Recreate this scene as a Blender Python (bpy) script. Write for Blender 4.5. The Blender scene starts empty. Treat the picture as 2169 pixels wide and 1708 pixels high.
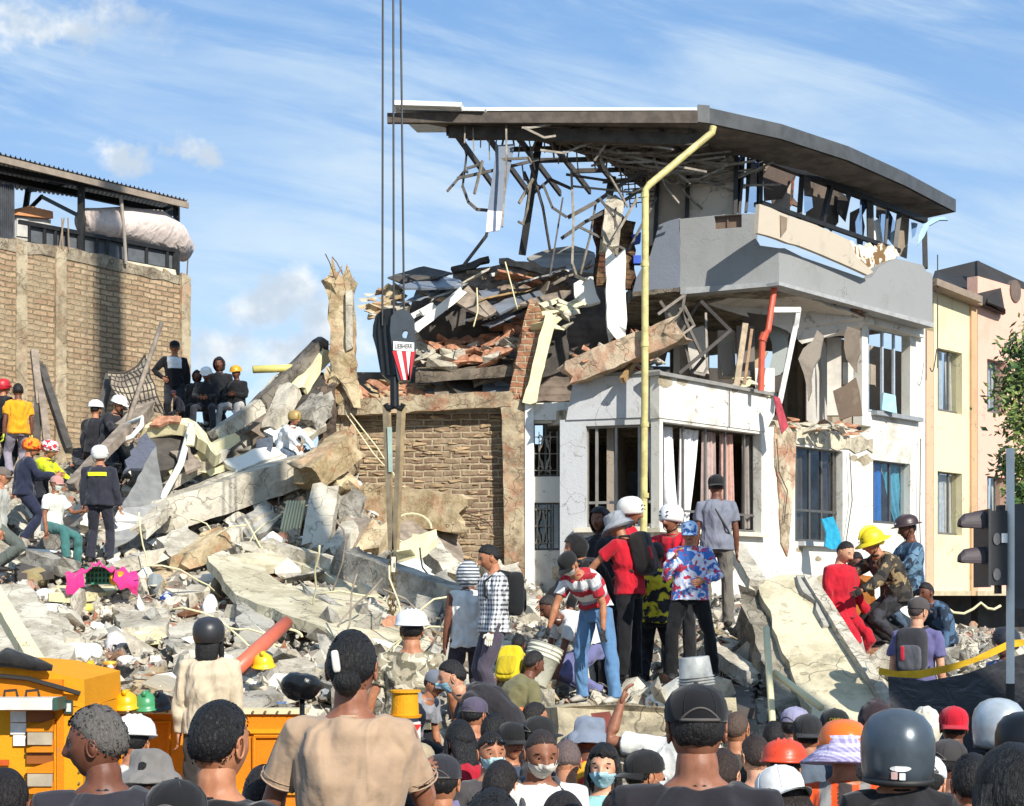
import bpy, bmesh, math, random
import numpy as np
from mathutils import Vector, Matrix, noise
from mathutils.geometry import tessellate_polygon
R = math.radians
rnd = random.Random(7)
SC = bpy.context.scene
COL = SC.collection
F, CX, HY, H = 3400.0, 1084.5, 1270.0, 2.05      # focal length in photo units, centre column, horizon row, eye height
# ---------------- camera
cam = bpy.data.cameras.new('camera'); co = bpy.data.objects.new('camera', cam); COL.objects.link(co)
cam.sensor_width = 36; cam.lens = 36 * F / 2169; cam.shift_y = (HY - 854) / 2169
cam.clip_start = 0.1; cam.clip_end = 3000
co.location = (0, 0, H); co.rotation_euler = (R(90), 0, 0); SC.camera = co
# ---------------- light and exposure
SUN_EL, SUN_AZ = 33, 30       # azimuth: degrees to the right of straight behind the camera
sd = Vector((math.sin(R(SUN_AZ)) * math.cos(R(SUN_EL)), -math.cos(R(SUN_AZ)) * math.cos(R(SUN_EL)), math.sin(R(SUN_EL))))
sl = bpy.data.lights.new('sun', 'SUN'); sl.energy = 4.1; sl.angle = R(0.5); sl.color = (1, .95, .86)
so = bpy.data.objects.new('sun', sl); COL.objects.link(so); so.rotation_euler = sd.to_track_quat('Z', 'Y').to_euler(); so.location = (6, -8, 30)
SC.view_settings.view_transform = 'Standard'; SC.view_settings.look = 'None'
SC.view_settings.exposure = 0.68; SC.view_settings.gamma = 1; SC.view_settings.use_curve_mapping = False
W = bpy.data.worlds.new('World'); SC.world = W; W.use_nodes = True

def lin(c):
    if isinstance(c, str):
        c = [int(c[i:i + 2], 16) / 255 for i in (0, 2, 4)]
        c = [(v / 12.92 if v < .04045 else ((v + .055) / 1.055) ** 2.4) for v in c]
    return (c[0], c[1], c[2], 1)

class NT:
    def __init__(s, nt): s.nt = nt; s.n = nt.nodes; s.l = nt.links
    def new(s, t, **k):
        n = s.n.new(t)
        for a, v in k.items():
            if a.startswith('i_'):
                key = a[2:]; key = int(key) if key.isdigit() else key
                if hasattr(v, 'is_output'): s.l.new(v, n.inputs[key])
                else: n.inputs[key].default_value = v
            else: setattr(n, a, v)
        return n
    def math(s, op, a, b=0, c=None):
        n = s.n.new('ShaderNodeMath'); n.operation = op
        for i, v in enumerate([a, b] + ([c] if c is not None else [])):
            if hasattr(v, 'is_output'): s.l.new(v, n.inputs[i])
            else: n.inputs[i].default_value = v
        return n.outputs[0]
    def ramp(s, v, a, b, x=0., y=1.):
        n = s.n.new('ShaderNodeMapRange'); s.l.new(v, n.inputs[0]); n.interpolation_type = 'SMOOTHSTEP'
        n.inputs[1].default_value = a; n.inputs[2].default_value = b; n.inputs[3].default_value = x; n.inputs[4].default_value = y
        return n.outputs[0]
    def mix(s, f, a, b, blend='MIX'):
        n = s.n.new('ShaderNodeMix'); n.data_type = 'RGBA'; n.blend_type = blend
        for i, v in ((0, f), (6, a), (7, b)):
            if hasattr(v, 'is_output'): s.l.new(v, n.inputs[i])
            else: n.inputs[i].default_value = v
        return n.outputs[2]
    def noise(s, vec, scale, det=4, rough=.55, dist=0.):
        n = s.n.new('ShaderNodeTexNoise'); s.l.new(vec, n.inputs['Vector'])
        n.inputs['Scale'].default_value = scale; n.inputs['Detail'].default_value = det
        n.inputs['Roughness'].default_value = rough; n.inputs['Distortion'].default_value = dist
        return n.outputs['Fac']

def build_sky():
    t = NT(W.node_tree); t.n.clear()
    sky = t.new('ShaderNodeTexSky', sky_type='NISHITA', sun_disc=False, sun_elevation=R(SUN_EL), sun_rotation=R(180 - SUN_AZ))
    sky.air_density = 1.0; sky.dust_density = .35; sky.ozone_density = 2.2; sky.altitude = 900
    tc = t.new('ShaderNodeTexCoord'); sp = t.new('ShaderNodeSeparateXYZ', i_0=tc.outputs['Generated'])
    x, y, z = sp.outputs
    ay = t.math('MAXIMUM', t.math('ABSOLUTE', y), .05)
    u = t.math('DIVIDE', x, ay); v = t.math('DIVIDE', z, ay)
    uv = t.new('ShaderNodeCombineXYZ', i_0=u, i_1=v).outputs[0]
    def mapped(sx, sy, rot, loc=(0, 0, 0)):
        a = t.new('ShaderNodeMapping', i_Rotation=(0, 0, R(rot)), i_Location=loc); t.l.new(uv, a.inputs[0])
        b = t.new('ShaderNodeMapping', i_Scale=(sx, sy, 1)); t.l.new(a.outputs[0], b.inputs[0]); return b.outputs[0]
    warp = t.noise(uv, 5, 3)
    # cirrus streaks running down to the right
    c1 = t.noise(mapped(2.1, 12, 17), 1.9, 8, .62, .9)
    c2 = t.noise(mapped(2.6, 16, 9, (.7, .3, 0)), 1.8, 8, .6, .7)
    c3 = t.noise(mapped(1.3, 2.1, 0, (3.1, 1, 0)), 2.2, 5)
    big = t.ramp(c3, .36, .60)
    ci = t.math('MULTIPLY', t.ramp(t.math('ADD', t.math('MULTIPLY', c1, .6), t.math('MULTIPLY', c2, .4)), .38, .64), t.math('ADD', t.math('MULTIPLY', big, .62), .38))
    ci = t.math('MULTIPLY', ci, t.ramp(v, .02, .2, .45, 1))
    # puffy clouds low on the left
    puff = t.noise(mapped(1, 1.25, 0), 13, 9, .62, .5)
    m = None; wp = t.noise(mapped(1, 1, 0, (2, 1, 0)), 22, 4, .6); wp2 = t.noise(mapped(1, 1, 0, (5, 3, 0)), 26, 4, .6)
    for (px, py, rx, ry) in ((262, 330, 130, 75), (435, 330, 120, 62), (560, 650, 210, 110), (480, 740, 170, 90), (600, 830, 150, 70), (680, 700, 110, 80), (90, 60, 420, 90), (620, 760, 260, 90)):
        du = t.math('DIVIDE', t.math('SUBTRACT', t.math('ADD', u, t.math('MULTIPLY', t.math('SUBTRACT', wp, .5), .09)), (px - CX) / F), rx / F)
        dv = t.math('DIVIDE', t.math('SUBTRACT', t.math('ADD', v, t.math('MULTIPLY', t.math('SUBTRACT', wp2, .5), .06)), (HY - py) / F), ry / F)
        d = t.math('ADD', t.math('MULTIPLY', du, du), t.math('MULTIPLY', dv, dv))
        g = t.math('SUBTRACT', 1, t.math('SQRT', d))
        g = t.math('MULTIPLY', g, 1.0 if px < 1500 else .5)
        m = g if m is None else t.math('MAXIMUM', m, g)
    fwd = t.ramp(y, 0, .1)
    cu = t.math('MULTIPLY', t.ramp(t.math('ADD', t.math('MULTIPLY', m, .5), puff), .62, .95, 0, .95), fwd)
    shade = t.noise(mapped(1, 1, 0, (.013, -.016, 0)), 17, 6)
    ccol = t.mix(t.ramp(shade, .42, .62), (.42, .49, .57, 1), (.70, .72, .72, 1))
    haze = t.mix(t.ramp(v, .0, .42), (.44, .60, .76, 1), (.15, .30, .555, 1))
    base = t.mix(.85, t.mix(1, sky.outputs[0], (.13, .13, .13, 1), 'MULTIPLY'), haze)
    c = t.mix(t.math('MULTIPLY', ci, .82), base, (.50, .60, .68, 1))
    c = t.mix(cu, c, ccol)
    # the overall sky level: Background strength within the daylight range
    c = t.mix(1, c, (9.2, 9.2, 9.2, 1), 'MULTIPLY')
    bg = t.new('ShaderNodeBackground', i_Color=c, i_Strength=.1)
    out = t.new('ShaderNodeOutputWorld'); t.l.new(bg.outputs[0], out.inputs[0])
build_sky()

# ---------------- mapping from the photo's rows and columns to places at a distance
def P(x, y, Y): return Vector(((x - CX) / F * Y, Y, H + (HY - y) / F * Y))
def Yz(y, z): return (z - H) * F / (HY - y)
class VP:                      # an upright wall plane seen at two columns
    def __init__(s, x0, Y0, x1, Y1):
        s.a = Vector(((x0 - CX) / F * Y0, Y0)); b = Vector(((x1 - CX) / F * Y1, Y1))
        s.d = (b - s.a).normalized(); s.n = Vector((s.d.y, -s.d.x))
        if s.n.y > 0: s.n = -s.n
        s.n3 = Vector((s.n.x, s.n.y, 0)); s.d3 = Vector((s.d.x, s.d.y, 0))
    def Y(s, x, off=0):
        a = s.a + s.n * off; k = (x - CX) / F
        t = (k * a.y - a.x) / (s.d.x - k * s.d.y)
        return a.y + t * s.d.y
    def p(s, x, y, off=0): return P(x, y, s.Y(x, off))
    def ang(s): return math.atan2(s.d.y, s.d.x)

# ---------------- materials
MC = {}
def newmat(name):
    m = bpy.data.materials.new(name); m.use_nodes = True
    t = NT(m.node_tree); b = t.n['Principled BSDF']; b.inputs['Roughness'].default_value = .8
    return m, t, b
def setin(t, b, k, v):
    if hasattr(v, 'is_output'): t.l.new(v, b.inputs[k])
    else: b.inputs[k].default_value = v
def obco(t, scale=None):
    tc = t.new('ShaderNodeTexCoord'); return tc.outputs['Object']
def bump(t, b, h, strength=.5, dist=.02):
    n = t.new('ShaderNodeBump', i_Strength=strength, i_Distance=dist); t.l.new(h, n.inputs['Height']); t.l.new(n.outputs[0], b.inputs['Normal'])
def plain(col, rough=.6, metal=0., var=.12, scale=6., bmp=.15, spec=.5, name='paint', bd=.01):
    k = ('plain', str(col), rough, metal, var, scale, bmp)
    if k in MC: return MC[k]
    m, t, b = newmat(name); c = lin(col); v = obco(t)
    nz = t.noise(v, scale, 6, .6)
    d = tuple(x * (1 - var) for x in c[:3]) + (1,); l = tuple(min(1, x * (1 + var)) for x in c[:3]) + (1,)
    setin(t, b, 'Base Color', t.mix(t.ramp(nz, .35, .65), d, l)); setin(t, b, 'Roughness', rough); setin(t, b, 'Metallic', metal)
    b.inputs['Specular IOR Level'].default_value = spec
    if bmp: bump(t, b, t.noise(v, scale * 5, 5, .6), bmp, bd)
    MC[k] = m; return m
def cloth(col, wr=.5, rough=.9, name='cloth', scale=1.):
    k = ('cloth', str(col), wr, scale)
    if k in MC: return MC[k]
    m, t, b = newmat(name); c = lin(col); v = obco(t)
    mp = t.new('ShaderNodeMapping', i_Scale=(1, 1, .55)); t.l.new(v, mp.inputs[0])
    w = t.noise(mp.outputs[0], 6 * scale, 2, .45, .8); w2 = t.noise(v, 60, 2)
    c2 = tuple(x * .82 for x in c[:3]) + (1,)
    setin(t, b, 'Base Color', t.mix(t.ramp(t.noise(v, 12, 4), .4, .7), c, c2)); setin(t, b, 'Roughness', rough)
    b.inputs['Specular IOR Level'].default_value = .25
    try: b.inputs['Sheen Weight'].default_value = .15
    except Exception: pass
    bump(t, b, t.math('ADD', w, t.math('MULTIPLY', w2, .03)), min(1, wr * 1.35), .06)
    MC[k] = m; return m
def patterned(c1, c2, c3=None, scale=9, kind='noise', name='patterned cloth'):
    k = ('pat', c1, c2, c3, scale, kind)
    if k in MC: return MC[k]
    m, t, b = newmat(name); v = obco(t)
    if kind == 'check':
        sp = t.new('ShaderNodeSeparateXYZ', i_0=v)
        a = t.math('GREATER_THAN', t.math('FRACT', t.math('MULTIPLY', t.math('ADD', sp.outputs[0], sp.outputs[1]), scale)), .55)
        z = t.math('GREATER_THAN', t.math('FRACT', t.math('MULTIPLY', sp.outputs[2], scale)), .55)
        f = t.math('MULTIPLY', t.math('ADD', a, z), .5)
    elif kind == 'stripe':
        sp = t.new('ShaderNodeSeparateXYZ', i_0=v); f = t.math('GREATER_THAN', t.math('FRACT', t.math('MULTIPLY', sp.outputs[2], scale)), .5)
    else: f = t.ramp(t.noise(v, scale, 3, .5, .6), .46, .52)
    c = t.mix(f, lin(c1), lin(c2))
    if c3: c = t.mix(t.ramp(t.noise(v, scale * 1.3, 2, .5, 1.), .56, .6), c, lin(c3))
    setin(t, b, 'Base Color', c); b.inputs['Roughness'].default_value = .9
    bump(t, b, t.noise(v, 7, 5, .55, 1.5), .5, .05); MC[k] = m; return m
def concrete(col='b3a78f', dark='6e6558', key='', rough=.9, sc=1., bd=.03, brickdust=0.):
    k = ('conc', col, dark, key, sc, brickdust)
    if k in MC: return MC[k]
    m, t, b = newmat('concrete'); v = obco(t)
    oi = t.new('ShaderNodeObjectInfo'); vv = t.new('ShaderNodeVectorMath', operation='ADD'); t.l.new(v, vv.inputs[0])
    cm = t.new('ShaderNodeCombineXYZ', i_0=t.math('MULTIPLY', oi.outputs['Random'], 50)); t.l.new(cm.outputs[0], vv.inputs[1]); v = vv.outputs[0]
    n1 = t.noise(v, 1.7 * sc, 8, .65, .4); n2 = t.noise(v, 14 * sc, 8, .7)
    c = t.mix(t.ramp(n1, .38, .62), lin(dark), lin(col))
    c = t.mix(t.math('MULTIPLY', t.ramp(n2, .45, .65), .45), c, lin(col))
    sp = t.noise(v, 5 * sc, 6, .7)
    c = t.mix(t.math('MULTIPLY', t.ramp(sp, .56, .64), .5), c, tuple(x * .45 for x in lin(dark)[:3]) + (1,))
    if brickdust: c = t.mix(t.math('MULTIPLY', t.ramp(t.noise(v, 2.6, 5, .6), .5, .6), brickdust), c, lin('a5502f'))
    vo = t.new('ShaderNodeTexVoronoi', feature='DISTANCE_TO_EDGE'); vo.inputs['Scale'].default_value = 1.1 * sc
    wv = t.new('ShaderNodeVectorMath', operation='MULTIPLY_ADD'); t.l.new(v, wv.inputs[2])
    nn = t.new('ShaderNodeTexNoise'); t.l.new(v, nn.inputs['Vector']); nn.inputs['Scale'].default_value = 2.5; t.l.new(nn.outputs['Color'], wv.inputs[0]); wv.inputs[1].default_value = (.9, .9, .9)
    t.l.new(wv.outputs[0], vo.inputs['Vector'])
    crack = t.ramp(vo.outputs['Distance'], .0, .012, 0, 1)
    c = t.mix(t.math('MULTIPLY', t.math('SUBTRACT', 1, crack), .55), c, tuple(x * .3 for x in lin(dark)[:3]) + (1,))
    h = t.math('ADD', t.math('ADD', n2, t.math('MULTIPLY', n1, .6)), t.math('MULTIPLY', crack, .35))
    setin(t, b, 'Base Color', c); b.inputs['Roughness'].default_value = rough; b.inputs['Specular IOR Level'].default_value = .2
    bump(t, b, h, .8, bd); MC[k] = m; return m
def brickmat(c1='9a5a3c', c2='b98a62', mortar='8d8170', bw=.34, bh=.125, ms=.018, stain='c2a878', st=.35, key=''):
    k = ('brick', c1, c2, mortar, key)
    if k in MC: return MC[k]
    m, t, b = newmat('brickwork'); v = obco(t); sp = t.new('ShaderNodeSeparateXYZ', i_0=v)
    wob = t.new('ShaderNodeTexNoise'); t.l.new(v, wob.inputs['Vector']); wob.inputs['Scale'].default_value = 3.5; wob.inputs['Detail'].default_value = 5
    ws = t.new('ShaderNodeSeparateXYZ'); t.l.new(wob.outputs['Color'], ws.inputs[0])
    uv = t.new('ShaderNodeCombineXYZ', i_0=t.math('ADD', sp.outputs[0], t.math('MULTIPLY', ws.outputs[0], .06)), i_1=t.math('ADD', sp.outputs[2], t.math('MULTIPLY', ws.outputs[1], .075))).outputs[0]
    br = t.new('ShaderNodeTexBrick'); t.l.new(uv, br.inputs['Vector'])
    br.inputs['Scale'].default_value = 1; br.inputs['Brick Width'].default_value = bw; br.inputs['Row Height'].default_value = bh
    br.inputs['Mortar Size'].default_value = ms; br.inputs['Mortar Smooth'].default_value = .45; br.inputs['Bias'].default_value = 0
    br.inputs['Color1'].default_value = lin(c1); br.inputs['Color2'].default_value = lin(c2); br.inputs['Mortar'].default_value = lin(mortar)
    n = t.noise(v, .9, 8, .62, .5); n2 = t.noise(v, 9, 8, .7)
    c = t.mix(t.math('MULTIPLY', t.ramp(n, .42, .62), st), br.outputs['Color'], lin(stain))
    c = t.mix(t.math('MULTIPLY', t.ramp(n2, .35, .7), .45), c, tuple(x * .5 for x in lin(c1)[:3]) + (1,))
    setin(t, b, 'Base Color', c); b.inputs['Roughness'].default_value = .92; b.inputs['Specular IOR Level'].default_value = .15
    h = t.math('ADD', t.math('MULTIPLY', br.outputs['Fac'], -1.0), t.math('MULTIPLY', n2, .9))
    bump(t, b, h, 1, .05); MC[k] = m; return m
def wallpaint(col, stain='8b8578', amt=.3, key=''):
    k = ('wall', col, stain, amt, key)
    if k in MC: return MC[k]
    m, t, b = newmat('wall paint'); v = obco(t)
    mp = t.new('ShaderNodeMapping', i_Scale=(1.6, 1.6, .35)); t.l.new(v, mp.inputs[0])
    drip = t.noise(mp.outputs[0], 2.2, 8, .68, .3); n = t.noise(v, 1.1, 8, .65, .6); g = t.noise(v, 30, 6, .7)
    c = t.mix(t.math('MULTIPLY', t.ramp(n, .50, .68), amt), lin(col), lin(stain))
    c = t.mix(t.math('MULTIPLY', t.ramp(drip, .56, .74), amt * .9), c, lin(stain))
    vo = t.new('ShaderNodeTexVoronoi', feature='DISTANCE_TO_EDGE'); vo.inputs['Scale'].default_value = .9; wv = t.new('ShaderNodeVectorMath', operation='MULTIPLY_ADD'); t.l.new(v, wv.inputs[2])
    nn = t.new('ShaderNodeTexNoise'); t.l.new(v, nn.inputs['Vector']); nn.inputs['Scale'].default_value = 2.2; nn.inputs['Detail'].default_value = 6; t.l.new(nn.outputs['Color'], wv.inputs[0]); wv.inputs[1].default_value = (1.1, 1.1, 1.1); t.l.new(wv.outputs[0], vo.inputs['Vector'])
    ck = t.math('MULTIPLY', t.math('SUBTRACT', 1, t.ramp(vo.outputs['Distance'], .0, .009, 0, 1)), t.ramp(t.noise(v, .8, 3), .48, .56)); c = t.mix(t.math('MULTIPLY', ck, .7), c, lin('5f574c'))
    c = t.mix(t.math('MULTIPLY', t.ramp(t.noise(v, 3.4, 7, .75, .8), .60, .66), amt * 1.3), c, lin('7d6f5e'))
    setin(t, b, 'Base Color', c); b.inputs['Roughness'].default_value = .75; b.inputs['Specular IOR Level'].default_value = .3
    bump(t, b, t.math('ADD', g, t.math('MULTIPLY', n, 2)), .35, .02); MC[k] = m; return m
def glassmat(tint='6d8ba8', alpha=.55, rough=.04):
    k = ('glass', tint, alpha)
    if k in MC: return MC[k]
    m, t, b = newmat('window glass'); t.n.remove(b)
    tr = t.new('ShaderNodeBsdfTransparent', i_Color=lin(tint)); gl = t.new('ShaderNodeBsdfGlossy', i_Color=(.8, .86, .92, 1), i_Roughness=rough)
    v = obco(t); fac = t.math('ADD', t.math('MULTIPLY', t.noise(v, 2.5, 3), .15), alpha)
    mx = t.new('ShaderNodeMixShader'); t.l.new(fac, mx.inputs[0]); t.l.new(tr.outputs[0], mx.inputs[1]); t.l.new(gl.outputs[0], mx.inputs[2])
    t.l.new(mx.outputs[0], t.n['Material Output'].inputs[0]); MC[k] = m; return m

# ---------------- objects
def tag(o, label=None, cat=None, group=None, kind=None):
    if label: o['label'] = label
    if cat: o['category'] = cat
    if group: o['group'] = group
    if kind: o['kind'] = kind
    return o
def thing(name, label, cat, loc, group=None, rz=0):
    o = bpy.data.objects.new(name, None); COL.objects.link(o); o.location = loc; o.rotation_euler = (0, 0, rz)
    o.empty_display_size = .2
    return tag(o, label, cat, group)
def wm(o): return Matrix.Translation(o.location) @ o.rotation_euler.to_matrix().to_4x4()
class MB:
    def __init__(s): s.v = []; s.f = []; s.m = []
    def add(s, vs, fs, mi=0):
        k = len(s.v); s.v += [Vector(a) for a in vs]; s.f += [tuple(i + k for i in f) for f in fs]; s.m += [mi] * len(fs); return s
    def box(s, p0, p1, mi=0):
        a, b = p0, p1
        vs = [(a[0], a[1], a[2]), (b[0], a[1], a[2]), (b[0], b[1], a[2]), (a[0], b[1], a[2]), (a[0], a[1], b[2]), (b[0], a[1], b[2]), (b[0], b[1], b[2]), (a[0], b[1], b[2])]
        return s.add(vs, BF, mi)
    def hexa(s, q, off, mi=0):                      # four corners and the offset to the far face
        off = Vector(off); q = [Vector(a) for a in q]
        return s.add(q + [a + off for a in q], [(0, 1, 2, 3), (7, 6, 5, 4), (0, 4, 5, 1), (1, 5, 6, 2), (2, 6, 7, 3), (3, 7, 4, 0)], mi)
    def bar(s, a, b, w, h=None, up=(0, 0, 1), mi=0, ex=0):
        a = Vector(a); b = Vector(b); h = h or w; t = (b - a).normalized(); up = Vector(up)
        if abs(t.dot(up)) > .97: up = Vector((0, 1, 0))
        u = t.cross(up).normalized(); v = u.cross(t)
        a = a - t * ex; b = b + t * ex
        q = [a - u * w / 2 - v * h / 2, a + u * w / 2 - v * h / 2, a + u * w / 2 + v * h / 2, a - u * w / 2 + v * h / 2]
        return s.hexa(q, b - a, mi)
    def loft(s, path, rad, side=None, n=10, cap=True, mi=0, sq=1.):
        path = [Vector(p) for p in path]; N = len(path); k0 = len(s.v); side = Vector(side) if side is not None else Vector((1, 0, 0))
        vs = []; fs = []; u = side
        for i, p in enumerate(path):
            t = (path[min(i + 1, N - 1)] - path[max(i - 1, 0)])
            if t.length < 1e-9: t = Vector((0, 0, 1))
            t.normalize(); uu = u - t * u.dot(t)
            if uu.length < .05: uu = t.orthogonal()
            u = uu.normalized(); w = t.cross(u)
            r = rad[i]; a, b = (r if isinstance(r, (tuple, list)) else (r, r))
            for j in range(n):
                th = 2 * math.pi * j / n; cx, cy = math.cos(th), math.sin(th)
                if sq != 1: cx = math.copysign(abs(cx) ** sq, cx); cy = math.copysign(abs(cy) ** sq, cy)
                vs.append(p + u * a * cx + w * b * cy)
        for i in range(N - 1):
            for j in range(n):
                fs.append((i * n + j, i * n + (j + 1) % n, (i + 1) * n + (j + 1) % n, (i + 1) * n + j))
        if cap: fs.append(tuple(range(n))[::-1]); fs.append(tuple((N - 1) * n + j for j in range(n)))
        return s.add(vs, fs, mi)
    def tube(s, pts, r, n=6, mi=0): return s.loft(pts, [r] * len(pts), n=n, mi=mi)
    def lathe(s, prof, M=None, n=24, mi=0, sx=1., sy=1.):
        vs = []; fs = []; K = len(prof)
        for (r, z) in prof:
            for j in range(n):
                th = 2 * math.pi * j / n; p = Vector((r * sx * math.cos(th), r * sy * math.sin(th), z)); vs.append(M @ p if M else p)
        for i in range(K - 1):
            for j in range(n): fs.append((i * n + j, i * n + (j + 1) % n, (i + 1) * n + (j + 1) % n, (i + 1) * n + j))
        fs.append(tuple(range(n))[::-1]); fs.append(tuple((K - 1) * n + j for j in range(n)))
        return s.add(vs, fs, mi)
    def poly(s, outer, off, holes=(), mi=0):        # flat outline with holes given a thickness
        loops = [[Vector(p) for p in outer]] + [[Vector(p) for p in h] for h in holes]
        tri = tessellate_polygon(loops); flat = [p for l in loops for p in l]; K = len(flat); off = Vector(off)
        fs = [tuple(t) for t in tri] + [tuple(i + K for i in reversed(t)) for t in tri]; b = 0
        for l in loops:
            n = len(l)
            for i in range(n): fs.append((b + i, b + (i + 1) % n, b + (i + 1) % n + K, b + i + K))
            b += n
        return s.add(flat + [p + off for p in flat], fs, mi)
    def build(s, name, mats, parent=None, smooth=False, loc=None, rz=0, bevel=0, subdiv=0, rough=0):
        me = bpy.data.meshes.new(name); mats = mats if isinstance(mats, (list, tuple)) else [mats]
        for m in mats: me.materials.append(m)
        if parent is None:
            if loc is None:
                xs = [v.x for v in s.v]; ys = [v.y for v in s.v]; zs = [v.z for v in s.v]
                loc = Vector(((min(xs) + max(xs)) / 2, (min(ys) + max(ys)) / 2, min(zs)))
            M = Matrix.Translation(loc) @ Matrix.Rotation(rz, 4, 'Z')
        else: M = parent['_wm'] if False else WMAT.get(parent.name, wm(parent))
        Mi = M.inverted(); me.from_pydata([Mi @ v for v in s.v], [], s.f); me.update()
        me.polygons.foreach_set('material_index', s.m)
        bm = bmesh.new(); bm.from_mesh(me); bmesh.ops.recalc_face_normals(bm, faces=bm.faces)
        if bevel: bmesh.ops.bevel(bm, geom=list(bm.edges), offset=bevel, segments=1, affect='EDGES', clamp_overlap=True)
        bm.to_mesh(me); bm.free()
        me.polygons.foreach_set('use_smooth', [smooth] * len(me.polygons)); me.update()
        o = bpy.data.objects.new(name, me); COL.objects.link(o)
        if parent is None: o.location = loc; o.rotation_euler = (0, 0, rz); WMAT[o.name] = M
        else: o.parent = parent; WMAT[o.name] = M
        return o
WMAT = {}
BF = [(0, 3, 2, 1), (4, 5, 6, 7), (0, 1, 5, 4), (1, 2, 6, 5), (2, 3, 7, 6), (3, 0, 4, 7)]
def one(name, mb, mat, label, cat, group=None, **k): return tag(mb.build(name, mat, **k), label, cat, group)
def newell(q):
    n = Vector((0, 0, 0))
    for a, b in zip(q, q[1:] + q[:1]): n += a.cross(b)
    return n.normalized()
def ragged(pts, step=.18, amp=.05, r=rnd):      # subdivides an outline and breaks it up
    out = []; N = len(pts); pts = [Vector(p) for p in pts]
    nrm = newell(pts)
    for i in range(N):
        a, b = pts[i], pts[(i + 1) % N]; d = b - a; n = max(1, int(d.length / step)); s = d.normalized().cross(nrm)
        for k in range(n):
            out.append(a + d * (k / n) + s * r.uniform(-amp, amp) * (1 if k else .4))
    return out
def fn(p, s=1., seed=0):
    return noise.noise(Vector(p) * s + Vector((seed * 7.3, seed * 3.1, 0)))
# ================= GROUND AND RUBBLE HEIGHTS
MUD = []        # places where somebody stands on the heap: (x, y, z)
def cp(px, py, Y): p = P(px, py, Y); return (p.x, p.y, p.z)
CTRL = [cp(100, 1470, 16.8), cp(400, 1490, 16.2), cp(650, 1490, 16.4), cp(250, 1330, 20), cp(20, 1330, 19.5), cp(100, 1240, 22),
        cp(450, 1200, 23), cp(330, 1110, 25.5), cp(450, 1060, 27), cp(600, 930, 29.2), cp(500, 900, 30), cp(250, 980, 29), cp(50, 1010, 28.5),
        cp(850, 1470, 17), cp(950, 1330, 19.6), cp(780, 1230, 22), cp(870, 1150, 26.9), cp(960, 1195, 27.4), cp(1060, 1225, 27.4), cp(1180, 1290, 26.4), cp(1050, 1250, 24.5), cp(700, 1120, 25),
        cp(1060, 1400, 18.5), cp(1000, 1520, 15.8), cp(1200, 1500, 16), cp(1430, 1500, 15.8), cp(1560, 1390, 18), cp(1600, 1310, 20),
        cp(1900, 1370, 19.5), cp(2060, 1385, 20), cp(1300, 1330, 21), cp(1450, 1260, 24), cp(1180, 1330, 23), cp(1800, 1340, 22), cp(1750, 1480, 15.5)]
for x in range(-16, 19, 4): CTRL += [(x, 12.5, 0), (x, 10, 0), (x, 8, 0)]
for x in (-3, 0, 3, 6): CTRL += [(x, 14.2, .1)]
CTRL += [(-9, 14, .4), (-6, 14, .3), (12, 16, 0), (12, 20, .4), (13, 26, .8), (10, 27, 1.2), (16, 22, .3), (17, 34, .5), (8, 31, 1.5), (2, 30, 2.4), (-3, 31, 4), (-6, 33, 5), (-12, 32, 4.2), (-12, 24, 2.6), (-13, 18, 1.2), (-11, 36, 4), (-4, 36, 4), (4, 36, 2), (12, 36, 1)]
def solve():
    global CT, CW, CA
    pts = {}
    for c in CTRL + MUD: pts[(round(c[0], 1), round(c[1], 1))] = c
    A = np.array(list(pts.values())); n = len(A)
    def K(a, b):
        d2 = ((a[:, None, :2] - b[None, :, :2]) ** 2).sum(-1) + 1e-9; return d2 * np.log(d2) * .5
    M = np.zeros((n + 3, n + 3)); M[:n, :n] = K(A, A) + np.eye(n) * .35
    Q = np.c_[np.ones(n), A[:, :2]]; M[:n, n:] = Q; M[n:, :n] = Q.T
    s = np.linalg.solve(M, np.r_[A[:, 2], 0, 0, 0]); CT, CW, CA, K_ = A, s[:n], s[n:], K
    def h(xy):
        xy = np.atleast_2d(xy); z = K(xy, A) @ CW + np.c_[np.ones(len(xy)), xy] @ CA
        return np.maximum(z, -.3)
    return h
HZ = None
def gz(x, y): return float(HZ(np.array([[x, y]]))[0])
def ground():
    b = MB(); b.add([(-400, -60, 0), (400, -60, 0), (400, 1500, 0), (-400, 1500, 0)], [(0, 1, 2, 3)])
    m, t, bs = newmat('asphalt'); v = obco(t); n = t.noise(v, 60, 6, .7); n1 = t.noise(v, .6, 6)
    setin(t, bs, 'Base Color', t.mix(t.ramp(n, .4, .65), (.04, .04, .042, 1), (.075, .072, .07, 1))); bump(t, bs, n, .4, .01)
    setin(t, bs, 'Roughness', .9)
    tag(b.build('road', m, loc=(0, 0, 0)), kind='structure')
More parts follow.
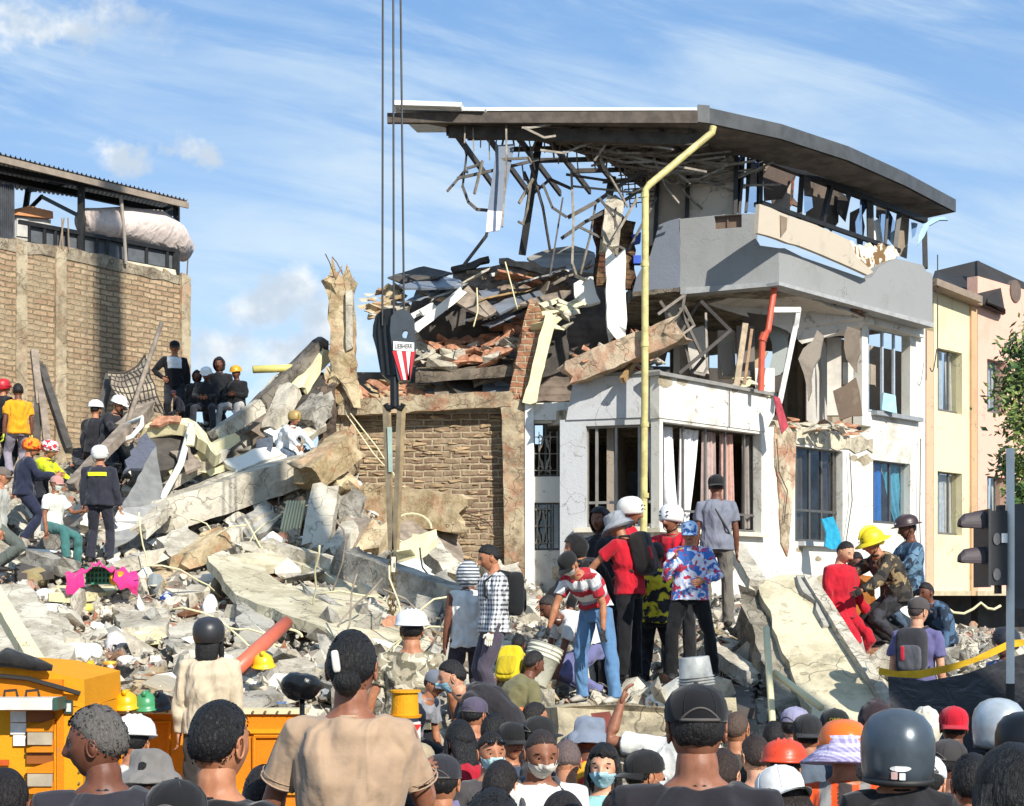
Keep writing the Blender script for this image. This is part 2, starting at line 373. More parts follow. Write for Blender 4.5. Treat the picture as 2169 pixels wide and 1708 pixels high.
def heap():
    x0, x1, y0, y1, st = -13, 15, 13, 33, .11
    nx, ny = int((x1 - x0) / st), int((y1 - y0) / st)
    X, Yg = np.meshgrid(np.linspace(x0, x1, nx), np.linspace(y0, y1, ny)); xy = np.c_[X.ravel(), Yg.ravel()]
    Z = np.concatenate([HZ(xy[i:i + 8000]) for i in range(0, len(xy), 8000)])
    vs = []
    for (x, y), z in zip(xy, Z):
        p = Vector((x, y, 0)); k = min(1, max(0, z / .5))
        d = noise.noise(p * 1.3) * .16 + noise.noise(p * 3.1) * .10 + abs(noise.noise(p * 6.3)) * .09
        c = noise.cell(p * 2.7) * .12 + noise.cell(p * 5.1 + Vector((3, 1, 0))) * .07
        vs.append((x + noise.noise(p * 5 + Vector((9, 0, 0))) * .04, y, z + (d + c - .12) * k - .02))
    fs = [(j * nx + i, j * nx + i + 1, (j + 1) * nx + i + 1, (j + 1) * nx + i) for j in range(ny - 1) for i in range(nx - 1)]
    b = MB(); b.add(vs, fs)
    m, t, bs = newmat('rubble'); v = obco(t)
    n1 = t.noise(v, 1.1, 8, .7, .5); n2 = t.noise(v, 8, 8, .7); vo = t.new('ShaderNodeTexVoronoi', i_Scale=7.); t.l.new(v, vo.inputs['Vector'])
    c = t.mix(t.ramp(n1, .4, .6), lin('7f776b'), lin('b5ab97'))
    hs = t.new('ShaderNodeSeparateColor'); t.l.new(vo.outputs['Color'], hs.inputs[0])
    c = t.mix(t.math('MULTIPLY', t.math('GREATER_THAN', hs.outputs[0], .72), .7), c, lin('d8d2c4'))
    c = t.mix(t.math('MULTIPLY', t.math('GREATER_THAN', hs.outputs[1], .86), .7), c, lin('a3593a'))
    c = t.mix(t.math('MULTIPLY', t.math('GREATER_THAN', hs.outputs[2], .8), .6), c, lin('5a5349'))
    setin(t, bs, 'Base Color', c); setin(t, bs, 'Roughness', .95); bump(t, bs, t.math('ADD', n2, t.math('MULTIPLY', vo.outputs['Distance'], 1.2)), .9, .06)
    tag(b.build('rubble_heap', m, loc=(0, 0, 0)), kind='stuff')

CHUNKS = []
def chunkverts(r, n=11, flat=1.):
    bm = bmesh.new()
    for i in range(n):
        v = Vector((r.uniform(-1, 1), r.uniform(-1, 1), r.uniform(-1, 1))); m = max(abs(v.x), abs(v.y), abs(v.z)); v = v / m * r.uniform(.75, 1)
        bm.verts.new((v.x * .5, v.y * .5, v.z * .5 * flat))
    g = bmesh.ops.convex_hull(bm, input=bm.verts); bmesh.ops.delete(bm, geom=[e for e in g['geom_interior'] if isinstance(e, bmesh.types.BMVert)], context='VERTS')
    bm.verts.ensure_lookup_table(); bm.verts.index_update()
    vs = [v.co.copy() for v in bm.verts]; fs = [tuple(v.index for v in f.verts) for f in bm.faces]; bm.free(); return vs, fs
for i in range(14): CHUNKS.append(chunkverts(rnd, rnd.choice((9, 11, 14)), rnd.choice((.45, .7, .9))))
RM = {}
def rmats():
    RM.update(conc=concrete('b8b0a0', '7d766b', 'q'), pale=concrete('d0c8b6', 'a39a88', 'p'), grey=concrete('98938a', '625d55', 'g'), brick=plain('9c7a62', .9, 0, .3, 5, .6, name='fired clay', bd=.03),
              white=wallpaint('d3ccba', '9a9282', .35), dark=plain('645b50', .9, 0, .3, 5, .5, name='dark debris'), wood=plain('8c6f4b', .8, 0, .25, 9, .4, name='timber'),
              orange=plain('c0653c', .85, 0, .25, 6, .5, name='clay tile'), metal=plain('6d6c69', .5, .5, .25, 8, .2, name='sheet metal'))
def gravel():
    r = random.Random(5); b = MB(); keys = ['conc', 'pale', 'grey', 'brick', 'white', 'dark', 'pale', 'pale']
    def put(x, y, z, s):
        vs, fs = CHUNKS[r.randrange(14)]; q = Matrix.Rotation(r.uniform(0, 6.3), 3, Vector((r.uniform(-1, 1), r.uniform(-1, 1), r.uniform(-1, 1))).normalized())
        sc = Vector((s * r.uniform(.6, 1.6), s * r.uniform(.6, 1.3), s * r.uniform(.5, 1)))
        mi = r.choices(range(8), (26, 16, 20, 4, 5, 7, 8, 8))[0]
        b.add([q @ Vector((v.x * sc.x, v.y * sc.y, v.z * sc.z)) + Vector((x, y, z)) for v in vs], fs, mi)
    cand = np.array([(r.uniform(-12, 13), r.uniform(14, 31.5)) for i in range(26000)]); z = HZ(cand)
    for (x, y), h in zip(cand, z):
        if h < .12: continue
        px = CX + x / y * F
        if px < -60 or px > 2230: continue
        s = min(.28, .018 + abs(r.gauss(0, .042)) + (.1 if r.random() < .03 else 0))
        put(x, y, h + s * .15 + r.uniform(-.03, .05), s)
    tag(b.build('rubble_debris', [RM[k] for k in keys], loc=(0, 0, 0)), kind='stuff')
def rough_mesh(b, amp=.02, sc=4., seed=0):
    for v in b.v:
        n = noise.noise_vector(v * sc + Vector((seed, 0, 0))); v += n * amp
def gridbox(b, o, ex, ey, ez, nx, ny, nz, mi=0):   # box with subdivided faces, shared vertices not needed
    o, ex, ey, ez = Vector(o), Vector(ex), Vector(ey), Vector(ez)
    idx = {}; vs = []
    def g(i, j, k):
        if (i, j, k) not in idx: idx[(i, j, k)] = len(vs); vs.append(o + ex * (i / nx) + ey * (j / ny) + ez * (k / nz))
        return idx[(i, j, k)]
    fs = []
    for i in range(nx):
        for j in range(ny):
            for k in (0, nz): fs.append((g(i, j, k), g(i + 1, j, k), g(i + 1, j + 1, k), g(i, j + 1, k)))
    for i in range(nx):
        for k in range(nz):
            for j in (0, ny): fs.append((g(i, j, k), g(i + 1, j, k), g(i + 1, j, k + 1), g(i, j, k + 1)))
    for j in range(ny):
        for k in range(nz):
            for i in (0, nx): fs.append((g(i, j, k), g(i, j + 1, k), g(i, j + 1, k + 1), g(i, j, k + 1)))
    b.add(vs, fs, mi)
def beam(name, a, c, w, h, mat, label, cat='concrete beam', group=None, roll=0, amp=.03, rebar=0, parent=None, seed=None, up=(0, 0, 1)):
    a, c = Vector(a), Vector(c); t = c - a; L = t.length; t.normalize(); up = Vector(up)
    u = t.cross(up)
    if u.length < .1: u = Vector((1, 0, 0))
    u.normalize(); v = u.cross(t); q = Matrix.Rotation(roll, 3, t); u = q @ u; v = q @ v
    b = MB(); n = max(3, int(L / .12)); gridbox(b, a - u * w / 2 - v * h / 2, t * L, u * w, v * h, n, max(2, int(w / .12)), max(2, int(h / .12)))
    seed = seed or rnd.uniform(0, 90); se = Vector((seed, seed, 0))
    for p in b.v:
        e = min((p - a).dot(t), L - (p - a).dot(t)); k = 1 + 3.2 * max(0, 1 - e / .22)
        nv = noise.noise_vector(p * 3.3 + se) * amp * k * .42 + noise.noise_vector(p * 9 + se) * amp * .38; p += nv
        p += t * noise.noise(p * 7 + se) * amp * (k - 1) * 1.6
    o = b.build(name, mat, parent=parent)
    if label: tag(o, label, cat, group)
    if rebar:
        rb = MB()
        for i in range(rebar):
            e = rnd.choice((a, c)) if rebar > 3 else c; sgn = 1 if e is c else -1
            s = e + u * rnd.uniform(-.35, .35) * w + v * rnd.uniform(-.35, .35) * h - t * sgn * .1
            pts = [s]; d = t * sgn
            for k in range(5): d = (d + Vector((rnd.uniform(-.3, .3), rnd.uniform(-.3, .3), rnd.uniform(-.35, .2)))).normalized(); pts.append(pts[-1] + d * rnd.uniform(.08, .16))
            rb.tube(pts, .009, 5)
        x = rb.build('rebar', plain('5b4436', .8, .3, .3, 9, .2, name='rusty steel'), parent=parent or o)
    return o
def qslab(name, q, th, mat, label, cat='concrete slab', group=None, amp=.02, rag=.06, step=.16, parent=None, off=None, sub=0, holes=()):
    q = [Vector(p) for p in q]; n = newell(q)
    if n.y > 0: n = -n                      # n looks at the camera
    if off is None: off = -n * th
    b = MB(); b.poly(ragged(q, step, rag) if rag else q, off, [ragged(h, step, rag) for h in holes])
    o = b.build(name, mat, parent=parent)
    if label: tag(o, label, cat, group)
    return o
# ================= BUILDINGS
PM = VP(1395, 26.6, 1965, 33.0)
def zr(pl, x0, x1, yt, yb, off=0):              # a rectangle with level edges on a wall plane, rows read at its left side
    Y0 = pl.Y(x0, off); zt = H + (HY - yt) / F * Y0; zb = H + (HY - yb) / F * Y0
    a = P(x0, HY, Y0); b = P(x1, HY, pl.Y(x1, off))
    return [Vector((a.x, a.y, zb)), Vector((b.x, b.y, zb)), Vector((b.x, b.y, zt)), Vector((a.x, a.y, zt))]
def wall(pl, outer, holes, th, mat, name, parent, off=0, rag=0, level=False, rz=True):
    o = outer if isinstance(outer[0], Vector) else [pl.p(x, y, off) for x, y in outer]
    hs = [h if isinstance(h[0], Vector) else zr(pl, *h, off=off) for h in holes]
    if rag: o = ragged(o, .2, rag)
    b = MB(); b.poly(o, -pl.n3 * th, hs); return b.build(name, mat, parent=parent)
def part_frame(name, pl, parent, base=None):    # child Empty-free way to align object texture with a slanted wall
    pass
ALU = plain('6c6a66', .4, .6, .1, 10, 0, name='aluminium'); DARKM = plain('2b2a29', .45, .4, .2, 8, .1, name='dark metal')
WHT = wallpaint('d8d5cb', '8d836f', .62); WHT_SHADED = wallpaint('b9babb', '8f887c', .4)  # the second is the same white paint, bay-side shade put into its colour
def win(pl, x0, x1, yt, yb, parent, mull=(.5,), rec=.12, fr=ALU, glass=None, sill=None, fw=.05, curtain=None, trans=()):
    q = zr(pl, x0, x1, yt, yb, off=-rec); e = (q[1] - q[0]); L = e.length; u = e / L; hgt = q[3].z - q[0].z; n = pl.n3
    b = MB(); Zv = Vector((0, 0, 1))
    def rect(a0, a1, z0, z1, t=fw, o=0):
        p = q[0] + u * a0 + Zv * z0 + n * o; b.hexa([p, p + u * (a1 - a0), p + u * (a1 - a0) + Zv * (z1 - z0), p + Zv * (z1 - z0)], -n * t)
    rect(0, L, 0, fw); rect(0, L, hgt - fw, hgt); rect(0, fw, fw, hgt - fw); rect(L - fw, L, fw, hgt - fw)
    for m in mull: rect(L * m - fw / 2, L * m + fw / 2, fw, hgt - fw)
    for m in trans: rect(fw, L - fw, hgt * m - fw / 2, hgt * m + fw / 2, fw * .8, -.004)
    f = b.build('window', fr, parent=parent)
    if glass:
        g = MB(); ms = [0] + list(mull) + [1]
        for i in range(len(ms) - 1):
            a0, a1 = L * ms[i] + fw * .6, L * ms[i + 1] - fw * .6; p = q[0] + u * a0 + Zv * fw - n * .02
            g.hexa([p, p + u * (a1 - a0), p + u * (a1 - a0) + Zv * (hgt - 2 * fw), p + Zv * (hgt - 2 * fw)], -n * .008)
        g.build('pane', glass, parent=f)
    if sill:
        s = MB(); p = q[0] - u * .08 - Zv * .085 + n * (rec + .14)
        s.hexa([p, p + u * (L + .16), p + u * (L + .16) + Zv * .08, p + Zv * .08], -n * (rec + .1)); s.build('sill', sill, parent=f)
    for cu in (curtain or ()): drape(q, u, n, L, hgt, cu, f)
    return f
def drape(q, u, n, L, hgt, cu, parent):         # (from, to, colour, foot from, foot to)
    a0, a1, col, f0, f1 = cu; b = MB(); NX, NZ = 40, 10; vs = []; seed = rnd.uniform(0, 50)
    for k in range(NZ + 1):
        s = k / NZ; lo = a0 + (f0 - a0) * s ** 1.3; hi = a1 + (f1 - a1) * s ** 1.3
        for i in range(NX + 1):
            a = i / NX; w = math.sin(a * 34 + seed) * .035 * (.5 + s) + math.sin(a * 13 + seed * 2) * .02
            vs.append(q[3] + u * L * (lo + (hi - lo) * a) - Vector((0, 0, 1)) * (hgt * (.03 + .93 * s)) - n * (.16 + w))
    fs = [(k * (NX + 1) + i, k * (NX + 1) + i + 1, (k + 1) * (NX + 1) + i + 1, (k + 1) * (NX + 1) + i) for k in range(NZ) for i in range(NX)]
    b.add(vs, fs); b.build('curtain', cloth(col, .2, scale=1), parent=parent, smooth=True)
GL = glassmat('f4f6f6', .0); GLD = glassmat('e6e4e0', .0); GSKY = glassmat('7fa2c8', .8)
def level(pts, z): return [P(x, HY, Y) * 1 + Vector((0, 0, z - H)) for x, Y in pts]
def floor_poly(b, pts, z, th): b.poly([Vector((p[0], p[1], z)) for p in pts], (0, 0, -th))
def xy(x, Y): return ((x - CX) / F * Y, Y)
def build_main():
    B = thing('ruined_building', 'half collapsed white corner building with grey parapet and torn roof hanging over the rubble', 'building', P(1500, HY, 28) - Vector((0, 0, H)))
    n = PM.n3
    back = lambda p, d: (p[0] - n.x * d, p[1] - n.y * d)
    # lower wall of the street side with its window openings
    wall(PM, [PM.p(1640, 900), PM.p(1640, 1500), PM.p(1960, 1500), PM.p(1960, 905), PM.p(1935, 900), PM.p(1850, 893), PM.p(1842, 915), PM.p(1815, 922), PM.p(1760, 912), PM.p(1700, 905)],
         [(1684, 1785, 944, 1147), (1849, 1928, 974, 1108)], .22, WHT, 'wall', B)
    wall(PM, [PM.p(1826, 672), PM.p(1826, 900), PM.p(1960, 926), PM.p(1960, 690)], [(1838, 1928, 690, 872)], .2, WHT, 'wall', B, off=.003)
    win(PM, 1684, 1785, 944, 1147, B, mull=(.3, .55, .8), glass=GLD, sill=WHT_SHADED, trans=(.33,), curtain=[(.05, .3, '6e6a68', .05, .28), (.6, .9, '5d5657', .62, .95)])
    win(PM, 1849, 1928, 974, 1108, B, mull=(.45,), glass=GL, curtain=[(.02, .42, '1f6fc0', .02, .4), (.4, .98, '58a5bd', .72, .98)])
    win(PM, 1838, 1928, 690, 872, B, mull=(.35, .62,), glass=None, fr=plain('b9c3cc', .4, .3, .1, 9, 0), sill=plain('8b8f92', .7))
    # white lintel band under the parapet and broken edge of the storey floor
    wall(PM, [(1826, 650), (1960, 690), (1960, 716), (1835, 683)], [], .3, WHT, 'lintel', B, off=.12)
    wall(PM, [(1640, 893), (1700, 905), (1760, 918), (1850, 930), (1850, 958), (1760, 950), (1690, 940), (1655, 930)], [], .5, concrete('cfc6ae', '8f8573', 'fl'), 'floor_edge', B, off=.03, rag=.05)
    # damaged corner column
    wall(PM, [(1642, 905), (1688, 915), (1684, 1010), (1676, 1110), (1668, 1180), (1655, 1150), (1650, 1040), (1640, 960)], [], .3, concrete('cdbfa4', '8d7c66', 'cc', brickdust=.4), 'column', B, off=.035, rag=.03)
    wall(PM, [(1622, 905), (1640, 905), (1652, 1160), (1652, 1240), (1622, 1240)], [], .3, WHT, 'wall', B, off=.01)
    # bay: front face and street face
    BL = VP(1200, 27.3, 1395, 26.8); n2 = BL.n3
    qb = lambda pl, pts, off=0: [pl.p(x, y, off) for x, y in pts]
    wall(BL, [(1215, 802), (1396, 790), (1396, 883), (1199, 890)], [], .2, WHT_SHADED, 'balcony_panel', B)
    wall(PM, [(1397, 793), (1644, 839), (1640, 880), (1622, 915), (1397, 885)], [], .2, WHT, 'balcony_panel', B, off=.05)
    b = MB(); b.hexa([BL.p(1205, 801, .06), BL.p(1397, 789, .06), BL.p(1397, 783, .06), BL.p(1205, 795, .06)], -n2 * .35)
    b.hexa([PM.p(1398, 794, .12), PM.p(1646, 840, .12), PM.p(1646, 833, .12), PM.p(1398, 786, .12)], -n * .35); b.build('coping', plain('84827d', .8), parent=B)
    wall(BL, [(1186, 890), (1396, 883), (1396, 1500), (1186, 1500)], [(1241, 1394, 903, 1117)], .18, WHT_SHADED, 'wall', B, off=-.03)
    wall(PM, [(1397, 885), (1624, 916), (1624, 1500), (1397, 1500)], [(1404, 1613, 893, 1118)], .18, WHT, 'wall', B, off=.03)
    win(BL, 1241, 1394, 903, 1117, B, mull=(.15, .42, .74), glass=None, fr=plain('8a857d', .5, .3), trans=(.24,), fw=.045, curtain=[(.82, 1.0, 'd9d9de', .9, 1.02)])
    win(PM, 1404, 1613, 893, 1118, B, mull=(.2, .42, .62, .82), glass=None, fr=plain('6a6762', .5, .3), fw=.04, trans=(.17,),
        curtain=[(.0, .17, 'e8e6ea', .13, .22), (.22, .42, 'ece8e8', .2, .3), (.46, .58, 'b9a39c', .46, .58), (.63, .76, 'c29c8f', .62, .77), (.86, .97, '9a918a', .86, .97)])
    q = zr(BL, 1215, 1397, 1118, 1128, .12); b = MB(); b.hexa(q, -n2 * .3); q = zr(PM, 1398, 1628, 1118, 1127, .17); b.hexa(q, -n * .3); b.build('ledge', plain('c8c2b0', .8), parent=B)
    # recessed strip beside the brick wall, with grilles
    RC = VP(1112, 28.1, 1245, 28.0)
    wall(RC, [(1112, 855), (1245, 850), (1245, 1500), (1112, 1500)], [(1124, 1203, 897, 1010), (1121, 1187, 1065, 1166)], .18, WHT, 'wall', B)
    wall(RC, [(1112, 840), (1130, 843), (1133, 1500), (1112, 1500)], [], .3, plain('d9d8d3', .7), 'corner_pilaster', B, off=.12)
    wall(RC, [(1130, 855), (1207, 860), (1200, 890), (1130, 890)], [], .3, WHT, 'lintel', B, off=.1)
    win(RC, 1124, 1203, 897, 1010, B, mull=(.4, .75), glass=None, fr=plain('4d4a47', .5, .3), fw=.035)
    win(RC, 1121, 1187, 1065, 1166, B, mull=(.7,), glass=GLD, fr=plain('5d5a57', .5, .3), fw=.035)
    for (x0, x1, yt, yb) in ((1124, 1183, 915, 1008), (1123, 1172, 1068, 1162)):
        q = zr(RC, x0, x1, yt, yb, .04); L = (q[1] - q[0]).length; hh = q[3].z - q[0].z; g = MB(); u = Vector((1, 0, 0)); Zv = Vector((0, 0, 1)); pt = lambda a, c: q[0] + u * L * a + Zv * hh * c
        for a in (.05, .3, .7, .95): g.tube([pt(a, 0), pt(a, 1)], .008, 5)
        for c in (.12, .5, .88): g.tube([pt(0, c), pt(1, c)], .008, 5)
        for sx in (-1, 1):
            for c0, c1 in ((.15, .85), (.85, .15)):
                g.tube([pt(.5 + sx * (.05 + .13 * math.sin(k / 12 * 3.1)) * (1 if k < 9 else .6), c0 + (c1 - c0) * k / 12) for k in range(13)], .011, 5)
                g.tube([pt(.5 + sx * (.16 + .08 * math.cos(k * .6)), c1 + .07 * math.sin(k * .6)) for k in range(10)], .01, 5)
        g.build('window_grille', plain('8f897c', .5, .3), parent=B)
    # floors, inner walls
    fp = [xy(1150, 28.3), xy(1207, 27.6), xy(1394, 27.0), xy(1640, 29.35), xy(1955, 32.95)]
    e = back(fp[-1], 6.5); fpb = fp + [e, (xy(1150, 35)[0], 35.5)]
    for z, th in ((2.62, .2), (5.33, .24)):
        b = MB(); floor_poly(b, fpb, z, th); b.build('floor_slab', concrete('b5ab98', '6d6456', 'sl'), parent=B)
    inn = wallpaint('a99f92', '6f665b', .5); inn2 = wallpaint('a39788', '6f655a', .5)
    def iw(x0, Y0, x1, Y1, z0, z1, mat=inn, holes=(), name='inner_wall'):
        pl = VP(x0, Y0, x1, Y1); a = xy(x0, Y0); c = xy(x1, Y1)
        o = [Vector((a[0], a[1], z0)), Vector((c[0], c[1], z0)), Vector((c[0], c[1], z1)), Vector((a[0], a[1], z1))]
        bb = MB(); hs = []
        for (f0, f1, h0, h1) in holes:
            g = lambda f, z: Vector((a[0] + (c[0] - a[0]) * f, a[1] + (c[1] - a[1]) * f, z)); hs.append([g(f0, h0), g(f1, h0), g(f1, h1), g(f0, h1)])
        bb.poly(o, -pl.n3 * .12, hs); return bb.build(name, mat, parent=B)
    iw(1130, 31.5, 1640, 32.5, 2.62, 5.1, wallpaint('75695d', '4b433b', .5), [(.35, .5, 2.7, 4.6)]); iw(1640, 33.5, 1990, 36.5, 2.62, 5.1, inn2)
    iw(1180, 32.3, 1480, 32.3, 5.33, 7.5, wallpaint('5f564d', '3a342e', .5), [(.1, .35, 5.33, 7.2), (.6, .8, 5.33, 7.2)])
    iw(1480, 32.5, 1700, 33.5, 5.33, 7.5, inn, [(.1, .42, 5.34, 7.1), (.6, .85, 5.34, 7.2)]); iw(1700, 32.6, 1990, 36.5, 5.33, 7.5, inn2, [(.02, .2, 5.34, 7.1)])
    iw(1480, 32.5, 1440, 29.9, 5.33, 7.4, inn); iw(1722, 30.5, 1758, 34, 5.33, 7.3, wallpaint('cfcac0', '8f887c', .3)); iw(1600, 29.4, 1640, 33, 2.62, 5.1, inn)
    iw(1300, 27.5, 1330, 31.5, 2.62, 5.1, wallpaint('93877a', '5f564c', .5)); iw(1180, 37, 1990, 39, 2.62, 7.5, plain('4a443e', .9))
    # white boxes and boards left standing in the open room
    for i, (x0, y0, x1, y1, Y, col) in enumerate(((1785, 768, 1812, 812, 31.8, 'd8d5cc'), (1752, 715, 1782, 880, 31.5, 'b9b3aa'), (1560, 690, 1598, 815, 29.6, '6a625b'), (1520, 700, 1556, 800, 30.4, 'c9c3b8'), (1600, 780, 1640, 830, 29.4, 'dcd6cb'))):
        b = MB(); q = [P(x0, y1, Y), P(x1, y1, Y), P(x1, y0, Y), P(x0, y0, Y)]; b.hexa(q, (0.05, .25, 0)); b.build('partition', plain(col, .8, 0, .15, 3), parent=B)
    # upper slab (ceiling of the open storey), torn along its edge
    z4 = 7.63; Yb = lambda x, y: Yz(y, z4)
    up = [xy(1340, Yb(0, 622) + .1), xy(1440, Yb(0, 612) + .1), xy(1645, Yb(0, 599) + .1), xy(1972, Yb(0, 684) + .1)]
    e = back(up[-1], 5.5); up += [e, (xy(1250, 34)[0], 35)]
    b = MB(); floor_poly(b, up, z4 + .17, .24); b.build('floor_slab', concrete('a9a193', '625a50', 'us'), parent=B)
    # sagging ceiling sheet of the open storey
    q = [P(1500, 645, 29.5), P(1560, 622, 29.2), P(1650, 612, 28.9), P(1740, 640, 29.4), P(1828, 672, 30.6), P(1830, 690, 31), P(1790, 712, 31), P(1760, 715, 30.6), P(1700, 728, 30.2), P(1668, 700, 30), P(1640, 690, 29.9), P(1560, 665, 30)]
    b = MB(); b.poly(ragged(q, .2, .05), (0, .05, .06)); b.build('ceiling_sheet', wallpaint('c9c2b8', '8d8377', .5), parent=B)
    q = [P(1640, 604, 28.5), P(1700, 622, 29.0), P(1790, 650, 30), P(1835, 672, 30.6), P(1825, 655, 30.3), P(1760, 628, 29.6), P(1700, 612, 29)]
    b = MB(); b.poly(ragged(q, .15, .05), (0, .3, .05)); b.build('broken_edge', concrete('6f5a49', '3d322a', 'be', brickdust=.5), parent=B)
    # parapet: three faces of grey render
    GR = wallpaint('8e8f8e', '74746f', .22); GR_SHADED = wallpaint('7f8590', '6a6c70', .3, 'b')  # second grey carries the bluish shade of the left face in its colour
    PA = VP(1340, Yb(0, 622), 1440, Yb(0, 612)); PBb = VP(1440, Yb(0, 612), 1650, Yb(0, 598)); PC = VP(1650, Yb(0, 598), 1975, Yb(0, 685))
    wall(PA, [(1340, 622), (1347, 588), (1376, 540), (1390, 500), (1396, 476), (1440, 462), (1440, 612)], [], .18, GR_SHADED, 'parapet', B, rag=.03)
    wall(PBb, [(1440, 612), (1440, 464), (1520, 456), (1600, 453), (1600, 505), (1608, 520), (1650, 526), (1650, 598)], [(1513, 1571, 458, 486)], .18, GR, 'parapet', B)
    wall(PC, [(1650, 598), (1650, 526), (1662, 526), (1700, 545), (1830, 590), (1846, 588), (1862, 566), (1880, 556), (1900, 548), (1915, 552), (1955, 562), (1962, 575), (1975, 580), (1975, 685)], [], .18, GR, 'parapet', B, off=.0)
    b = MB(); q = zr(PBb, 1513, 1571, 458, 486, -.1); b.hexa(q, -PBb.n3 * .04); q = zr(PBb, 1540, 1543, 458, 486, -.07); b.hexa(q, -PBb.n3 * .02); b.build('vent_panel', plain('6b584a', .8), parent=B)
    # moulding along its foot
    b = MB(); b.hexa([PBb.p(1441, 624, .12), PBb.p(1650, 605, .12), PBb.p(1650, 597, .12), PBb.p(1441, 610, .12)], -PBb.n3 * .3)
    b.hexa([PC.p(1650, 604, .12), PC.p(1978, 694, .12), PC.p(1978, 684, .12), PC.p(1650, 597, .12)], -PC.n3 * .3)
    b.build('moulding', plain('9a9b9a', .8), parent=B)
    b = MB(); b.poly(ragged([PA.p(1340, 628, .1), PA.p(1440, 618, .1), PA.p(1440, 608, .1), PA.p(1340, 618, .1)], .2, .02), -PA.n3 * .5); b.build('slab_edge', concrete('8a8071', '544b40', 'se'), parent=B)
    # pale fascia board fallen across the parapet
    b = MB(); b.poly(ragged([PC.p(1609, 433, .2), PC.p(1700, 467, .2), PC.p(1752, 487, .2), PC.p(1800, 510, .2), PC.p(1815, 545, .2), PC.p(1850, 577, .2), PC.p(1838, 583, .2), PC.p(1760, 548, .2), PC.p(1690, 520, .2), PC.p(1605, 494, .2)], .3, .012), -PC.n3 * .08)
    b.build('fascia_board', wallpaint('b9ad9b', '877d70', .3), parent=B)
    b = MB(); b.poly([PBb.p(1652, 456, .35), PBb.p(1668, 462, .35), PBb.p(1666, 488, .35), PBb.p(1655, 502, .35)], (0, .02, 0)); b.build('hanging_scrap', plain('8b7a69', .8), parent=B)
    # torn insulation and drywall behind the gap
    b = MB(); b.poly(ragged([PC.p(1790, 508, -.3), PC.p(1830, 520, -.3), PC.p(1890, 520, -.3), PC.p(1906, 545, -.3), PC.p(1862, 575, -.3), PC.p(1845, 590, -.3), PC.p(1815, 560, -.3)], .12, .07), -PC.n3 * .1); b.build('torn_lining', patterned('e6dcc4', '7a5c38', 'd9cfba', 3), parent=B)
    # top storey: pale panels, doorway, window frames
    TB = VP(1380, 29.9, 1560, 29.3)
    wall(TB, [(1368, 330), (1556, 318), (1556, 465), (1368, 520)], [[TB.p(1388, 515), TB.p(1453, 505), TB.p(1457, 352), TB.p(1395, 372)]], .12, wallpaint('dccfbe', 'a39684', .4), 'inner_wall', B)
    b = MB()
    for (a, c) in (((1387, 515), (1393, 372)), ((1393, 372), (1458, 350)), ((1458, 350), (1453, 505))): b.bar(TB.p(*a, .02), TB.p(*c, .02), .07, .16)
    b.build('door_frame', DARKM, parent=B)
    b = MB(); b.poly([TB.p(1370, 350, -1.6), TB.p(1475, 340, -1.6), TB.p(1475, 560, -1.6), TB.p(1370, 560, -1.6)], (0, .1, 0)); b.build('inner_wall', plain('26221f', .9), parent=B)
    zt = lambda x: 0
    fr = MB(); TW = VP(1560, 29.2, 1960, 33.0); TF = VP(1556, 29.2, 1612, 29.25)
    # row of posts under the eave
    tops = {1560: 318, 1612: 333, 1683: 345, 1760: 380, 1845: 410, 1858: 418, 1905: 430, 1950: 470}
    for x, yt, yb, dx, w in ((1560, 318, 455, -3, .07), (1576, 322, 455, -10, .05), (1590, 325, 450, -10, .05), (1612, 333, 450, -2, .08), (1700, 350, 475, -8, .09), (1763, 380, 500, -28, .1), (1845, 420, 545, 2, .08), (1838, 418, 520, 2, .05), (1905, 450, 560, -14, .09), (1958, 480, 570, 2, .09), (1880, 440, 535, -6, .05)):
        fr.bar(TW.p(x, yt), TW.p(x + dx, yb), w, .08)
    fr.bar(TW.p(1560, 316), TW.p(1960, 468), .12, .1); fr.bar(TW.p(1612, 430, .05), TW.p(1905, 532, .05), .07, .08)
    fr.build('window_frames', DARKM, parent=B)
    for k, pts in enumerate((((1562, 325), (1577, 326), (1570, 452), (1558, 450)), ((1582, 328), (1607, 334), (1606, 452), (1578, 448)))):
        b = MB(); b.poly([TW.p(x, y, -.02) for x, y in pts], (0, .012, 0)); b.build('pane', GSKY, parent=B)
    boards = [('8c7866', [(1614, 338), (1634, 344), (1614, 372)]), ('574a41', [(1632, 346), (1690, 362), (1656, 420), (1618, 425), (1616, 372)]), ('a79a8c', [(1660, 400), (1675, 380), (1672, 460), (1632, 440)]), ('584c42', [(1702, 362), (1728, 368), (1720, 420), (1700, 400)]),
              ('675a4e', [(1712, 415), (1728, 372), (1762, 384), (1744, 470), (1734, 478), (1706, 460)]), ('4f463e', [(1756, 390), (1778, 400), (1775, 470), (1760, 490), (1748, 480)]), ('8a7c6b', [(1900, 452), (1926, 460), (1920, 548), (1896, 538)]),
              ('5d5348', [(1800, 450), (1822, 440), (1826, 500), (1798, 498)]), ('4d453d', [(1856, 428), (1880, 445), (1868, 470), (1855, 460)]), ('e7e4dc', [(1845, 470), (1866, 462), (1872, 530), (1846, 525)]), ('37322d', [(1776, 405), (1800, 420), (1790, 470), (1772, 450)])]
    for i, (c, pts) in enumerate(boards):
        b = MB(); b.poly(ragged([TW.p(x, y, -.25 - .12 * (i % 3)) for x, y in pts], .3, .02), (0.02, .05, 0)); b.build('hanging_panel', wallpaint(c, '3c332b', .5), parent=B)
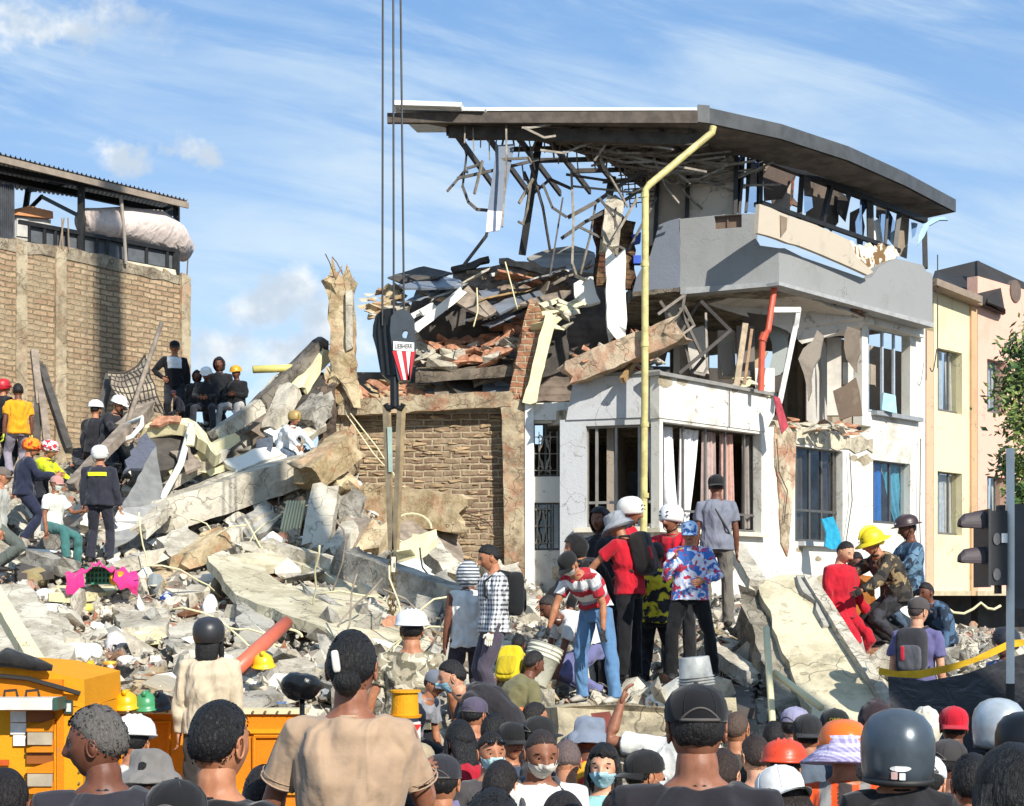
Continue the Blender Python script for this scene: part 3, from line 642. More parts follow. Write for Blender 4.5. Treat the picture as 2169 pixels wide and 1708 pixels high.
    for i, pts in enumerate(([(1702, 370), (1716, 378), (1722, 440), (1704, 452)], [(1880, 440), (1896, 470), (1892, 520), (1876, 500)], [(1822, 410), (1842, 418), (1836, 440), (1820, 470)], [(1786, 398), (1808, 404), (1798, 430)], [(1930, 470), (1944, 474), (1938, 500), (1932, 505)], [(1862, 455), (1878, 452), (1884, 500), (1872, 525)], [(1812, 470), (1824, 440), (1832, 480), (1826, 530), (1815, 520)])):
        b = MB(); b.poly([TW.p(x, y, -.05 - .05 * (i % 2)) for x, y in pts], (0, .01, 0)); b.build('glass_shard', GSKY, parent=B)
    b = MB(); b.poly(ragged([TW.p(1640, 330, -2.2), TW.p(1690, 352, -2.2), TW.p(1680, 420, -2.2), TW.p(1700, 440, -2.2), TW.p(1640, 450, -2.2)], .3, .12), (0, .1, 0)); b.build('inner_wall', concrete('6b5c4e', '3a3029', 'iw', brickdust=.5), parent=B)
    # roof: a thin deck with deep dark beams; its underside is in view
    zr_ = 10.23; rp = [(820, 247), (1500, 262), (1652, 295), (1795, 341), (1915, 394), (2022, 450), (1965, 462), (1705, 362), (1565, 330), (1370, 408), (1290, 345), (1110, 290), (950, 272)]
    Y_ = lambda y: Yz(y, zr_ - .12)
    pts = [P(x, y, Y_(y)) for x, y in rp]
    b = MB(); b.poly(pts, (0, 0, .05)); rf = b.build('roof', plain('6b635a', .8, .2, .3, 3, .4), parent=B)
    # fascia
    fs = MB(); fa = P(1500, 262, Y_(262)); fb = P(2022, 450, Y_(450)); dv = (fb - fa).normalized(); nn = Vector((dv.y, -dv.x, 0))
    fp_ = [P(x, y, Y_(y)) for x, y in ((1500, 262), (1652, 295), (1795, 341), (1915, 394), (2022, 450))]
    for a_, c_ in zip(fp_, fp_[1:]): d_ = (c_ - a_).normalized(); n_ = Vector((d_.y, -d_.x, 0)); fs.hexa([a_ + nn * .03, c_ + nn * .03, c_ + nn * .03 + Vector((0, 0, .26)), a_ + nn * .03 + Vector((0, 0, .26))], -nn * .06)
    fl = P(1478, 258, Y_(258)); fs.hexa([fl, fa + nn * .03, fa + nn * .03 + Vector((0, 0, .30)), fl + Vector((0, 0, .29))], (0, .06, 0)); fs.build('fascia', plain('505151', .5, .3, .15, 4, .1, name='grey sheet metal'), parent=rf)
    b = MB(); a = P(820, 247, Y_(247)); fl2 = fl
    b.hexa([a + Vector((0, 0, -.1)), fl2 + Vector((0, 0, -.02)), fl2 + Vector((0, 0, .18)), a + Vector((0, 0, .06))], (0, .1, 0)); b.build('edge_beam', plain('4f463e', .8, .1, .3, 5, .3), parent=rf)
    b = MB(); b.hexa([a + Vector((.1, .15, .14)), fl2 + Vector((0, .15, .24)), fl2 + Vector((0, .15, .28)), a + Vector((.1, .15, .2))], (.3, 1.6, .1)); b.build('roof_sheet', plain('d9dbd6', .5, .2, .1, 4, .1, name='white roof sheet'), parent=rf)
    b = MB(); b.hexa([P(832, 222, 26.6), P(975, 226, 26.6), P(978, 217, 26.6), P(832, 212, 26.6)], (0.1, .9, .02)); b.hexa([P(845, 232, 26.8), P(1025, 235, 26.8), P(1028, 229, 26.8), P(845, 226, 26.8)], (0.1, .9, .02)); b.build('loose_sheet', plain('dadcd8', .5, .2, .12, 4, .1), parent=rf)
    b = MB()
    for i in range(9):
        f = i / 8; s = P(960 + f * 500, 268, Y_(262) + .25); e2 = s + Vector(((.8 + f * .6), 4.6 - f * 1.2, 0)); b.bar(s + Vector((0, 0, -.06)), e2 + Vector((0, 0, -.06)), .05, .12)
    for i in range(6):
        f = (i + .5) / 6; s = pts[12].lerp(pts[9], f); b.bar(s + Vector((0, 0, -.06)), s + Vector((2.2, -.3 * f, -.04)), .06, .08)
    b.bar(P(950, 262, Y_(262)) + Vector((0, 0, -.13)), P(1480, 285, Y_(275)) + Vector((0, 0, -.1)), .12, .2)
    b.box(P(945, 283, Y_(262)), P(962, 268, Y_(262)) + Vector((0, .15, 0))); b.build('rafters', plain('453f39', .8, .1, .3, 5, .3), parent=rf)
    # hanging studs, bent bars and torn ceiling grid
    rr = random.Random(3); g = MB()
    for i in range(90):
        f = rr.random() ** .7; x = 1100 + f * 420; y = 285 + f * 75 + rr.uniform(-18, 40); Y = 27.5 + f * 2.2 + rr.uniform(-.8, .8)
        p = P(x, y, Y); L = rr.uniform(.4, 1.6); a = rr.uniform(-.5, .5) if rr.random() < .75 else rr.uniform(-1.5, 1.5)
        q = p + Vector((math.cos(a), rr.uniform(-.3, .3), math.sin(a) * .6 + .05)) * L
        if q.z > zr_ - .15: q.z = zr_ - .18
        mid = (p + q) / 2 + Vector((rr.uniform(-.1, .1), 0, rr.uniform(-.15, .1))); g.bar(p, mid, .025, .035); g.bar(mid, q, .025, .035)
    for i in range(26):
        f = i / 25; x = 985 + f * 420; p = P(x, 268 + f * 75, Yz(268 + f * 75, zr_ - .2)); g.bar(p, p + Vector((rr.uniform(-.08, .12), rr.uniform(-.1, .1), -rr.uniform(.2, .55))), .022, .03)
    g.build('ceiling_studs', plain('857c70', .6, .2, .3, 9, .2, name='galvanised stud'), parent=rf)
    hang = [(27.2, .03, [(1080, 232), (1072, 260), (1073, 330), (1069, 400), (1064, 480)]), (27.4, .035, [(975, 270), (988, 330), (980, 395), (992, 428), (1010, 444), (1035, 446), (1055, 430)]),
            (27.4, .03, [(948, 405), (985, 362), (990, 365)]), (27.3, .03, [(990, 357), (1018, 348), (1022, 342), (1005, 410)]), (27.3, .035, [(969, 378), (1060, 358), (1140, 338)]), (27.4, .035, [(1062, 432), (1038, 460), (1030, 500), (984, 560)]),
            (27.4, .03, [(1053, 340), (1062, 338), (1120, 335), (1125, 345)]), (27.4, .03, [(1062, 340), (1060, 440)]), (27.9, .03, [(1124, 350), (1150, 440), (1165, 530)]), (27.8, .035, [(1128, 380), (1100, 430)]), (27.9, .03, [(1150, 390), (1170, 440), (1200, 460)]),
            (28.2, .05, [(1205, 460), (1260, 430), (1340, 375), (1400, 345)]), (28.2, .04, [(1210, 360), (1215, 470), (1212, 560), (1220, 585), (1240, 594)]), (28.4, .04, [(1190, 505), (1240, 470), (1300, 440), (1360, 400)]), (28.3, .03, [(1225, 480), (1330, 532), (1390, 420)]),
            (28.5, .025, [(1262, 430), (1250, 500), (1230, 580)]), (28.3, .02, [(1305, 440), (1300, 520), (1310, 590)]), (28.6, .035, [(1110, 365), (1130, 410), (1165, 380), (1210, 400)]), (28.0, .03, [(1350, 420), (1300, 505)]), (28.0, .03, [(1270, 420), (1300, 460), (1310, 490)]),
            (28.6, .03, [(1200, 370), (1300, 385), (1370, 372)]), (28.4, .025, [(1215, 395), (1340, 408), (1380, 390)]), (28.1, .03, [(1165, 585), (1192, 420)]), (27.8, .02, [(1106, 350), (1110, 380), (1150, 398)]), (27.6, .025, [(1125, 385), (1118, 440), (1108, 475), (1098, 470)])]
    for i, (Y, w, pts_) in enumerate(hang):
        g = MB(); pp = [P(x, y, Y + .15 * k * ((i % 3) - 1)) for k, (x, y) in enumerate(pts_)]
        for a_, c_ in zip(pp, pp[1:]): g.bar(a_, c_, w, w * 1.4, ex=w * .3)
        g.build('bent_stud', plain('4f4a45' if i % 3 else '7d7568', .6, .3, .3, 9, .2), parent=rf)
    g = MB(); g.poly([P(1052, 308, 27.3), P(1090, 305, 27.3), P(1064, 448, 27.0), P(1033, 446, 27.0)], (0, .04, 0)); g.build('hanging_panel', plain('6d7684', .7, 0, .08, 4), parent=rf)
    g = MB(); g.poly([P(1033, 446, 27.0), P(1064, 448, 27.0), P(1058, 488, 26.9), P(1029, 492, 26.9)], (0, .04, 0)); g.build('hanging_panel', plain('d6d3da', .7, 0, .08, 4), parent=rf)
    g = MB(); g.bar(P(1142, 300, 28.6), P(1106, 540, 28.8), .13, .13); g.build('leaning_post', DARKM, parent=rf)
    g = MB(); g.bar(P(1297, 375, 29), P(1290, 415, 29), .14, .14); g.build('stub_post', DARKM, parent=rf)
    # ceiling grid squares at the inner end
    g = MB()
    for i in range(7): g.bar(P(1310 + i * 4, 372 + i * 10, 29.6), P(1395 + i * 2, 368 + i * 9, 29.9), .02, .02)
    for i in range(6): g.bar(P(1315 + i * 14, 365, 29.6), P(1322 + i * 13, 440, 29.8), .02, .02)
    g.build('ceiling_grid', plain('6b635a', .6, .3), parent=rf)
    for i, (q_, c_) in enumerate((([(1405, 650), (1455, 640), (1440, 720), (1410, 735)], 'a39a8d'), ([(1455, 700), (1490, 690), (1500, 790), (1465, 785)], 'bdb6ab'), ([(1572, 660), (1632, 668), (1618, 740), (1575, 735)], '5d5248'), ([(1585, 735), (1625, 745), (1605, 815), (1562, 805)], 'b59d80'), ([(1630, 680), (1680, 670), (1660, 790), (1632, 800)], '9aa09d'), ([(1690, 760), (1730, 700), (1742, 712), (1712, 850)], '8f857a'), ([(1765, 830), (1810, 800), (1825, 880), (1780, 890)], '6a5a4c'), ([(1385, 700), (1410, 690), (1405, 770), (1388, 775)], '4f463e'), ([(1520, 735), (1552, 720), (1560, 800), (1530, 795)], 'a8a298'), ([(1795, 690), (1822, 700), (1815, 790), (1790, 760)], '7b6f62'))):
        b = MB(); b.poly(ragged([P(x, y, 29.3 + .22 * (i % 5)) for x, y in q_], .2, .05), (.03, .06, 0)); b.build('torn_panel', wallpaint(c_, '4c4238', .5), parent=B)
    # crumpled window frame and pipes in the open storey
    for i, (Y, w, pts_, c) in enumerate(((28.6, .06, [(1487, 640), (1547, 700), (1500, 740), (1440, 790)], '3e3a36'), (28.7, .05, [(1440, 655), (1490, 760), (1465, 790), (1445, 700), (1480, 640)], '59524b'), (28.8, .04, [(1495, 665), (1498, 780), (1490, 795), (1470, 790)], '8a8279'), (28.6, .05, [(1395, 665), (1450, 625), (1440, 700), (1400, 640)], '6f675e'),
                                         (28.7, .04, [(1420, 690), (1450, 650), (1470, 690), (1430, 720)], '857c70'), (28.4, .09, [(1640, 657), (1690, 657), (1685, 690), (1652, 850)], 'dcdad4'), (28.3, .1, [(1560, 815), (1578, 690)], 'b9a58a'), (28.2, .05, [(1577, 812), (1592, 700)], '8c6f50'))):
        g = MB(); pp = [P(x, y, Y + .1 * k * ((i % 2) * 2 - 1)) for k, (x, y) in enumerate(pts_)]
        for a_, c_ in zip(pp, pp[1:]): g.bar(a_, c_, w, w, ex=w * .4)
        g.build('bent_frame', plain(c, .6, .2, .2, 8, .1), parent=B)
    g = MB(); g.tube([P(1640, 612, 28.3), P(1627, 700, 28.1), P(1615, 716, 28.1), P(1613, 770, 28.1), P(1612, 828, 28.1)], .055, 10); g.tube([P(1620, 706, 28.1), P(1614, 722, 28.1)], .075, 10); g.build('drain_pipe', plain('c2543a', .45, 0, .1, 6, 0, name='orange pvc'), parent=B)
    # yellow rain pipe
    g = MB(); g.tube([P(1511, 268, 26.6), P(1508, 282, 26.6), P(1500, 288, 26.6), P(1375, 392, 26.4), P(1367, 404, 26.4), P(1366, 800, 26.4), P(1363, 1180, 26.4)], .058, 14)
    for y in (414, 560, 730, 900, 1050): g.tube([P(1366, y - 5, 26.4), P(1366, y + 5, 26.4)], .068, 14)
    g.build('rain_pipe', plain('c3b677', .45, 0, .22, 5, .1, name='yellow pvc'), parent=B)
    r4 = random.Random(12)
    for k in range(26):
        f = r4.random(); x = 1400 + f * 550; pl = PM; y = r4.choice((r4.uniform(800, 890), r4.uniform(900, 960), r4.uniform(1120, 1240))) if x < 1620 else r4.uniform(880, 1240)
        if (1680 < x < 1790 or 1845 < x < 1932) and y < 1150: continue
        if x < 1640 and y < 1240: off = .055 if y < 890 else .034
        else: off = .004
        if x < 1640 and 890 < y < 1125: continue
        sz = r4.uniform(5, 20); pts_ = [pl.p(x + sz * math.cos(a) * r4.uniform(.5, 1.1), y + sz * .8 * math.sin(a) * r4.uniform(.5, 1.1), off) for a in [j * math.pi / 5 for j in range(10)]]
        g = MB(); g.poly(pts_, -n * .003); g.build('chipped_plaster', concrete('b3a893', '83775f', 'cp2'), parent=B)
    for k, pts_ in enumerate(([(1545, 815), (1546, 900), (1545, 905)], [(1645, 930), (1650, 1000), (1668, 1040), (1660, 1110)], [(1800, 960), (1805, 1060), (1790, 1160)], [(1950, 930), (1948, 1100), (1952, 1240)])):
        g = MB(); g.tube([PM.p(x, y, .09) for x, y in pts_], .01, 5); g.build('wire', plain('4a443c', .8), parent=B)
    # wall writing left on the torn lining
    return B
def text(s, size, mat, p, rx=90, rz=0, parent=None, name='lettering', ext=.002, sx=1.):
    cu = bpy.data.curves.new(name, 'FONT'); cu.body = s; cu.size = size; cu.extrude = ext; cu.align_x = 'CENTER'; cu.align_y = 'CENTER'
    tmp = bpy.data.objects.new('t', cu); me = bpy.data.meshes.new_from_object(tmp); bpy.data.objects.remove(tmp); me.materials.clear(); me.materials.append(mat)
    M = Matrix.Translation(p) @ Matrix.Rotation(R(rz), 4, 'Z') @ Matrix.Rotation(R(rx), 4, 'X') @ Matrix.Diagonal((sx, 1, 1, 1))
    o = bpy.data.objects.new(name, me); COL.objects.link(o)
    PM_ = WMAT.get(parent.name, wm(parent)); me.transform(PM_.inverted() @ M); o.parent = parent; return o
def brick_party():
    # the brick side wall of the ruin, in front of the collapsed part
    B = thing('brick_wall', 'bare brick side wall with concrete frame standing under the heap of the collapsed storey', 'wall', P(920, HY, 28.3) - Vector((0, 0, H)))
    W_ = VP(690, 28.5, 1115, 28.3)
    pts = ragged([W_.p(722, 872), W_.p(800, 864), W_.p(900, 860), W_.p(1075, 852), W_.p(1075, 1330), W_.p(735, 1330), W_.p(728, 1000)], .25, .03)
    b = MB(); b.poly(pts, (0, .25, 0)); b.build('bricks', brickmat('745d4c', '988068', 'b8a688', bw=.33, bh=.112, ms=.026, stain='b09c80', st=.65, key='c'), parent=B)
    for args in ((P(715, 866, 28.2), P(1082, 846, 28.1), .3, .28, 'tie_beam'), (P(1088, 850, 28.15), P(1097, 1330, 28.15), .42, .3, 'column'), (P(722, 870, 28.4), P(733, 1000, 28.4), .5, .3, 'column')):
        beam(args[4], args[0], args[1], args[2] if args[4] == 'column' else .25, args[3], concrete('b8a98c', '7d6c57', 'tb', brickdust=.3), None, parent=B, amp=.035)
    # rough mortar proud of the wall
    r = random.Random(9); g = MB()
    for i in range(260):
        x = r.uniform(740, 1070); y = r.uniform(880, 1290); vs, fs = CHUNKS[r.randrange(14)]; p = W_.p(x, y, .01); s = r.uniform(.04, .16)
        g.add([Vector((v.x * s * 2, v.y * .05, v.z * s * .6)) + p for v in vs], fs, 0)
    g.build('mortar_lumps', plain('a08868', .9, 0, .3, 6, .5), parent=B)
    # white corner strip
    return B
def left_building():
    L = thing('brick_building', 'tall pinkish brick party wall at the left with a rooftop terrace under a metal roof', 'building', P(200, HY, 32) - Vector((0, 0, H)))
    LW = VP(0, 30.2, 393, 33.9); rz = LW.ang()
    base = LW.p(200, 1300); me = [LW.p(-300, 430), LW.p(0, 508), LW.p(60, 514), LW.p(130, 522), LW.p(250, 552), LW.p(393, 590), LW.p(391, 1290), LW.p(-300, 1400)]
    hole = [LW.p(131, 757), LW.p(141, 755), LW.p(144, 770), LW.p(133, 772)]
    b = MB(); b.poly(ragged(me, .4, .02), -LW.n3 * .3, [hole])
    # a turned child object lines the bricks up with the wall
    w = b.build('bricks', brickmat('a3876c', 'c2a888', '85785f', bw=.32, bh=.105, ms=.015, stain='a8987c', st=.8, key='l'), parent=L)
    M = Matrix.Rotation(-rz, 4, 'Z'); w.data.transform(M); w.rotation_euler = (0, 0, rz)
    b = MB(); b.poly([LW.p(391, 588, 0), LW.p(391, 1290, 0), LW.p(391, 1290, -9), LW.p(391, 588, -9)], (-.2, 0, 0)); b.build('side_wall', wallpaint('a8957b', '7a6a55', .4), parent=L)
    for (x, w0, off) in ((38, .26, .0), (120, .3, .0), (350, .16, .0), (385, .3, .02)):
        y0 = 508 + (x / 393) ** 1.1 * 82; a = LW.p(x, y0 - 4, off - .1); c = LW.p(x - 2, 1290, off - .1)
        o = beam('column', c, a, w0, .25, concrete('b5a78c', '857660', 'lc', brickdust=.25 if x > 300 else 0.1), None, parent=L, amp=.02, up=LW.d3)
    b = MB(); b.poly(ragged([LW.p(-300, 428, .02), LW.p(0, 504, .02), LW.p(130, 520, .02), LW.p(250, 548, .02), LW.p(394, 586, .02), LW.p(394, 604, .02), LW.p(200, 562, .02), LW.p(0, 526, .02), LW.p(-300, 450, .02)], .3, .03), -LW.n3 * .34); b.build('capping', concrete('a89c86', '736757', 'cp'), parent=L)
    # terrace structure
    T = []
    zt = LW.p(393, 432).z
    def tp(x, y, o=0): return LW.p(x, y, o)
    b = MB()
    for x, y0, y1, w in ((374, 432, 585, .12), (172, 378, 545, .12)): b.bar(tp(x, y0, -.1), tp(x, y1, -.1), w, w)
    for (a, c, w) in ((((-60, 395), (380, 498)), 0, 0),): pass
    b.bar(tp(374, 433, -.1), tp(310, 462, -2.6), .08, .1); b.bar(tp(172, 378, -.1), tp(60, 402, -2.6), .08, .12); b.bar(tp(-50, 366, -1.2), tp(365, 452, -1.2), .1, .13); b.bar(tp(90, 418, -2), tp(172, 460, -.3), .05, .07); b.bar(tp(60, 402, -2.6), tp(40, 540, -2.6), .1, .1); b.bar(tp(90, 415, -2.6), tp(50, 455, -2.6), .07)
    b.bar(tp(310, 462, -2.6), tp(310, 570, -2.6), .1, .1); b.bar(tp(-50, 348, -.1), tp(385, 432, -.1), .08, .1)
    b.build('roof_frame', DARKM, parent=L)
    # corrugated roof
    a0, a1 = tp(-200, 278, .35), tp(398, 427, .35); c0 = tp(-200, 372, -3.2) ; c1 = tp(372, 446, -3.0)
    g = MB(); NX = 240; vs = []
    for j, (s, e) in enumerate(((a0, a1), (c0, c1))):
        for i in range(NX + 1):
            f = i / NX; p = s.lerp(e, f); ph = (f * 60) % 1; p = p + Vector((0, 0, .045 if ph < .22 else 0)); vs.append(p)
    g.add(vs, [(i, i + 1, NX + 2 + i, NX + 1 + i) for i in range(NX)]); g.add([v + Vector((0, 0, .012)) for v in vs], [(i, i + 1, NX + 2 + i, NX + 1 + i) for i in range(NX)])
    g.build('corrugated_roof', plain('b3a899', .6, .3, .2, 3, .1), parent=L)
    g = MB(); g.bar(a0 + Vector((0, .03, -.08)), a1 + Vector((0, .03, -.08)), .05, .12); g.build('eave_trim', plain('8d7f70', .7), parent=L)
    # railing panels
    g = MB(); rail = plain('3c3f43', .5, .2)
    g.bar(tp(40, 470, -.1), tp(374, 532, -.1), .06, .08)
    for x in (62, 95, 118, 142, 205, 228, 268, 311, 355): g.bar(tp(x, 473 + (x - 40) * .186, -.1), tp(x, 517 + (x - 40) * .186, -.1), .05, .05)
    g.bar(tp(40, 512, -.1), tp(374, 574, -.1), .05, .05); g.build('railing', DARKM, parent=L)
    g = MB(); g.poly([tp(62, 476, -.16), tp(372, 534, -.16), tp(372, 570, -.16), tp(62, 512, -.16)], -LW.n3 * .03); g.build('railing_panel', plain('565a5e', .7, 0, .15, 5, .2), parent=L)
    g = MB(); g.poly([tp(150, 530, -.05), tp(372, 572, -.05), tp(374, 585, -.05), tp(240, 560, -.05), tp(150, 540, -.05)], -LW.n3 * .15); g.build('terrace_edge', plain('cfc4aa', .8, 0, .25, 4), parent=L)
    # tarpaulin bundle, tank, sheets, door-like sheet
    b = MB(); pts = [(145, 463), (180, 462), (230, 470), (290, 476), (335, 497), (368, 520)]; b.loft([tp(x, y + 18, -.8) for x, y in pts], [(.3, .3), (.42, .36), (.5, .42), (.5, .42), (.5, .38), (.25, .2)], side=(0, 1, 0), n=20)
    b.v = [v + LW.n3 * .42 for v in b.v]
    for p in b.v: p += noise.noise_vector(p * 1.6) * .14 + noise.noise_vector(p * 4.3) * .05
    one('tarpaulin_bundle', b, cloth('d9c9c0', .6), 'pale pinkish tarpaulin bundle lying behind the terrace railing', 'tarpaulin', smooth=True)
    b = MB(); b.hexa([tp(30, 455, -.5), tp(113, 463, -.5), tp(112, 448, -.5), tp(62, 436, -.5), ][:4], -LW.n3 * .8); one('orange_board', b, plain('c98a5c', .7, 0, .15, 5), 'orange brown board on top of the white crate on the terrace', 'board')
    b = MB(); b.hexa([tp(33, 508, -.6), tp(105, 517, -.6), tp(108, 466, -.6), tp(33, 458, -.6)], -LW.n3 * .7); b.hexa([tp(36, 500, -.57), tp(60, 503, -.57), tp(60, 466, -.57), tp(36, 462, -.57)], -LW.n3 * .02); one('storage_crate', b, plain('b9b7b0', .7, 0, .15, 5), 'whitish storage crate under the orange board on the terrace', 'crate')
    g = MB(); vs = []
    for j, z in enumerate((508, 390)):
        for i in range(25): vs.append(tp(-22 + i * 2.2, z, -.12 + (.05 if i % 2 else 0)))
    g.add(vs, [(i, i + 1, 26 + i, 25 + i) for i in range(24)]); one('metal_sheets', g, plain('8a8d92', .4, .6, .2, 4, 0), 'upright corrugated metal sheets leaning at the left end of the terrace', 'metal sheet')
    g = MB(); g.tube([tp(256, 385 + 30, .1), tp(262, 480, .1), tp(267, 560, .1)], .035, 8); one('terrace_pole', g, plain('a99e90', .6), 'thin pale pole in front of the terrace railing', 'pole')
    g = MB(); g.tube([tp(395, 600, -.3), tp(399, 530, -.3)], .015, 5); one('rebar_rod', g, plain('6b5848', .8), 'thin rusty rod rising at the right edge of the brick building', 'rod')
    g = MB()
    for x0, x1 in ((125, 136), (133, 131), (146, 144)): g.tube([tp(x0, 530, .05), tp(x1, 462, .05)], .014, 5)
    g.build('rebar', plain('8d7a66', .8), parent=L)
def right_buildings():
    Yp = PM; n = PM.n3
    def blk(name, label, x0, x1, top0, top1, col, wins, roofpts):
        B = thing(name, label, 'building', PM.p(x0, HY) - Vector((0, 0, H)))
        wm_ = wallpaint(col, 'a8957a', .35, col)
        wall(PM, [(x0, top0), (x1, top1), (x1, 1262), (x0, 1262)], wins, .25, wm_, 'wall', B)
        b = MB(); b.hexa([PM.p(x0, 1262, -1), PM.p(x1, 1262, -1), PM.p(x1, 1390, -1), PM.p(x0, 1390, -1)], -n * .2); b.build('ground_floor', plain('4a433c', .9, 0, .3, 2), parent=B)
        b = MB(); b.hexa([PM.p(x0, 1262, .1), PM.p(x1, 1262, .1), PM.p(x1, 1252, .1), PM.p(x0, 1252, .1)], -n * 1.3); b.build('slab_edge', plain('b9ab8c', .8), parent=B)
        for w in wins: win(PM, *w, B, mull=(.45, ), glass=GL, fr=plain('77716a', .5, .4), fw=.045, curtain=[(.02, .46, 'c9ccd0', .02, .42), (.5, .95, 'd2cdc4', .52, .9)])
        return B
    Bp = blk('narrow_facade_strip', 'narrow pale orange strip of wall between the white ruin and the yellow house', 1962, 1977, 700, 703, 'cfa98a', [], None)
    Y1 = blk('yellow_house', 'pale yellow house with two stacked windows right of the ruin', 1978, 2057, 597, 631, 'd9cea8', [(1986, 2038, 737, 870), (1986, 2038, 998, 1132)], None)
    b = MB(); b.poly([PM.p(1978, 598, .3), PM.p(2068, 634, .3), PM.p(2085, 590, -1.2), PM.p(2075, 553, -1.5), PM.p(1985, 575, -1.5)], (0, .2, .05)); b.build('roof', plain('1f1d1c', .8, 0, .2, 3), parent=Y1)
    b = MB(); b.bar(PM.p(1975, 598, .25), PM.p(2072, 636, .25), .2, .14); b.bar(PM.p(1975, 606, .12), PM.p(2072, 644, .12), .2, .1); b.build('gutter', plain('8a7a6a', .7), parent=Y1)
    b = MB(); q = [PM.p(2058, 636, .05), PM.p(2070, 641, .05), PM.p(2070, 1262, .05), PM.p(2058, 1262, .05)]; b.hexa(q, -n * .2); b.build('brown_pilaster', wallpaint('c9a27c', '9d7c5a', .3), parent=Y1)
    Pk = blk('pink_house', 'pale pink house with upper windows at the right edge behind the traffic light', 2071, 2260, 585, 640, 'dcb09c', [(2091, 2131, 760, 873), (2091, 2131, 1008, 1110)], None)
    b = MB(); b.poly([PM.p(2072, 640, .2), PM.p(2130, 665, .2), PM.p(2130, 655, .3), PM.p(2092, 640, .3), PM.p(2090, 600, -.5), PM.p(2120, 610, .0), PM.p(2200, 640, .0), PM.p(2200, 612, -.2), PM.p(2070, 552, -.8)], (0, .2, 0)); b.build('roof', plain('2a2624', .8, 0, .2, 3), parent=Pk)
    b = MB(); c = PM.p(2152, 617, .03); b.loft([c, c - n * .1], [(.25, .25)] * 2, side=PM.d3, n=20); b.build('round_vent', plain('6a5a50', .8), parent=Pk)
    g = MB(); g.tube([PM.p(1986, 540, .3), PM.p(1986, 780, .3)], .012, 5); g.tube([PM.p(1984 - k * 2, 740 + math.sin(k / 8 * 3.14) * 30 + k * 4, .35) for k in range(8)], .012, 5)
    one('hanging_cable', g, plain('3a3634', .7), 'thin dark cable hanging between ruin and yellow house', 'cable')
    g = MB(); g.tube([P(1962 + k, 1270 + 0 * k, 24) for k in range(2)], .02, 5)
    # awning blue scrap at roof end
    b = MB(); pts = [(1944, 520), (1946, 500), (1955, 478), (1975, 462), (2000, 459), (2008, 466), (1990, 466), (1968, 478), (1958, 500)]
    b.poly([PM.p(x, y, .2) for x, y in pts], (0.02, .1, 0)); one('blue_sheet', b, plain('9fc3d6', .6, 0, .1, 4), 'light blue plastic sheet flapping at the right end of the torn roof', 'plastic sheet')
# ================= THINGS LYING ON AND STANDING OVER THE HEAP
HITC = {}
def hit(px, py, y0=13.2, y1=33):                # distance at which the sight line meets the heap
    k = (round(px), round(py))
    if k in HITC: return HITC[k]
    Ys = np.linspace(y0, y1, 200); pz = H + (HY - py) / F * Ys; hz = HZ(np.c_[(px - CX) / F * Ys, Ys])
    i = np.argmax(hz >= pz) if (hz >= pz).any() else -1
    HITC[k] = float(Ys[i]); return HITC[k]
def G(px, py, d=0.): return P(px, py, hit(px, py) + d)
def pt(c):
    if isinstance(c, Vector): return c
    return P(c[0], c[1], c[2]) if len(c) > 2 and c[2] > 5 else G(c[0], c[1], c[2] if len(c) > 2 else 0)
MT = {}
def mt(k):
    if k not in MT:
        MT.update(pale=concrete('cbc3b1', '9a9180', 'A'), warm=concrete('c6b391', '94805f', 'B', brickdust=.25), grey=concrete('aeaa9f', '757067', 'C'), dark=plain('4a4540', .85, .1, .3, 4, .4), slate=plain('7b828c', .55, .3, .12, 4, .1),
                  white=wallpaint('e4e1d6', 'a29a8a', .3), clay=plain('a9785c', .85, 0, .35, 9, .5), brown=plain('85786a', .85, 0, .3, 5, .4), wood=plain('94774f', .8, 0, .25, 9, .4), black=plain('1b1a1a', .7, 0, .2, 5, .2),
                  steel=plain('8b8a86', .4, .6, .2, 6, .1), cream=wallpaint('d9cfa6', 'a39672', .3))
    return MT[k]
def S(name, q, th, m, label, cat='concrete slab', rag=.05, off=None, **k):
    return qslab(name, [pt(c) for c in q], th, mt(m) if isinstance(m, str) else m, label, cat, rag=rag, off=off, **k)
def BB(name, a, c, w, h, m, label, cat='concrete beam', **k):
    return beam(name, pt(a), pt(c), w, h, mt(m) if isinstance(m, str) else m, label, cat, **k)
def T(name, pts, r, m, label, cat, n=8, **k):
    g = MB(); g.tube([pt(p) for p in pts], r, n); return one(name, g, mt(m) if isinstance(m, str) else m, label, cat, smooth=True, **k)
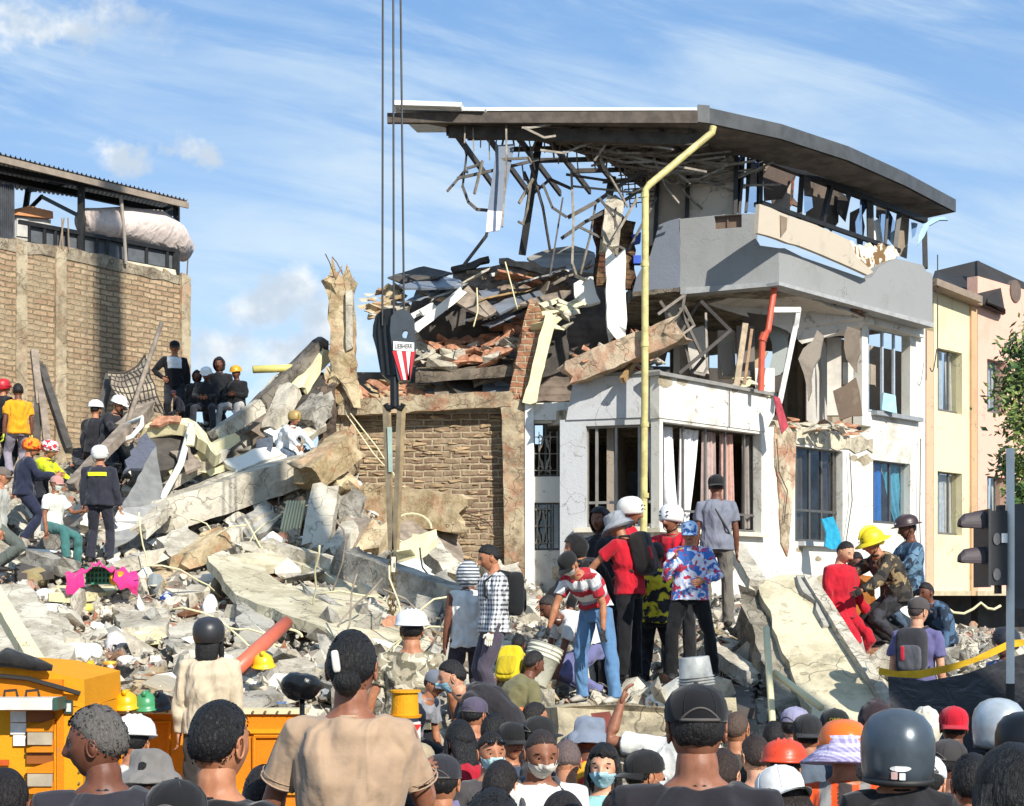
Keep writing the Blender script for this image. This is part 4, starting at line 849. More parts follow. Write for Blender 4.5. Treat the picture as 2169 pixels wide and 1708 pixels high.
def debris():
    # long beams across the middle of the heap
    BB('concrete_beam', (330, 1098, 24.6), (672, 985, 26.4), .6, .5, 'pale', 'long thick concrete beam sloping up to the right across the middle of the heap', amp=.04, rebar=3)
    BB('concrete_beam', (365, 1058, 25.2), (630, 958, 26.9), .35, .16, 'pale', 'thinner pale floor rib lying right above the longest sloping beam', amp=.05)
    S('infill_bricks', [(392, 1042, 25.3), (560, 975, 26.6), (640, 938, 27), (640, 950, 27), (470, 1030, 25.4), (400, 1060, 25.1)], .15, brickmat('a0583c', 'b57d58', 'd6c9b0', bw=.25, bh=.1, key='bp'), 'strip of red hollow brick exposed between two sloping beams', 'brick panel')
    BB('column_stump', (650, 1010, 25.2), (738, 945, 25.9), .5, .45, 'warm', 'orange tinted concrete column piece lying against the brick wall corner', amp=.06)
    BB('column_stump', (668, 1172, 24.2), (690, 1045, 25), .42, .4, 'pale', 'pale upright column piece standing under the orange tinted stump', amp=.03, up=(0, 1, .2))
    BB('column_stump', (715, 1010, 25.8), (730, 1045, 25.6), .36, .3, 'warm', 'short blunt concrete lump below the orange tinted stump', amp=.07)
    BB('column_stump', (738, 1100, 25.6), (742, 1055, 25.6), .44, .3, 'grey', 'rounded grey concrete lump against the foot of the brick wall', amp=.08)
    BB('concrete_beam', (770, 1062, 26.9), (985, 1092, 26.2), .4, .62, 'warm', 'broken horizontal beam hanging in front of the brick wall', amp=.06, rebar=5)
    S('timber_bundle', [(590, 1165, 24.6), (610, 1060, 25.2), (640, 1050, 25.2), (645, 1070, 25.2), (622, 1170, 24.5)], .2, patterned('c9bda2', '5d5346', None, 5), 'bundle of splintered laths standing under the long beam', 'laths')
    for i in range(7): T('lath', [(585 + i * 7, 1168 - i, 24.4), (610 + i * 6, 1062, 25)], .022, 'cream', 'thin pale lath leaning in the hollow under the long beam', 'lath', n=5, group='laths under the long beam')
    # the great tilted floor slab
    S('concrete_slab', [(438, 1178, 21.8), (520, 1172, 22.3), (640, 1160, 23), (735, 1192, 22.4), (800, 1258, 21), (885, 1330, 19.6), (955, 1400, 18.4), (950, 1420, 18), (770, 1425, 17.6), (690, 1330, 18.6), (600, 1300, 19), (500, 1260, 20)], .13, concrete('ccc3a8', 'a89e84', 'D', sc=.7),
      'huge pale floor slab sloping down to the right with a torn hole in its middle', 'concrete slab', rag=.035, step=.3, holes=([P(560, 1198, 22.0), P(620, 1190, 22.2), P(690, 1217, 21.8), P(715, 1247, 21.3), P(680, 1245, 21.2), P(610, 1242, 21.0), P(578, 1224, 21.4)],))
    S('infill_bricks', [(545, 1185, 22.6), (640, 1180, 23), (730, 1250, 22), (600, 1250, 21.8)], .1, brickmat('a4532f', 'c79a6a', '8a7d66', bw=.3, bh=.1, key='bq'), 'clay block infill seen through the hole in the huge slab', 'brick panel')
    BB('concrete_strip', (560, 1160, 22.6), (840, 1232, 21.8), .3, .2, 'pale', 'crumbled raised edge along the top of the huge slab', amp=.09)
    BB('concrete_beam', (728, 1192, 21.9), (1045, 1302, 19.8), .38, .38, 'grey', 'cracked grey beam lying beside the huge slab towards the standing men', amp=.035)
    S('fallen_board', [(838, 1195, 22.4), (880, 1180, 23), (905, 1200, 22.8), (1030, 1340, 20), (985, 1345, 19.8), (930, 1290, 20.6)], .12, 'white', 'long white panel sliding down beside the chain', 'wall panel')
    BB('concrete_beam', (850, 1180, 22.9), (905, 1145, 23.4), .28, .26, 'cream', 'short yellowish beam stub right of the chain slings', amp=.05)
    S('grey_block', [(910, 1225, 21.8), (945, 1205, 22), (985, 1262, 21.4), (950, 1280, 21.2)], .3, 'grey', 'grey square block behind the man in the white undershirt', 'concrete block')
    S('wood_board', [(915, 1335, 19.5), (985, 1345, 19.2), (985, 1370, 19), (930, 1360, 19.2)], .08, 'wood', 'brown broken board beside the man in the white undershirt', 'board')
    BB('concrete_beam', (772, 1180, 24), (800, 1120, 24.6), .5, .3, 'warm', 'leaning broken beam in the dark gap below the hanging beam', amp=.06)
    BB('concrete_beam', (730, 1180, 24), (765, 1110, 24.6), .35, .3, 'brown', 'brown leaning beam in the dark gap left of the slings', amp=.05)
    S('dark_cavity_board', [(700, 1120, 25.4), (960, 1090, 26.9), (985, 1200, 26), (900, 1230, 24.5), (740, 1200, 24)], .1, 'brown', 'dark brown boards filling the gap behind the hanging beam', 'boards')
    # right hand slab with the rough side
    S('concrete_slab', [(1608, 1245, 17.0), (1622, 1228, 17.15), (1655, 1218, 17.25), (1705, 1216, 17.3), (1722, 1225, 17.2), (1905, 1505, 14.95), (1880, 1560, 14.5), (1745, 1565, 14.45), (1684, 1440, 15.45)], .25, concrete('cdc3a6', 'a79c7f', 'E', sc=.8), 'big flat slab tilted against the ruin on the right, smooth pale top', 'concrete slab', rag=.03)
    BB('concrete_beam', (1588, 1290, 17.3), (1690, 1600, 14.9), .3, .5, concrete('98907f', '5f594e', 'F'), 'rough grey rib along the left side of the tilted slab', amp=.1)
    BB('concrete_strip', (1710, 1222, 17.15), (1888, 1500, 14.9), .12, .08, 'pale', 'narrow raised rim along the right side of the tilted slab', amp=.02)
    S('concrete_slab', [(1690, 1220, 17.15), (1706, 1218, 17.2), (1742, 1285, 16.6), (1765, 1325, 16.3), (1748, 1325, 16.25), (1728, 1290, 16.5)], .06, 'grey', 'grey crumbled strip on top of the tilted slab', 'concrete strip', rag=.07)
    T('white_post', [(1623, 1330, 15.0), (1638, 1560, 14.1)], .032, 'cream', 'thin white post standing against the rough side of the tilted slab', 'post')
    T('white_post', [(1640, 1425, 14.7), (1740, 1500, 14.1)], .032, 'cream', 'thin white bar leaning diagonally against the tilted slab', 'bar')
    BB('concrete_beam', (1555, 1160, 20.5), (1605, 1240, 19.4), .2, .16, 'pale', 'pale plank like beam leaning beside the man in the grey shirt', amp=.02)
    BB('concrete_beam', (1500, 1375, 17), (1600, 1440, 16), .2, .16, 'pale', 'pale narrow beam in front of the tilted slab foot', amp=.03)
    S('curb_beam', [(1180, 1502, 14.3), (1300, 1492, 14.3), (1455, 1488, 14.4), (1560, 1478, 14.5), (1562, 1560, 14.5), (1480, 1592, 14.4), (1180, 1580, 14.2)], .9, concrete('b9ae93', '6f675a', 'G', sc=.8), 'long thick concrete beam with a pale top that the bending man stands on', 'concrete beam', rag=.05)
    S('fallen_board', [(1252, 1512, 14.1), (1292, 1508, 14.1), (1305, 1550, 14.1), (1268, 1580, 14.1)], .05, plain('7e4036', .8, 0, .2, 5), 'dull red panel set against the thick beam under the bending man', 'panel', rag=0)
    # left part: sheets, poles, frames, net
    LP = lambda *a: P(*a)
    S('metal_sheet', [(232, 1120, 23.6), (330, 945, 25.2), (338, 990, 25), (352, 1060, 24.6), (345, 1075, 24.5), (262, 1110, 23.8)], .03, plain('8c8a85', .5, .5, .15, 5, .1), 'bent grey metal sheet standing right of the firefighter with his back turned', 'metal sheet', rag=.02)
    S('metal_sheet', [(225, 1130, 23.4), (250, 1080, 23.6), (348, 1065, 24.2), (345, 1080, 24.1), (268, 1150, 23.3), (232, 1165, 23.2)], .03, plain('a3a09a', .5, .5, .15, 5, .1), 'pale lower metal sheet by the knees of the turned firefighter', 'metal sheet', rag=.02)
    T('white_pole', [(340, 1062, 24.6), (382, 985, 25.1), (405, 900, 26)], .055, 'white', 'white tilted pole right of the bent metal sheet', 'pole')
    BB('wooden_beam', (150, 1032, 23.6), (270, 905, 25.4), .16, .16, 'brown', 'dark wooden beam leaning diagonally behind the turned firefighter', 'wooden beam', amp=.02)
    BB('wooden_beam', (266, 912, 25.6), (308, 870, 26.5), .3, .2, 'brown', 'thick brown splintered beam head at the crossing of the poles', 'wooden beam', amp=.04)
    T('leaning_pole', [(264, 915, 25.5), (342, 685, 27.4)], .04, 'brown', 'long thin brown pole rising past the net to the upper right', 'pole')
    for i, (a, c, l) in enumerate((((76, 960, 27), (84, 770, 28.2), 'dark post left of the splayed poles by the brick building'), ((102, 958, 26.8), (84, 800, 28), 'middle splayed pole leaning before the brick building'), ((146, 955, 26.6), (88, 780, 28.1), 'right splayed pole leaning before the brick building'), ((72, 745, 28.2), (85, 860, 27.6), 'tapering dark plank end above the splayed poles'), ((196, 940, 26.6), (233, 795, 27.6), 'dark upright post left of the net'), ((268, 880, 26.4), (240, 800, 27.3), 'brown slanting post under the corner of the net'))):
        BB('wooden_post', a, c, .12, .12, 'brown' if i % 2 else 'dark', l, 'wooden post', amp=.01)
    # net cloth
    g = MB(); NX, NZ = 30, 14; TL, TR, BR_, BL_ = P(228, 787, 27.3), P(312, 752, 27.2), P(345, 880, 26.6), P(268, 866, 26.7)
    vs = []
    for j in range(NZ + 1):
        for i in range(NX + 1):
            u, v = i / NX, j / NZ; a = TL.lerp(TR, u); c = BL_.lerp(BR_, u); p = a.lerp(c, v); p += Vector((0, -.25 * math.sin(v * 3.1) * (1 - .4 * u), -.12 * math.sin(u * 3.1) * (1 - v))); p += noise.noise_vector(p * 3) * .07; vs.append(p)
    g.add(vs, [(j * (NX + 1) + i, j * (NX + 1) + i + 1, (j + 1) * (NX + 1) + i + 1, (j + 1) * (NX + 1) + i) for j in range(NZ) for i in range(NX)])
    nm = patterned('a89b86', '85796a', None, 3); net = one('net_sheet', g, nm, 'torn beige net hanging like a sail before the brick building', 'net', smooth=True)
    g = MB()
    for i in range(0, NX + 1, 3): g.tube([vs[j * (NX + 1) + i] + Vector((0, -.02, 0)) for j in range(NZ + 1)], .007, 4)
    for j in range(0, NZ + 1, 2): g.tube([vs[j * (NX + 1) + i] + Vector((0, -.02, 0)) for i in range(NX + 1)], .007, 4)
    g.tube([vs[i] + Vector((0, -.03, 0)) for i in range(NX + 1)], .02, 5)
    g.build('cord_mesh', plain('4a433b', .9), parent=net)
    # dark collapsed room under a slab
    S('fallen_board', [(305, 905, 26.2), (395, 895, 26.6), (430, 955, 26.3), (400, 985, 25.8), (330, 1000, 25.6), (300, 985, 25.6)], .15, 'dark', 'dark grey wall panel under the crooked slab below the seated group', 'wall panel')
    S('fallen_board', [(358, 955, 25.9), (400, 948, 26), (425, 985, 25.6), (395, 1000, 25.4)], .05, 'brown', 'grey brown triangular panel below the seated group', 'wall panel')
    S('broken_beam', [(300, 908, 26), (340, 886, 26.2), (400, 886, 26.4), (425, 905, 26.2), (470, 960, 25.8), (458, 966, 25.6), (412, 915, 26), (390, 900, 26.1), (345, 898, 26)], .2, 'cream', 'crooked pale slab rim arching over the dark panel', 'slab rim')
    S('orange_board', [(315, 900, 25.9), (335, 880, 26.1), (385, 882, 26.1), (380, 893, 26)], .05, 'clay', 'orange board lying on the crooked slab rim', 'board')
    S('white_strip', [(396, 905, 25.6), (412, 905, 25.6), (410, 945, 25.4), (394, 942, 25.4)], .04, 'cream', 'short vertical cream strip hanging from the crooked rim', 'strip')
    S('blue_tarpaulin', [(292, 930, 25.6), (312, 915, 25.8), (330, 960, 25.3), (318, 985, 25), (262, 1000, 24.6), (275, 965, 25)], .05, cloth('575b68', .7), 'dull blue grey tarpaulin folds left of the dark panel', 'tarpaulin')
    S('black_tarpaulin', [(150, 950, 27.5), (240, 950, 27), (255, 985, 26), (160, 985, 26.4)], .15, cloth('25262a', .7), 'black plastic heap behind the white helmeted pair', 'plastic sheet')
    T('bent_white_pipe', [(250, 938, 25.2), (280, 925, 25.2), (300, 902, 25.3), (302, 885, 25.4), (256, 905, 25.5)], .04, 'white', 'bent white pipe held between the two white helmets', 'pipe')
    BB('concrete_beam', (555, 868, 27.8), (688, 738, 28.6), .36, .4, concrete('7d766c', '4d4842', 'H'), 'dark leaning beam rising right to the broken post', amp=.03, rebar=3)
    BB('concrete_beam', (573, 915, 27.2), (618, 822, 27.7), .32, .25, 'pale', 'short pale beam leaning below the dark leaning beam', amp=.03)
    BB('concrete_beam', (535, 925, 27.3), (605, 850, 27.9), .3, .2, 'brown', 'brown leaning board left of the short pale beam', amp=.04)
    BB('concrete_beam', (610, 925, 27.6), (690, 800, 28.4), .5, .3, 'dark', 'very dark beam beside the broken post', amp=.05)
    BB('concrete_beam', (455, 925, 26.6), (550, 862, 27.2), .24, .22, 'pale', 'log like pale beam end pointing at the seated group', amp=.03)
    BB('concrete_beam', (360, 1010, 25.8), (500, 925, 26.6), .2, .2, 'cream', 'slim cream beam above the long sloping beam', amp=.03)
    BB('concrete_beam', (345, 1035, 25.5), (480, 960, 26.3), .18, .14, 'pale', 'thin broken lintel under the slim cream beam', amp=.04)
    S('white_plaster_sheet', [(472, 975, 26.2), (560, 948, 26.6), (628, 945, 26.8), (600, 985, 26.2), (500, 1005, 25.8)], .08, 'white', 'white plaster sheet with torn edge above the brick strip', 'plaster sheet', rag=.08)
    S('white_plaster_sheet', [(560, 915, 27), (600, 905, 27.2), (640, 940, 26.8), (600, 960, 26.6)], .08, 'white', 'smaller crumpled plaster piece below the leaning beams', 'plaster sheet', rag=.08)
    S('slate_cloth', [(545, 930, 26.8), (575, 925, 26.8), (572, 960, 26.5), (550, 975, 26.4)], .05, cloth('555b66', .7), 'slate grey rag hanging between the beams', 'rag')
    T('yellow_pipe', [(536, 783, 28), (650, 779, 28.3)], .068, plain('cdbf6c', .5, 0, .1, 5, 0), 'yellow plastic pipe jutting out to the left in front of the sky', 'pipe', n=14)
    # broken post and dark column
    o = BB('broken_post', (730, 832, 28.1), (722, 600, 28.1), .42, .36, 'warm', 'tall broken concrete post with bare bars at its head', amp=.13, rebar=4, up=(0, 1, 0))
    BB('concrete_post', (741, 742, 27.95), (741, 618, 27.95), .12, .2, 'pale', 'smooth slim strip of concrete on the right side of the broken post', 'concrete post', amp=.015, up=(0, 1, 0))
    BB('concrete_post', (722, 840, 28.2), (728, 792, 28.2), .45, .4, 'warm', 'crumbling foot below the tall broken post', 'concrete post', amp=.12, up=(0, 1, 0))
    BB('concrete_post', (694, 968, 27.9), (694, 812, 28.1), .3, .3, concrete('6e5f52', '3f362f', 'I'), 'dark brown column at the left end of the brick wall', 'column', amp=.08, up=(0, 1, 0))
    for i, pts in enumerate(([(720, 640, 28), (712, 590, 28), (724, 564, 28)], [(725, 620, 28), (745, 600, 28), (750, 588, 28)], [(722, 640, 28), (728, 590, 28), (723, 570, 28)], [(728, 620, 28), (752, 615, 28)])): T('rebar', pts, .012, 'brown', 'rusty steel bar sticking out of the broken post head', 'steel bar', n=5, group='bars at the post head')
    # ---- heap of the collapsed storey above the brick wall
    S('dark_backing', [(858, 780, 31.5), (866, 660, 31.5), (885, 606, 31.5), (960, 590, 32), (1290, 540, 32.5), (1300, 850, 31), (740, 860, 31), (745, 790, 31)], .3, plain('6a5e54', .95, 0, .4, 2, .5), 'dark brown backing sheet added behind the upper heap to block the sky', 'backing sheet')  # dark sheet added to block the sky; the void's darkness is its colour
    S('upper_slab', [(880, 790, 28.6), (1110, 775, 28.5), (1130, 740, 31), (900, 730, 31)], .18, concrete('7a6f61', '463e35', 'J'), 'tilted floor slab carrying the loose bricks', 'concrete slab', off=(0, 0, -.18))
    S('concrete_strip', [(730, 866, 28.4), (1085, 852, 28.3), (1120, 820, 31.2), (760, 832, 31.4)], .15, 'grey', 'strip of floor on top of the brick wall', 'floor', off=(0, 0, -.15))
    r = random.Random(21)
    def bricks(x0, x1, y0, y1, Y0, Y1, n, s0, s1, label, grp, slope=0, mats=('clay', 'pale')):
        for i in range(n):
            x, y = r.uniform(x0, x1), r.uniform(y0, y1); f = (y1 - y) / (y1 - y0); vs, fs = CHUNKS[r.randrange(14)]; s = r.uniform(s0, s1)
            q = Matrix.Rotation(r.uniform(-.7, .7), 3, Vector((r.uniform(-1, 1), 1, r.uniform(-.4, .4))).normalized()); p = P(x, y + slope * (x - x0), Y0 + (Y1 - Y0) * f)
            b = MB(); b.add([q @ Vector((v.x * s * 1.9, v.y * s, v.z * s * .8)) + p for v in vs], fs); sz = 'big' if s > s0 + .66 * (s1 - s0) else ('small' if s < s0 + .33 * (s1 - s0) else 'middle sized'); hx = 'left' if x < x0 + .33 * (x1 - x0) else ('right' if x > x0 + .66 * (x1 - x0) else 'middle'); one('hollow_brick', b, mt(mats[0] if r.random() < .6 else mats[1]), sz + ' ' + label + ', ' + hx + ' part', 'brick', grp + ' ' + hx)
    bricks(885, 1040, 690, 775, 28.6, 30.4, 62, .12, .36, 'orange hollow brick lying loose on the tilted upper slab', 'loose bricks on the upper slab')
    bricks(1030, 1115, 700, 770, 28.5, 30, 30, .12, .3, 'orange brick piece on the right of the upper slab', 'brick pieces right on the upper slab', slope=-.5)
    bricks(750, 925, 812, 856, 28.2, 29.6, 44, .1, .28, 'brick fragment lying on top of the bare brick wall', 'brick fragments on the wall top', mats=('warm', 'clay'))
    bricks(960, 1090, 830, 856, 28.2, 29.4, 16, .08, .2, 'grey crumb on the right end of the wall top', 'crumbs on the wall top', mats=('grey', 'white'))
    bricks(775, 850, 615, 680, 29, 29.8, 30, .1, .3, 'pale masonry lump hanging behind the crane cables', 'masonry lumps behind the cables', slope=-.2, mats=('warm', 'pale'))
    bricks(1155, 1210, 640, 700, 28, 28.6, 16, .12, .35, 'pale torn plaster lump above the leaning white column', 'plaster lumps above the leaning column', mats=('pale', 'cream'))
    for i, (q, th, m, l) in enumerate((([(853, 600, 29.2), (821, 587, 29.2), (898, 564, 30.4), (958, 578, 30.6), (930, 587, 29.2)], .03, 'dark', 'dark corrugated sheet at the left end of the upper heap'), ([(846, 604, 28.9), (930, 585, 29.6), (973, 592, 29.4), (980, 606, 29), (944, 609, 28.8), (857, 610, 28.7)], .04, 'slate', 'blue grey roof sheet under the dark corrugated one'),
            ([(991, 605, 29), (1053, 657, 28.8), (1029, 672, 28.6), (964, 639, 28.8), (976, 619, 28.9)], .05, 'brown', 'folded brown sheet in the middle of the upper heap'), ([(1041, 648, 28.9), (1146, 601, 29.6), (1157, 607, 29.5), (1150, 626, 29.2), (1100, 642, 28.9), (1059, 664, 28.7)], .04, 'slate', 'long lilac grey sheet rising to the right in the upper heap'),
            ([(1013, 616, 29.4), (1060, 611, 29.4), (1051, 638, 29.1), (1029, 640, 29)], .04, 'slate', 'small slate grey sheet right of the folded brown one'), ([(1098, 644, 28.8), (1181, 615, 29.2), (1212, 615, 29.2), (1193, 632, 28.9), (1150, 646, 28.7)], .04, 'brown', 'brown grey sheet right of the long lilac one'),
            ([(1116, 545, 31.5), (1160, 528, 31.6), (1215, 520, 31.8), (1260, 535, 31.8), (1262, 580, 31), (1150, 566, 31)], .05, plain('858079', .7, .2, .15, 3), 'arched grey roof sheet at the top right of the upper heap'), ([(956, 566, 30), (1036, 542, 30.2), (1038, 553, 30.2), (985, 572, 30), (960, 576, 30)], .1, 'dark', 'dark plank sticking out at the top of the upper heap'),
            ([(1057, 547, 30.2), (1130, 556, 30), (1205, 590, 29.8), (1200, 598, 29.8), (1120, 572, 30), (1058, 558, 30.2)], .1, 'brown', 'brown plank sloping down right from the heap top'), ([(958, 576, 30.2), (1060, 560, 30.3), (1150, 580, 30), (1205, 600, 29.8), (1100, 640, 29.6), (1020, 612, 29.8), (960, 600, 30)], .2, plain('7a6a5c', .95, 0, .4, 5, .6), 'crushed brown ceiling core below the planks'),
            ([(1215, 600, 28.7), (1255, 585, 28.8), (1272, 640, 28.6), (1225, 648, 28.6)], .08, 'white', 'leaning white panel left of the hanging white column'), ([(1017, 848, 28.7), (1022, 808, 29), (1048, 818, 29), (1050, 802, 29), (1086, 818, 28.9), (1040, 845, 28.6)], .05, 'slate', 'pale lilac panel lying in the dark hollow over the wall'),
            ([(918, 846, 28.6), (925, 815, 29), (945, 818, 29), (962, 850, 28.5)], .1, 'brown', 'rounded brown piece in the dark hollow'), ([(930, 790, 29), (1000, 770, 29.6), (1030, 830, 29), (985, 850, 28.6)], .1, 'dark', 'dark door leaf slanting in the hollow over the wall'), ([(1000, 785, 29), (1080, 770, 29.2), (1085, 790, 29), (1005, 815, 28.8)], .08, 'brown', 'brown board slanting in the hollow over the wall'),
            ([(876, 690, 29.5), (960, 640, 29.8), (1100, 690, 30), (1080, 740, 30), (900, 720, 29.6)], .1, 'dark', 'dark underside of the fallen roof above the bricks'), ([(1168, 700, 28.8), (1200, 690, 28.8), (1205, 780, 28.6), (1150, 800, 28.6), (1140, 740, 28.8)], .1, 'dark', 'dark wall piece behind the leaning white column'))):
        S('roof_sheet' if m in ('slate', 'dark') else 'fallen_board', q, th, m, l, 'sheet', rag=.03)
    BB('white_beam', (878, 698, 28.5), (981, 617, 28.9), .14, .14, 'white', 'long white beam slanting over the orange bricks', amp=.02); BB('white_beam', (871, 672, 28.7), (926, 643, 28.9), .1, .1, 'white', 'shorter white beam end beside the long one', amp=.02)
    BB('white_beam', (890, 662, 28.6), (940, 655, 29), .08, .1, 'white', 'flat white batten crossing the shorter white beam', amp=.03)
    for i in range(16):
        x = 960 + r.uniform(0, 230); y = 575 + r.uniform(0, 40); a = r.uniform(-.5, .6); L = r.uniform(20, 60)
        BB('broken_batten', (x, y, 29.5 + r.random()), (x + L * math.cos(a), y - L * math.sin(a) * .6, 29.4 + r.random()), .05, .06, r.choice(('brown', 'dark', 'wood', 'steel')), 'splintered batten sticking out of the upper heap', 'batten', group='battens in the upper heap', amp=.008)
    BB('leaning_column', (1122, 852, 28), (1168, 662, 28.1), .2, .25, 'cream', 'leaning white concrete column right of the brick wall', 'column', amp=.035, up=(0, 1, 0))
    BB('brick_column', (1096, 850, 28.3), (1128, 690, 28.4), .34, .3, brickmat('9c6a50', 'b08468', 'b8a68a', bw=.3, bh=.11, key='bc'), 'ragged column of orange bricks left of the leaning white column', 'column', amp=.2, up=(0, 1, 0))
    BB('column_stump', (1290, 530, 28.4), (1302, 425, 28.5), .32, .3, 'pale', 'upper broken block of the hanging column beside the yellow pipe', amp=.04, up=(0, 1, 0)); BB('white_column', (1305, 712, 28), (1303, 540, 28.2), .34, .25, 'white', 'white hanging column piece left of the yellow pipe', 'column', amp=.05, up=(0, 1, 0))
    S('brick_stub', [(1258, 455, 29.2), (1282, 440, 29.2), (1345, 470, 29.6), (1345, 610, 29.4), (1262, 605, 29.2), (1270, 520, 29.2)], .15, brickmat('4f342a', '6b4636', '3f342c', bw=.25, bh=.1, key='bs'), 'dark brick wall stub behind the hanging column', 'brick wall')
    S('blue_box', [(1342, 541, 29.3), (1358, 541, 29.3), (1358, 558, 29.3), (1342, 558, 29.3)], .2, plain('2450b8', .6), 'small blue box on the dark brick stub', 'box', rag=0); S('blue_crate', [(1338, 498, 29.4), (1358, 492, 29.4), (1357, 512, 29.4), (1340, 516, 29.4)], .2, plain('2a4fa8', .6), 'upper blue crate beside the yellow pipe', 'crate', rag=0)
    BB('concrete_beam', (1206, 792, 27), (1432, 704, 26.6), .42, .42, concrete('c0ad92', '8b7762', 'K', brickdust=.3), 'big broken beam tilted across the balcony', amp=.07)
    bricks(1215, 1400, 752, 775, 26.7, 27, 26, .06, .16, 'brick crumb stuck along the top of the tilted beam', 'crumbs on the tilted beam', slope=-.36)
    bricks(1330, 1420, 762, 785, 26.9, 27.6, 16, .08, .2, 'plaster fragment on the balcony edge', 'fragments on the balcony', mats=('pale', 'clay'))
    BB('wood_strut', (1318, 808, 26.6), (1345, 765, 27), .08, .1, 'wood', 'short wooden strut poking over the balcony edge', 'strut', amp=.01)
    bricks(1655, 1820, 885, 905, 29.2, 30.6, 34, .08, .22, 'brick fragment on the open upper floor edge', 'fragments on the open floor', slope=.12); bricks(1560, 1640, 800, 830, 28.6, 29.4, 14, .08, .2, 'pale fragment by the orange drain pipe', 'fragments by the drain pipe', slope=.2, mats=('pale', 'cream'))
    S('light_blue_board', [(1868, 868, 31.4), (1900, 876, 31.6), (1897, 838, 31.6), (1872, 832, 31.4)], .05, plain('9ecbd6', .6), 'light blue board leaning in the upper right window', 'board', rag=0)
    g = MB(); pts = [(1738, 1100), (1762, 1095), (1775, 1125), (1782, 1160), (1760, 1165), (1745, 1158), (1748, 1130)]; g.poly([P(x, y, 29.2) for x, y in pts], (0, -.12, 0)); one('blue_towel', g, cloth('2f9fc4', .8), 'bright blue cloth hanging out of the lower window', 'cloth')
    g = MB(); g.poly([P(x, y, 28.3) for x, y in ((1638, 840), (1650, 845), (1668, 905), (1655, 920), (1645, 880))], (0, -.1, 0)); one('red_rag', g, cloth('b54a55', .8), 'red rag hanging from the cracked corner column', 'rag')
    UP = [((905, 640), (990, 600), 'steel'), ((1005, 640), (1120, 615), 'wood'), ((1100, 600), (1190, 575), 'steel'), ((960, 610), (1030, 575), 'pale'), ((1040, 690), (1110, 655), 'slate'), ((1080, 655), (1170, 640), 'pale'), ((900, 625), (960, 640), 'pale'), ((1120, 700), (1150, 600), 'brown'), ((870, 640), (930, 615), 'slate'), ((1180, 600), (1250, 560), 'brown'), ((985, 680), (1060, 665), 'white'), ((1060, 580), (1140, 600), 'clay')]
    for k, (a, c, m) in enumerate(UP): BB('torn_sheet', (a[0], a[1], 28.9 + .1 * (k % 4)), (c[0], c[1], 29.3 + .1 * (k % 3)), .3 + .1 * (k % 3), .03, m, 'narrow torn sheet strip lying ' + ('left' if a[0] < 950 else ('right' if a[0] > 1090 else 'midway')) + ' in the upper heap', 'sheet strip', group='torn strips in the upper heap ' + ('left' if a[0] < 950 else ('right' if a[0] > 1090 else 'middle')), amp=.05)
    # cables dangling
    for i, pts in enumerate(([(1070, 555, 28), (1082, 600, 28), (1092, 640, 28), (1096, 655, 28)], [(1010, 610, 28.2), (1012, 660, 28.2), (1003, 692, 28)], [(735, 880, 27.9), (790, 960, 27.8), (835, 1010, 27.8)], [(742, 876, 27.9), (800, 950, 27.8), (850, 1030, 27.8), (905, 1045, 27.5)], [(712, 960, 26), (722, 1030, 25.8), (760, 1100, 25.6), (808, 1132, 24.8)])):
        T('loose_cable', pts, .013, 'cream', 'thin pale cable hanging over the broken masonry', 'cable', n=5, group='loose cables')
    for k, (cx_, cy_, rx, ry, Y) in enumerate(((872, 1120, 42, 32, 25), (600, 1350, 40, 18, 18.5))):
        g = MB(); g.tube([P(cx_ + rx * math.cos(t / 16 * 5), cy_ - ry * math.sin(t / 16 * 5), Y) for t in range(17)], .015, 5); one('bent_wire', g, mt('cream'), ('looped pale wire below the hanging beam', 'looped wire at the foot of the huge slab')[k], 'wire')
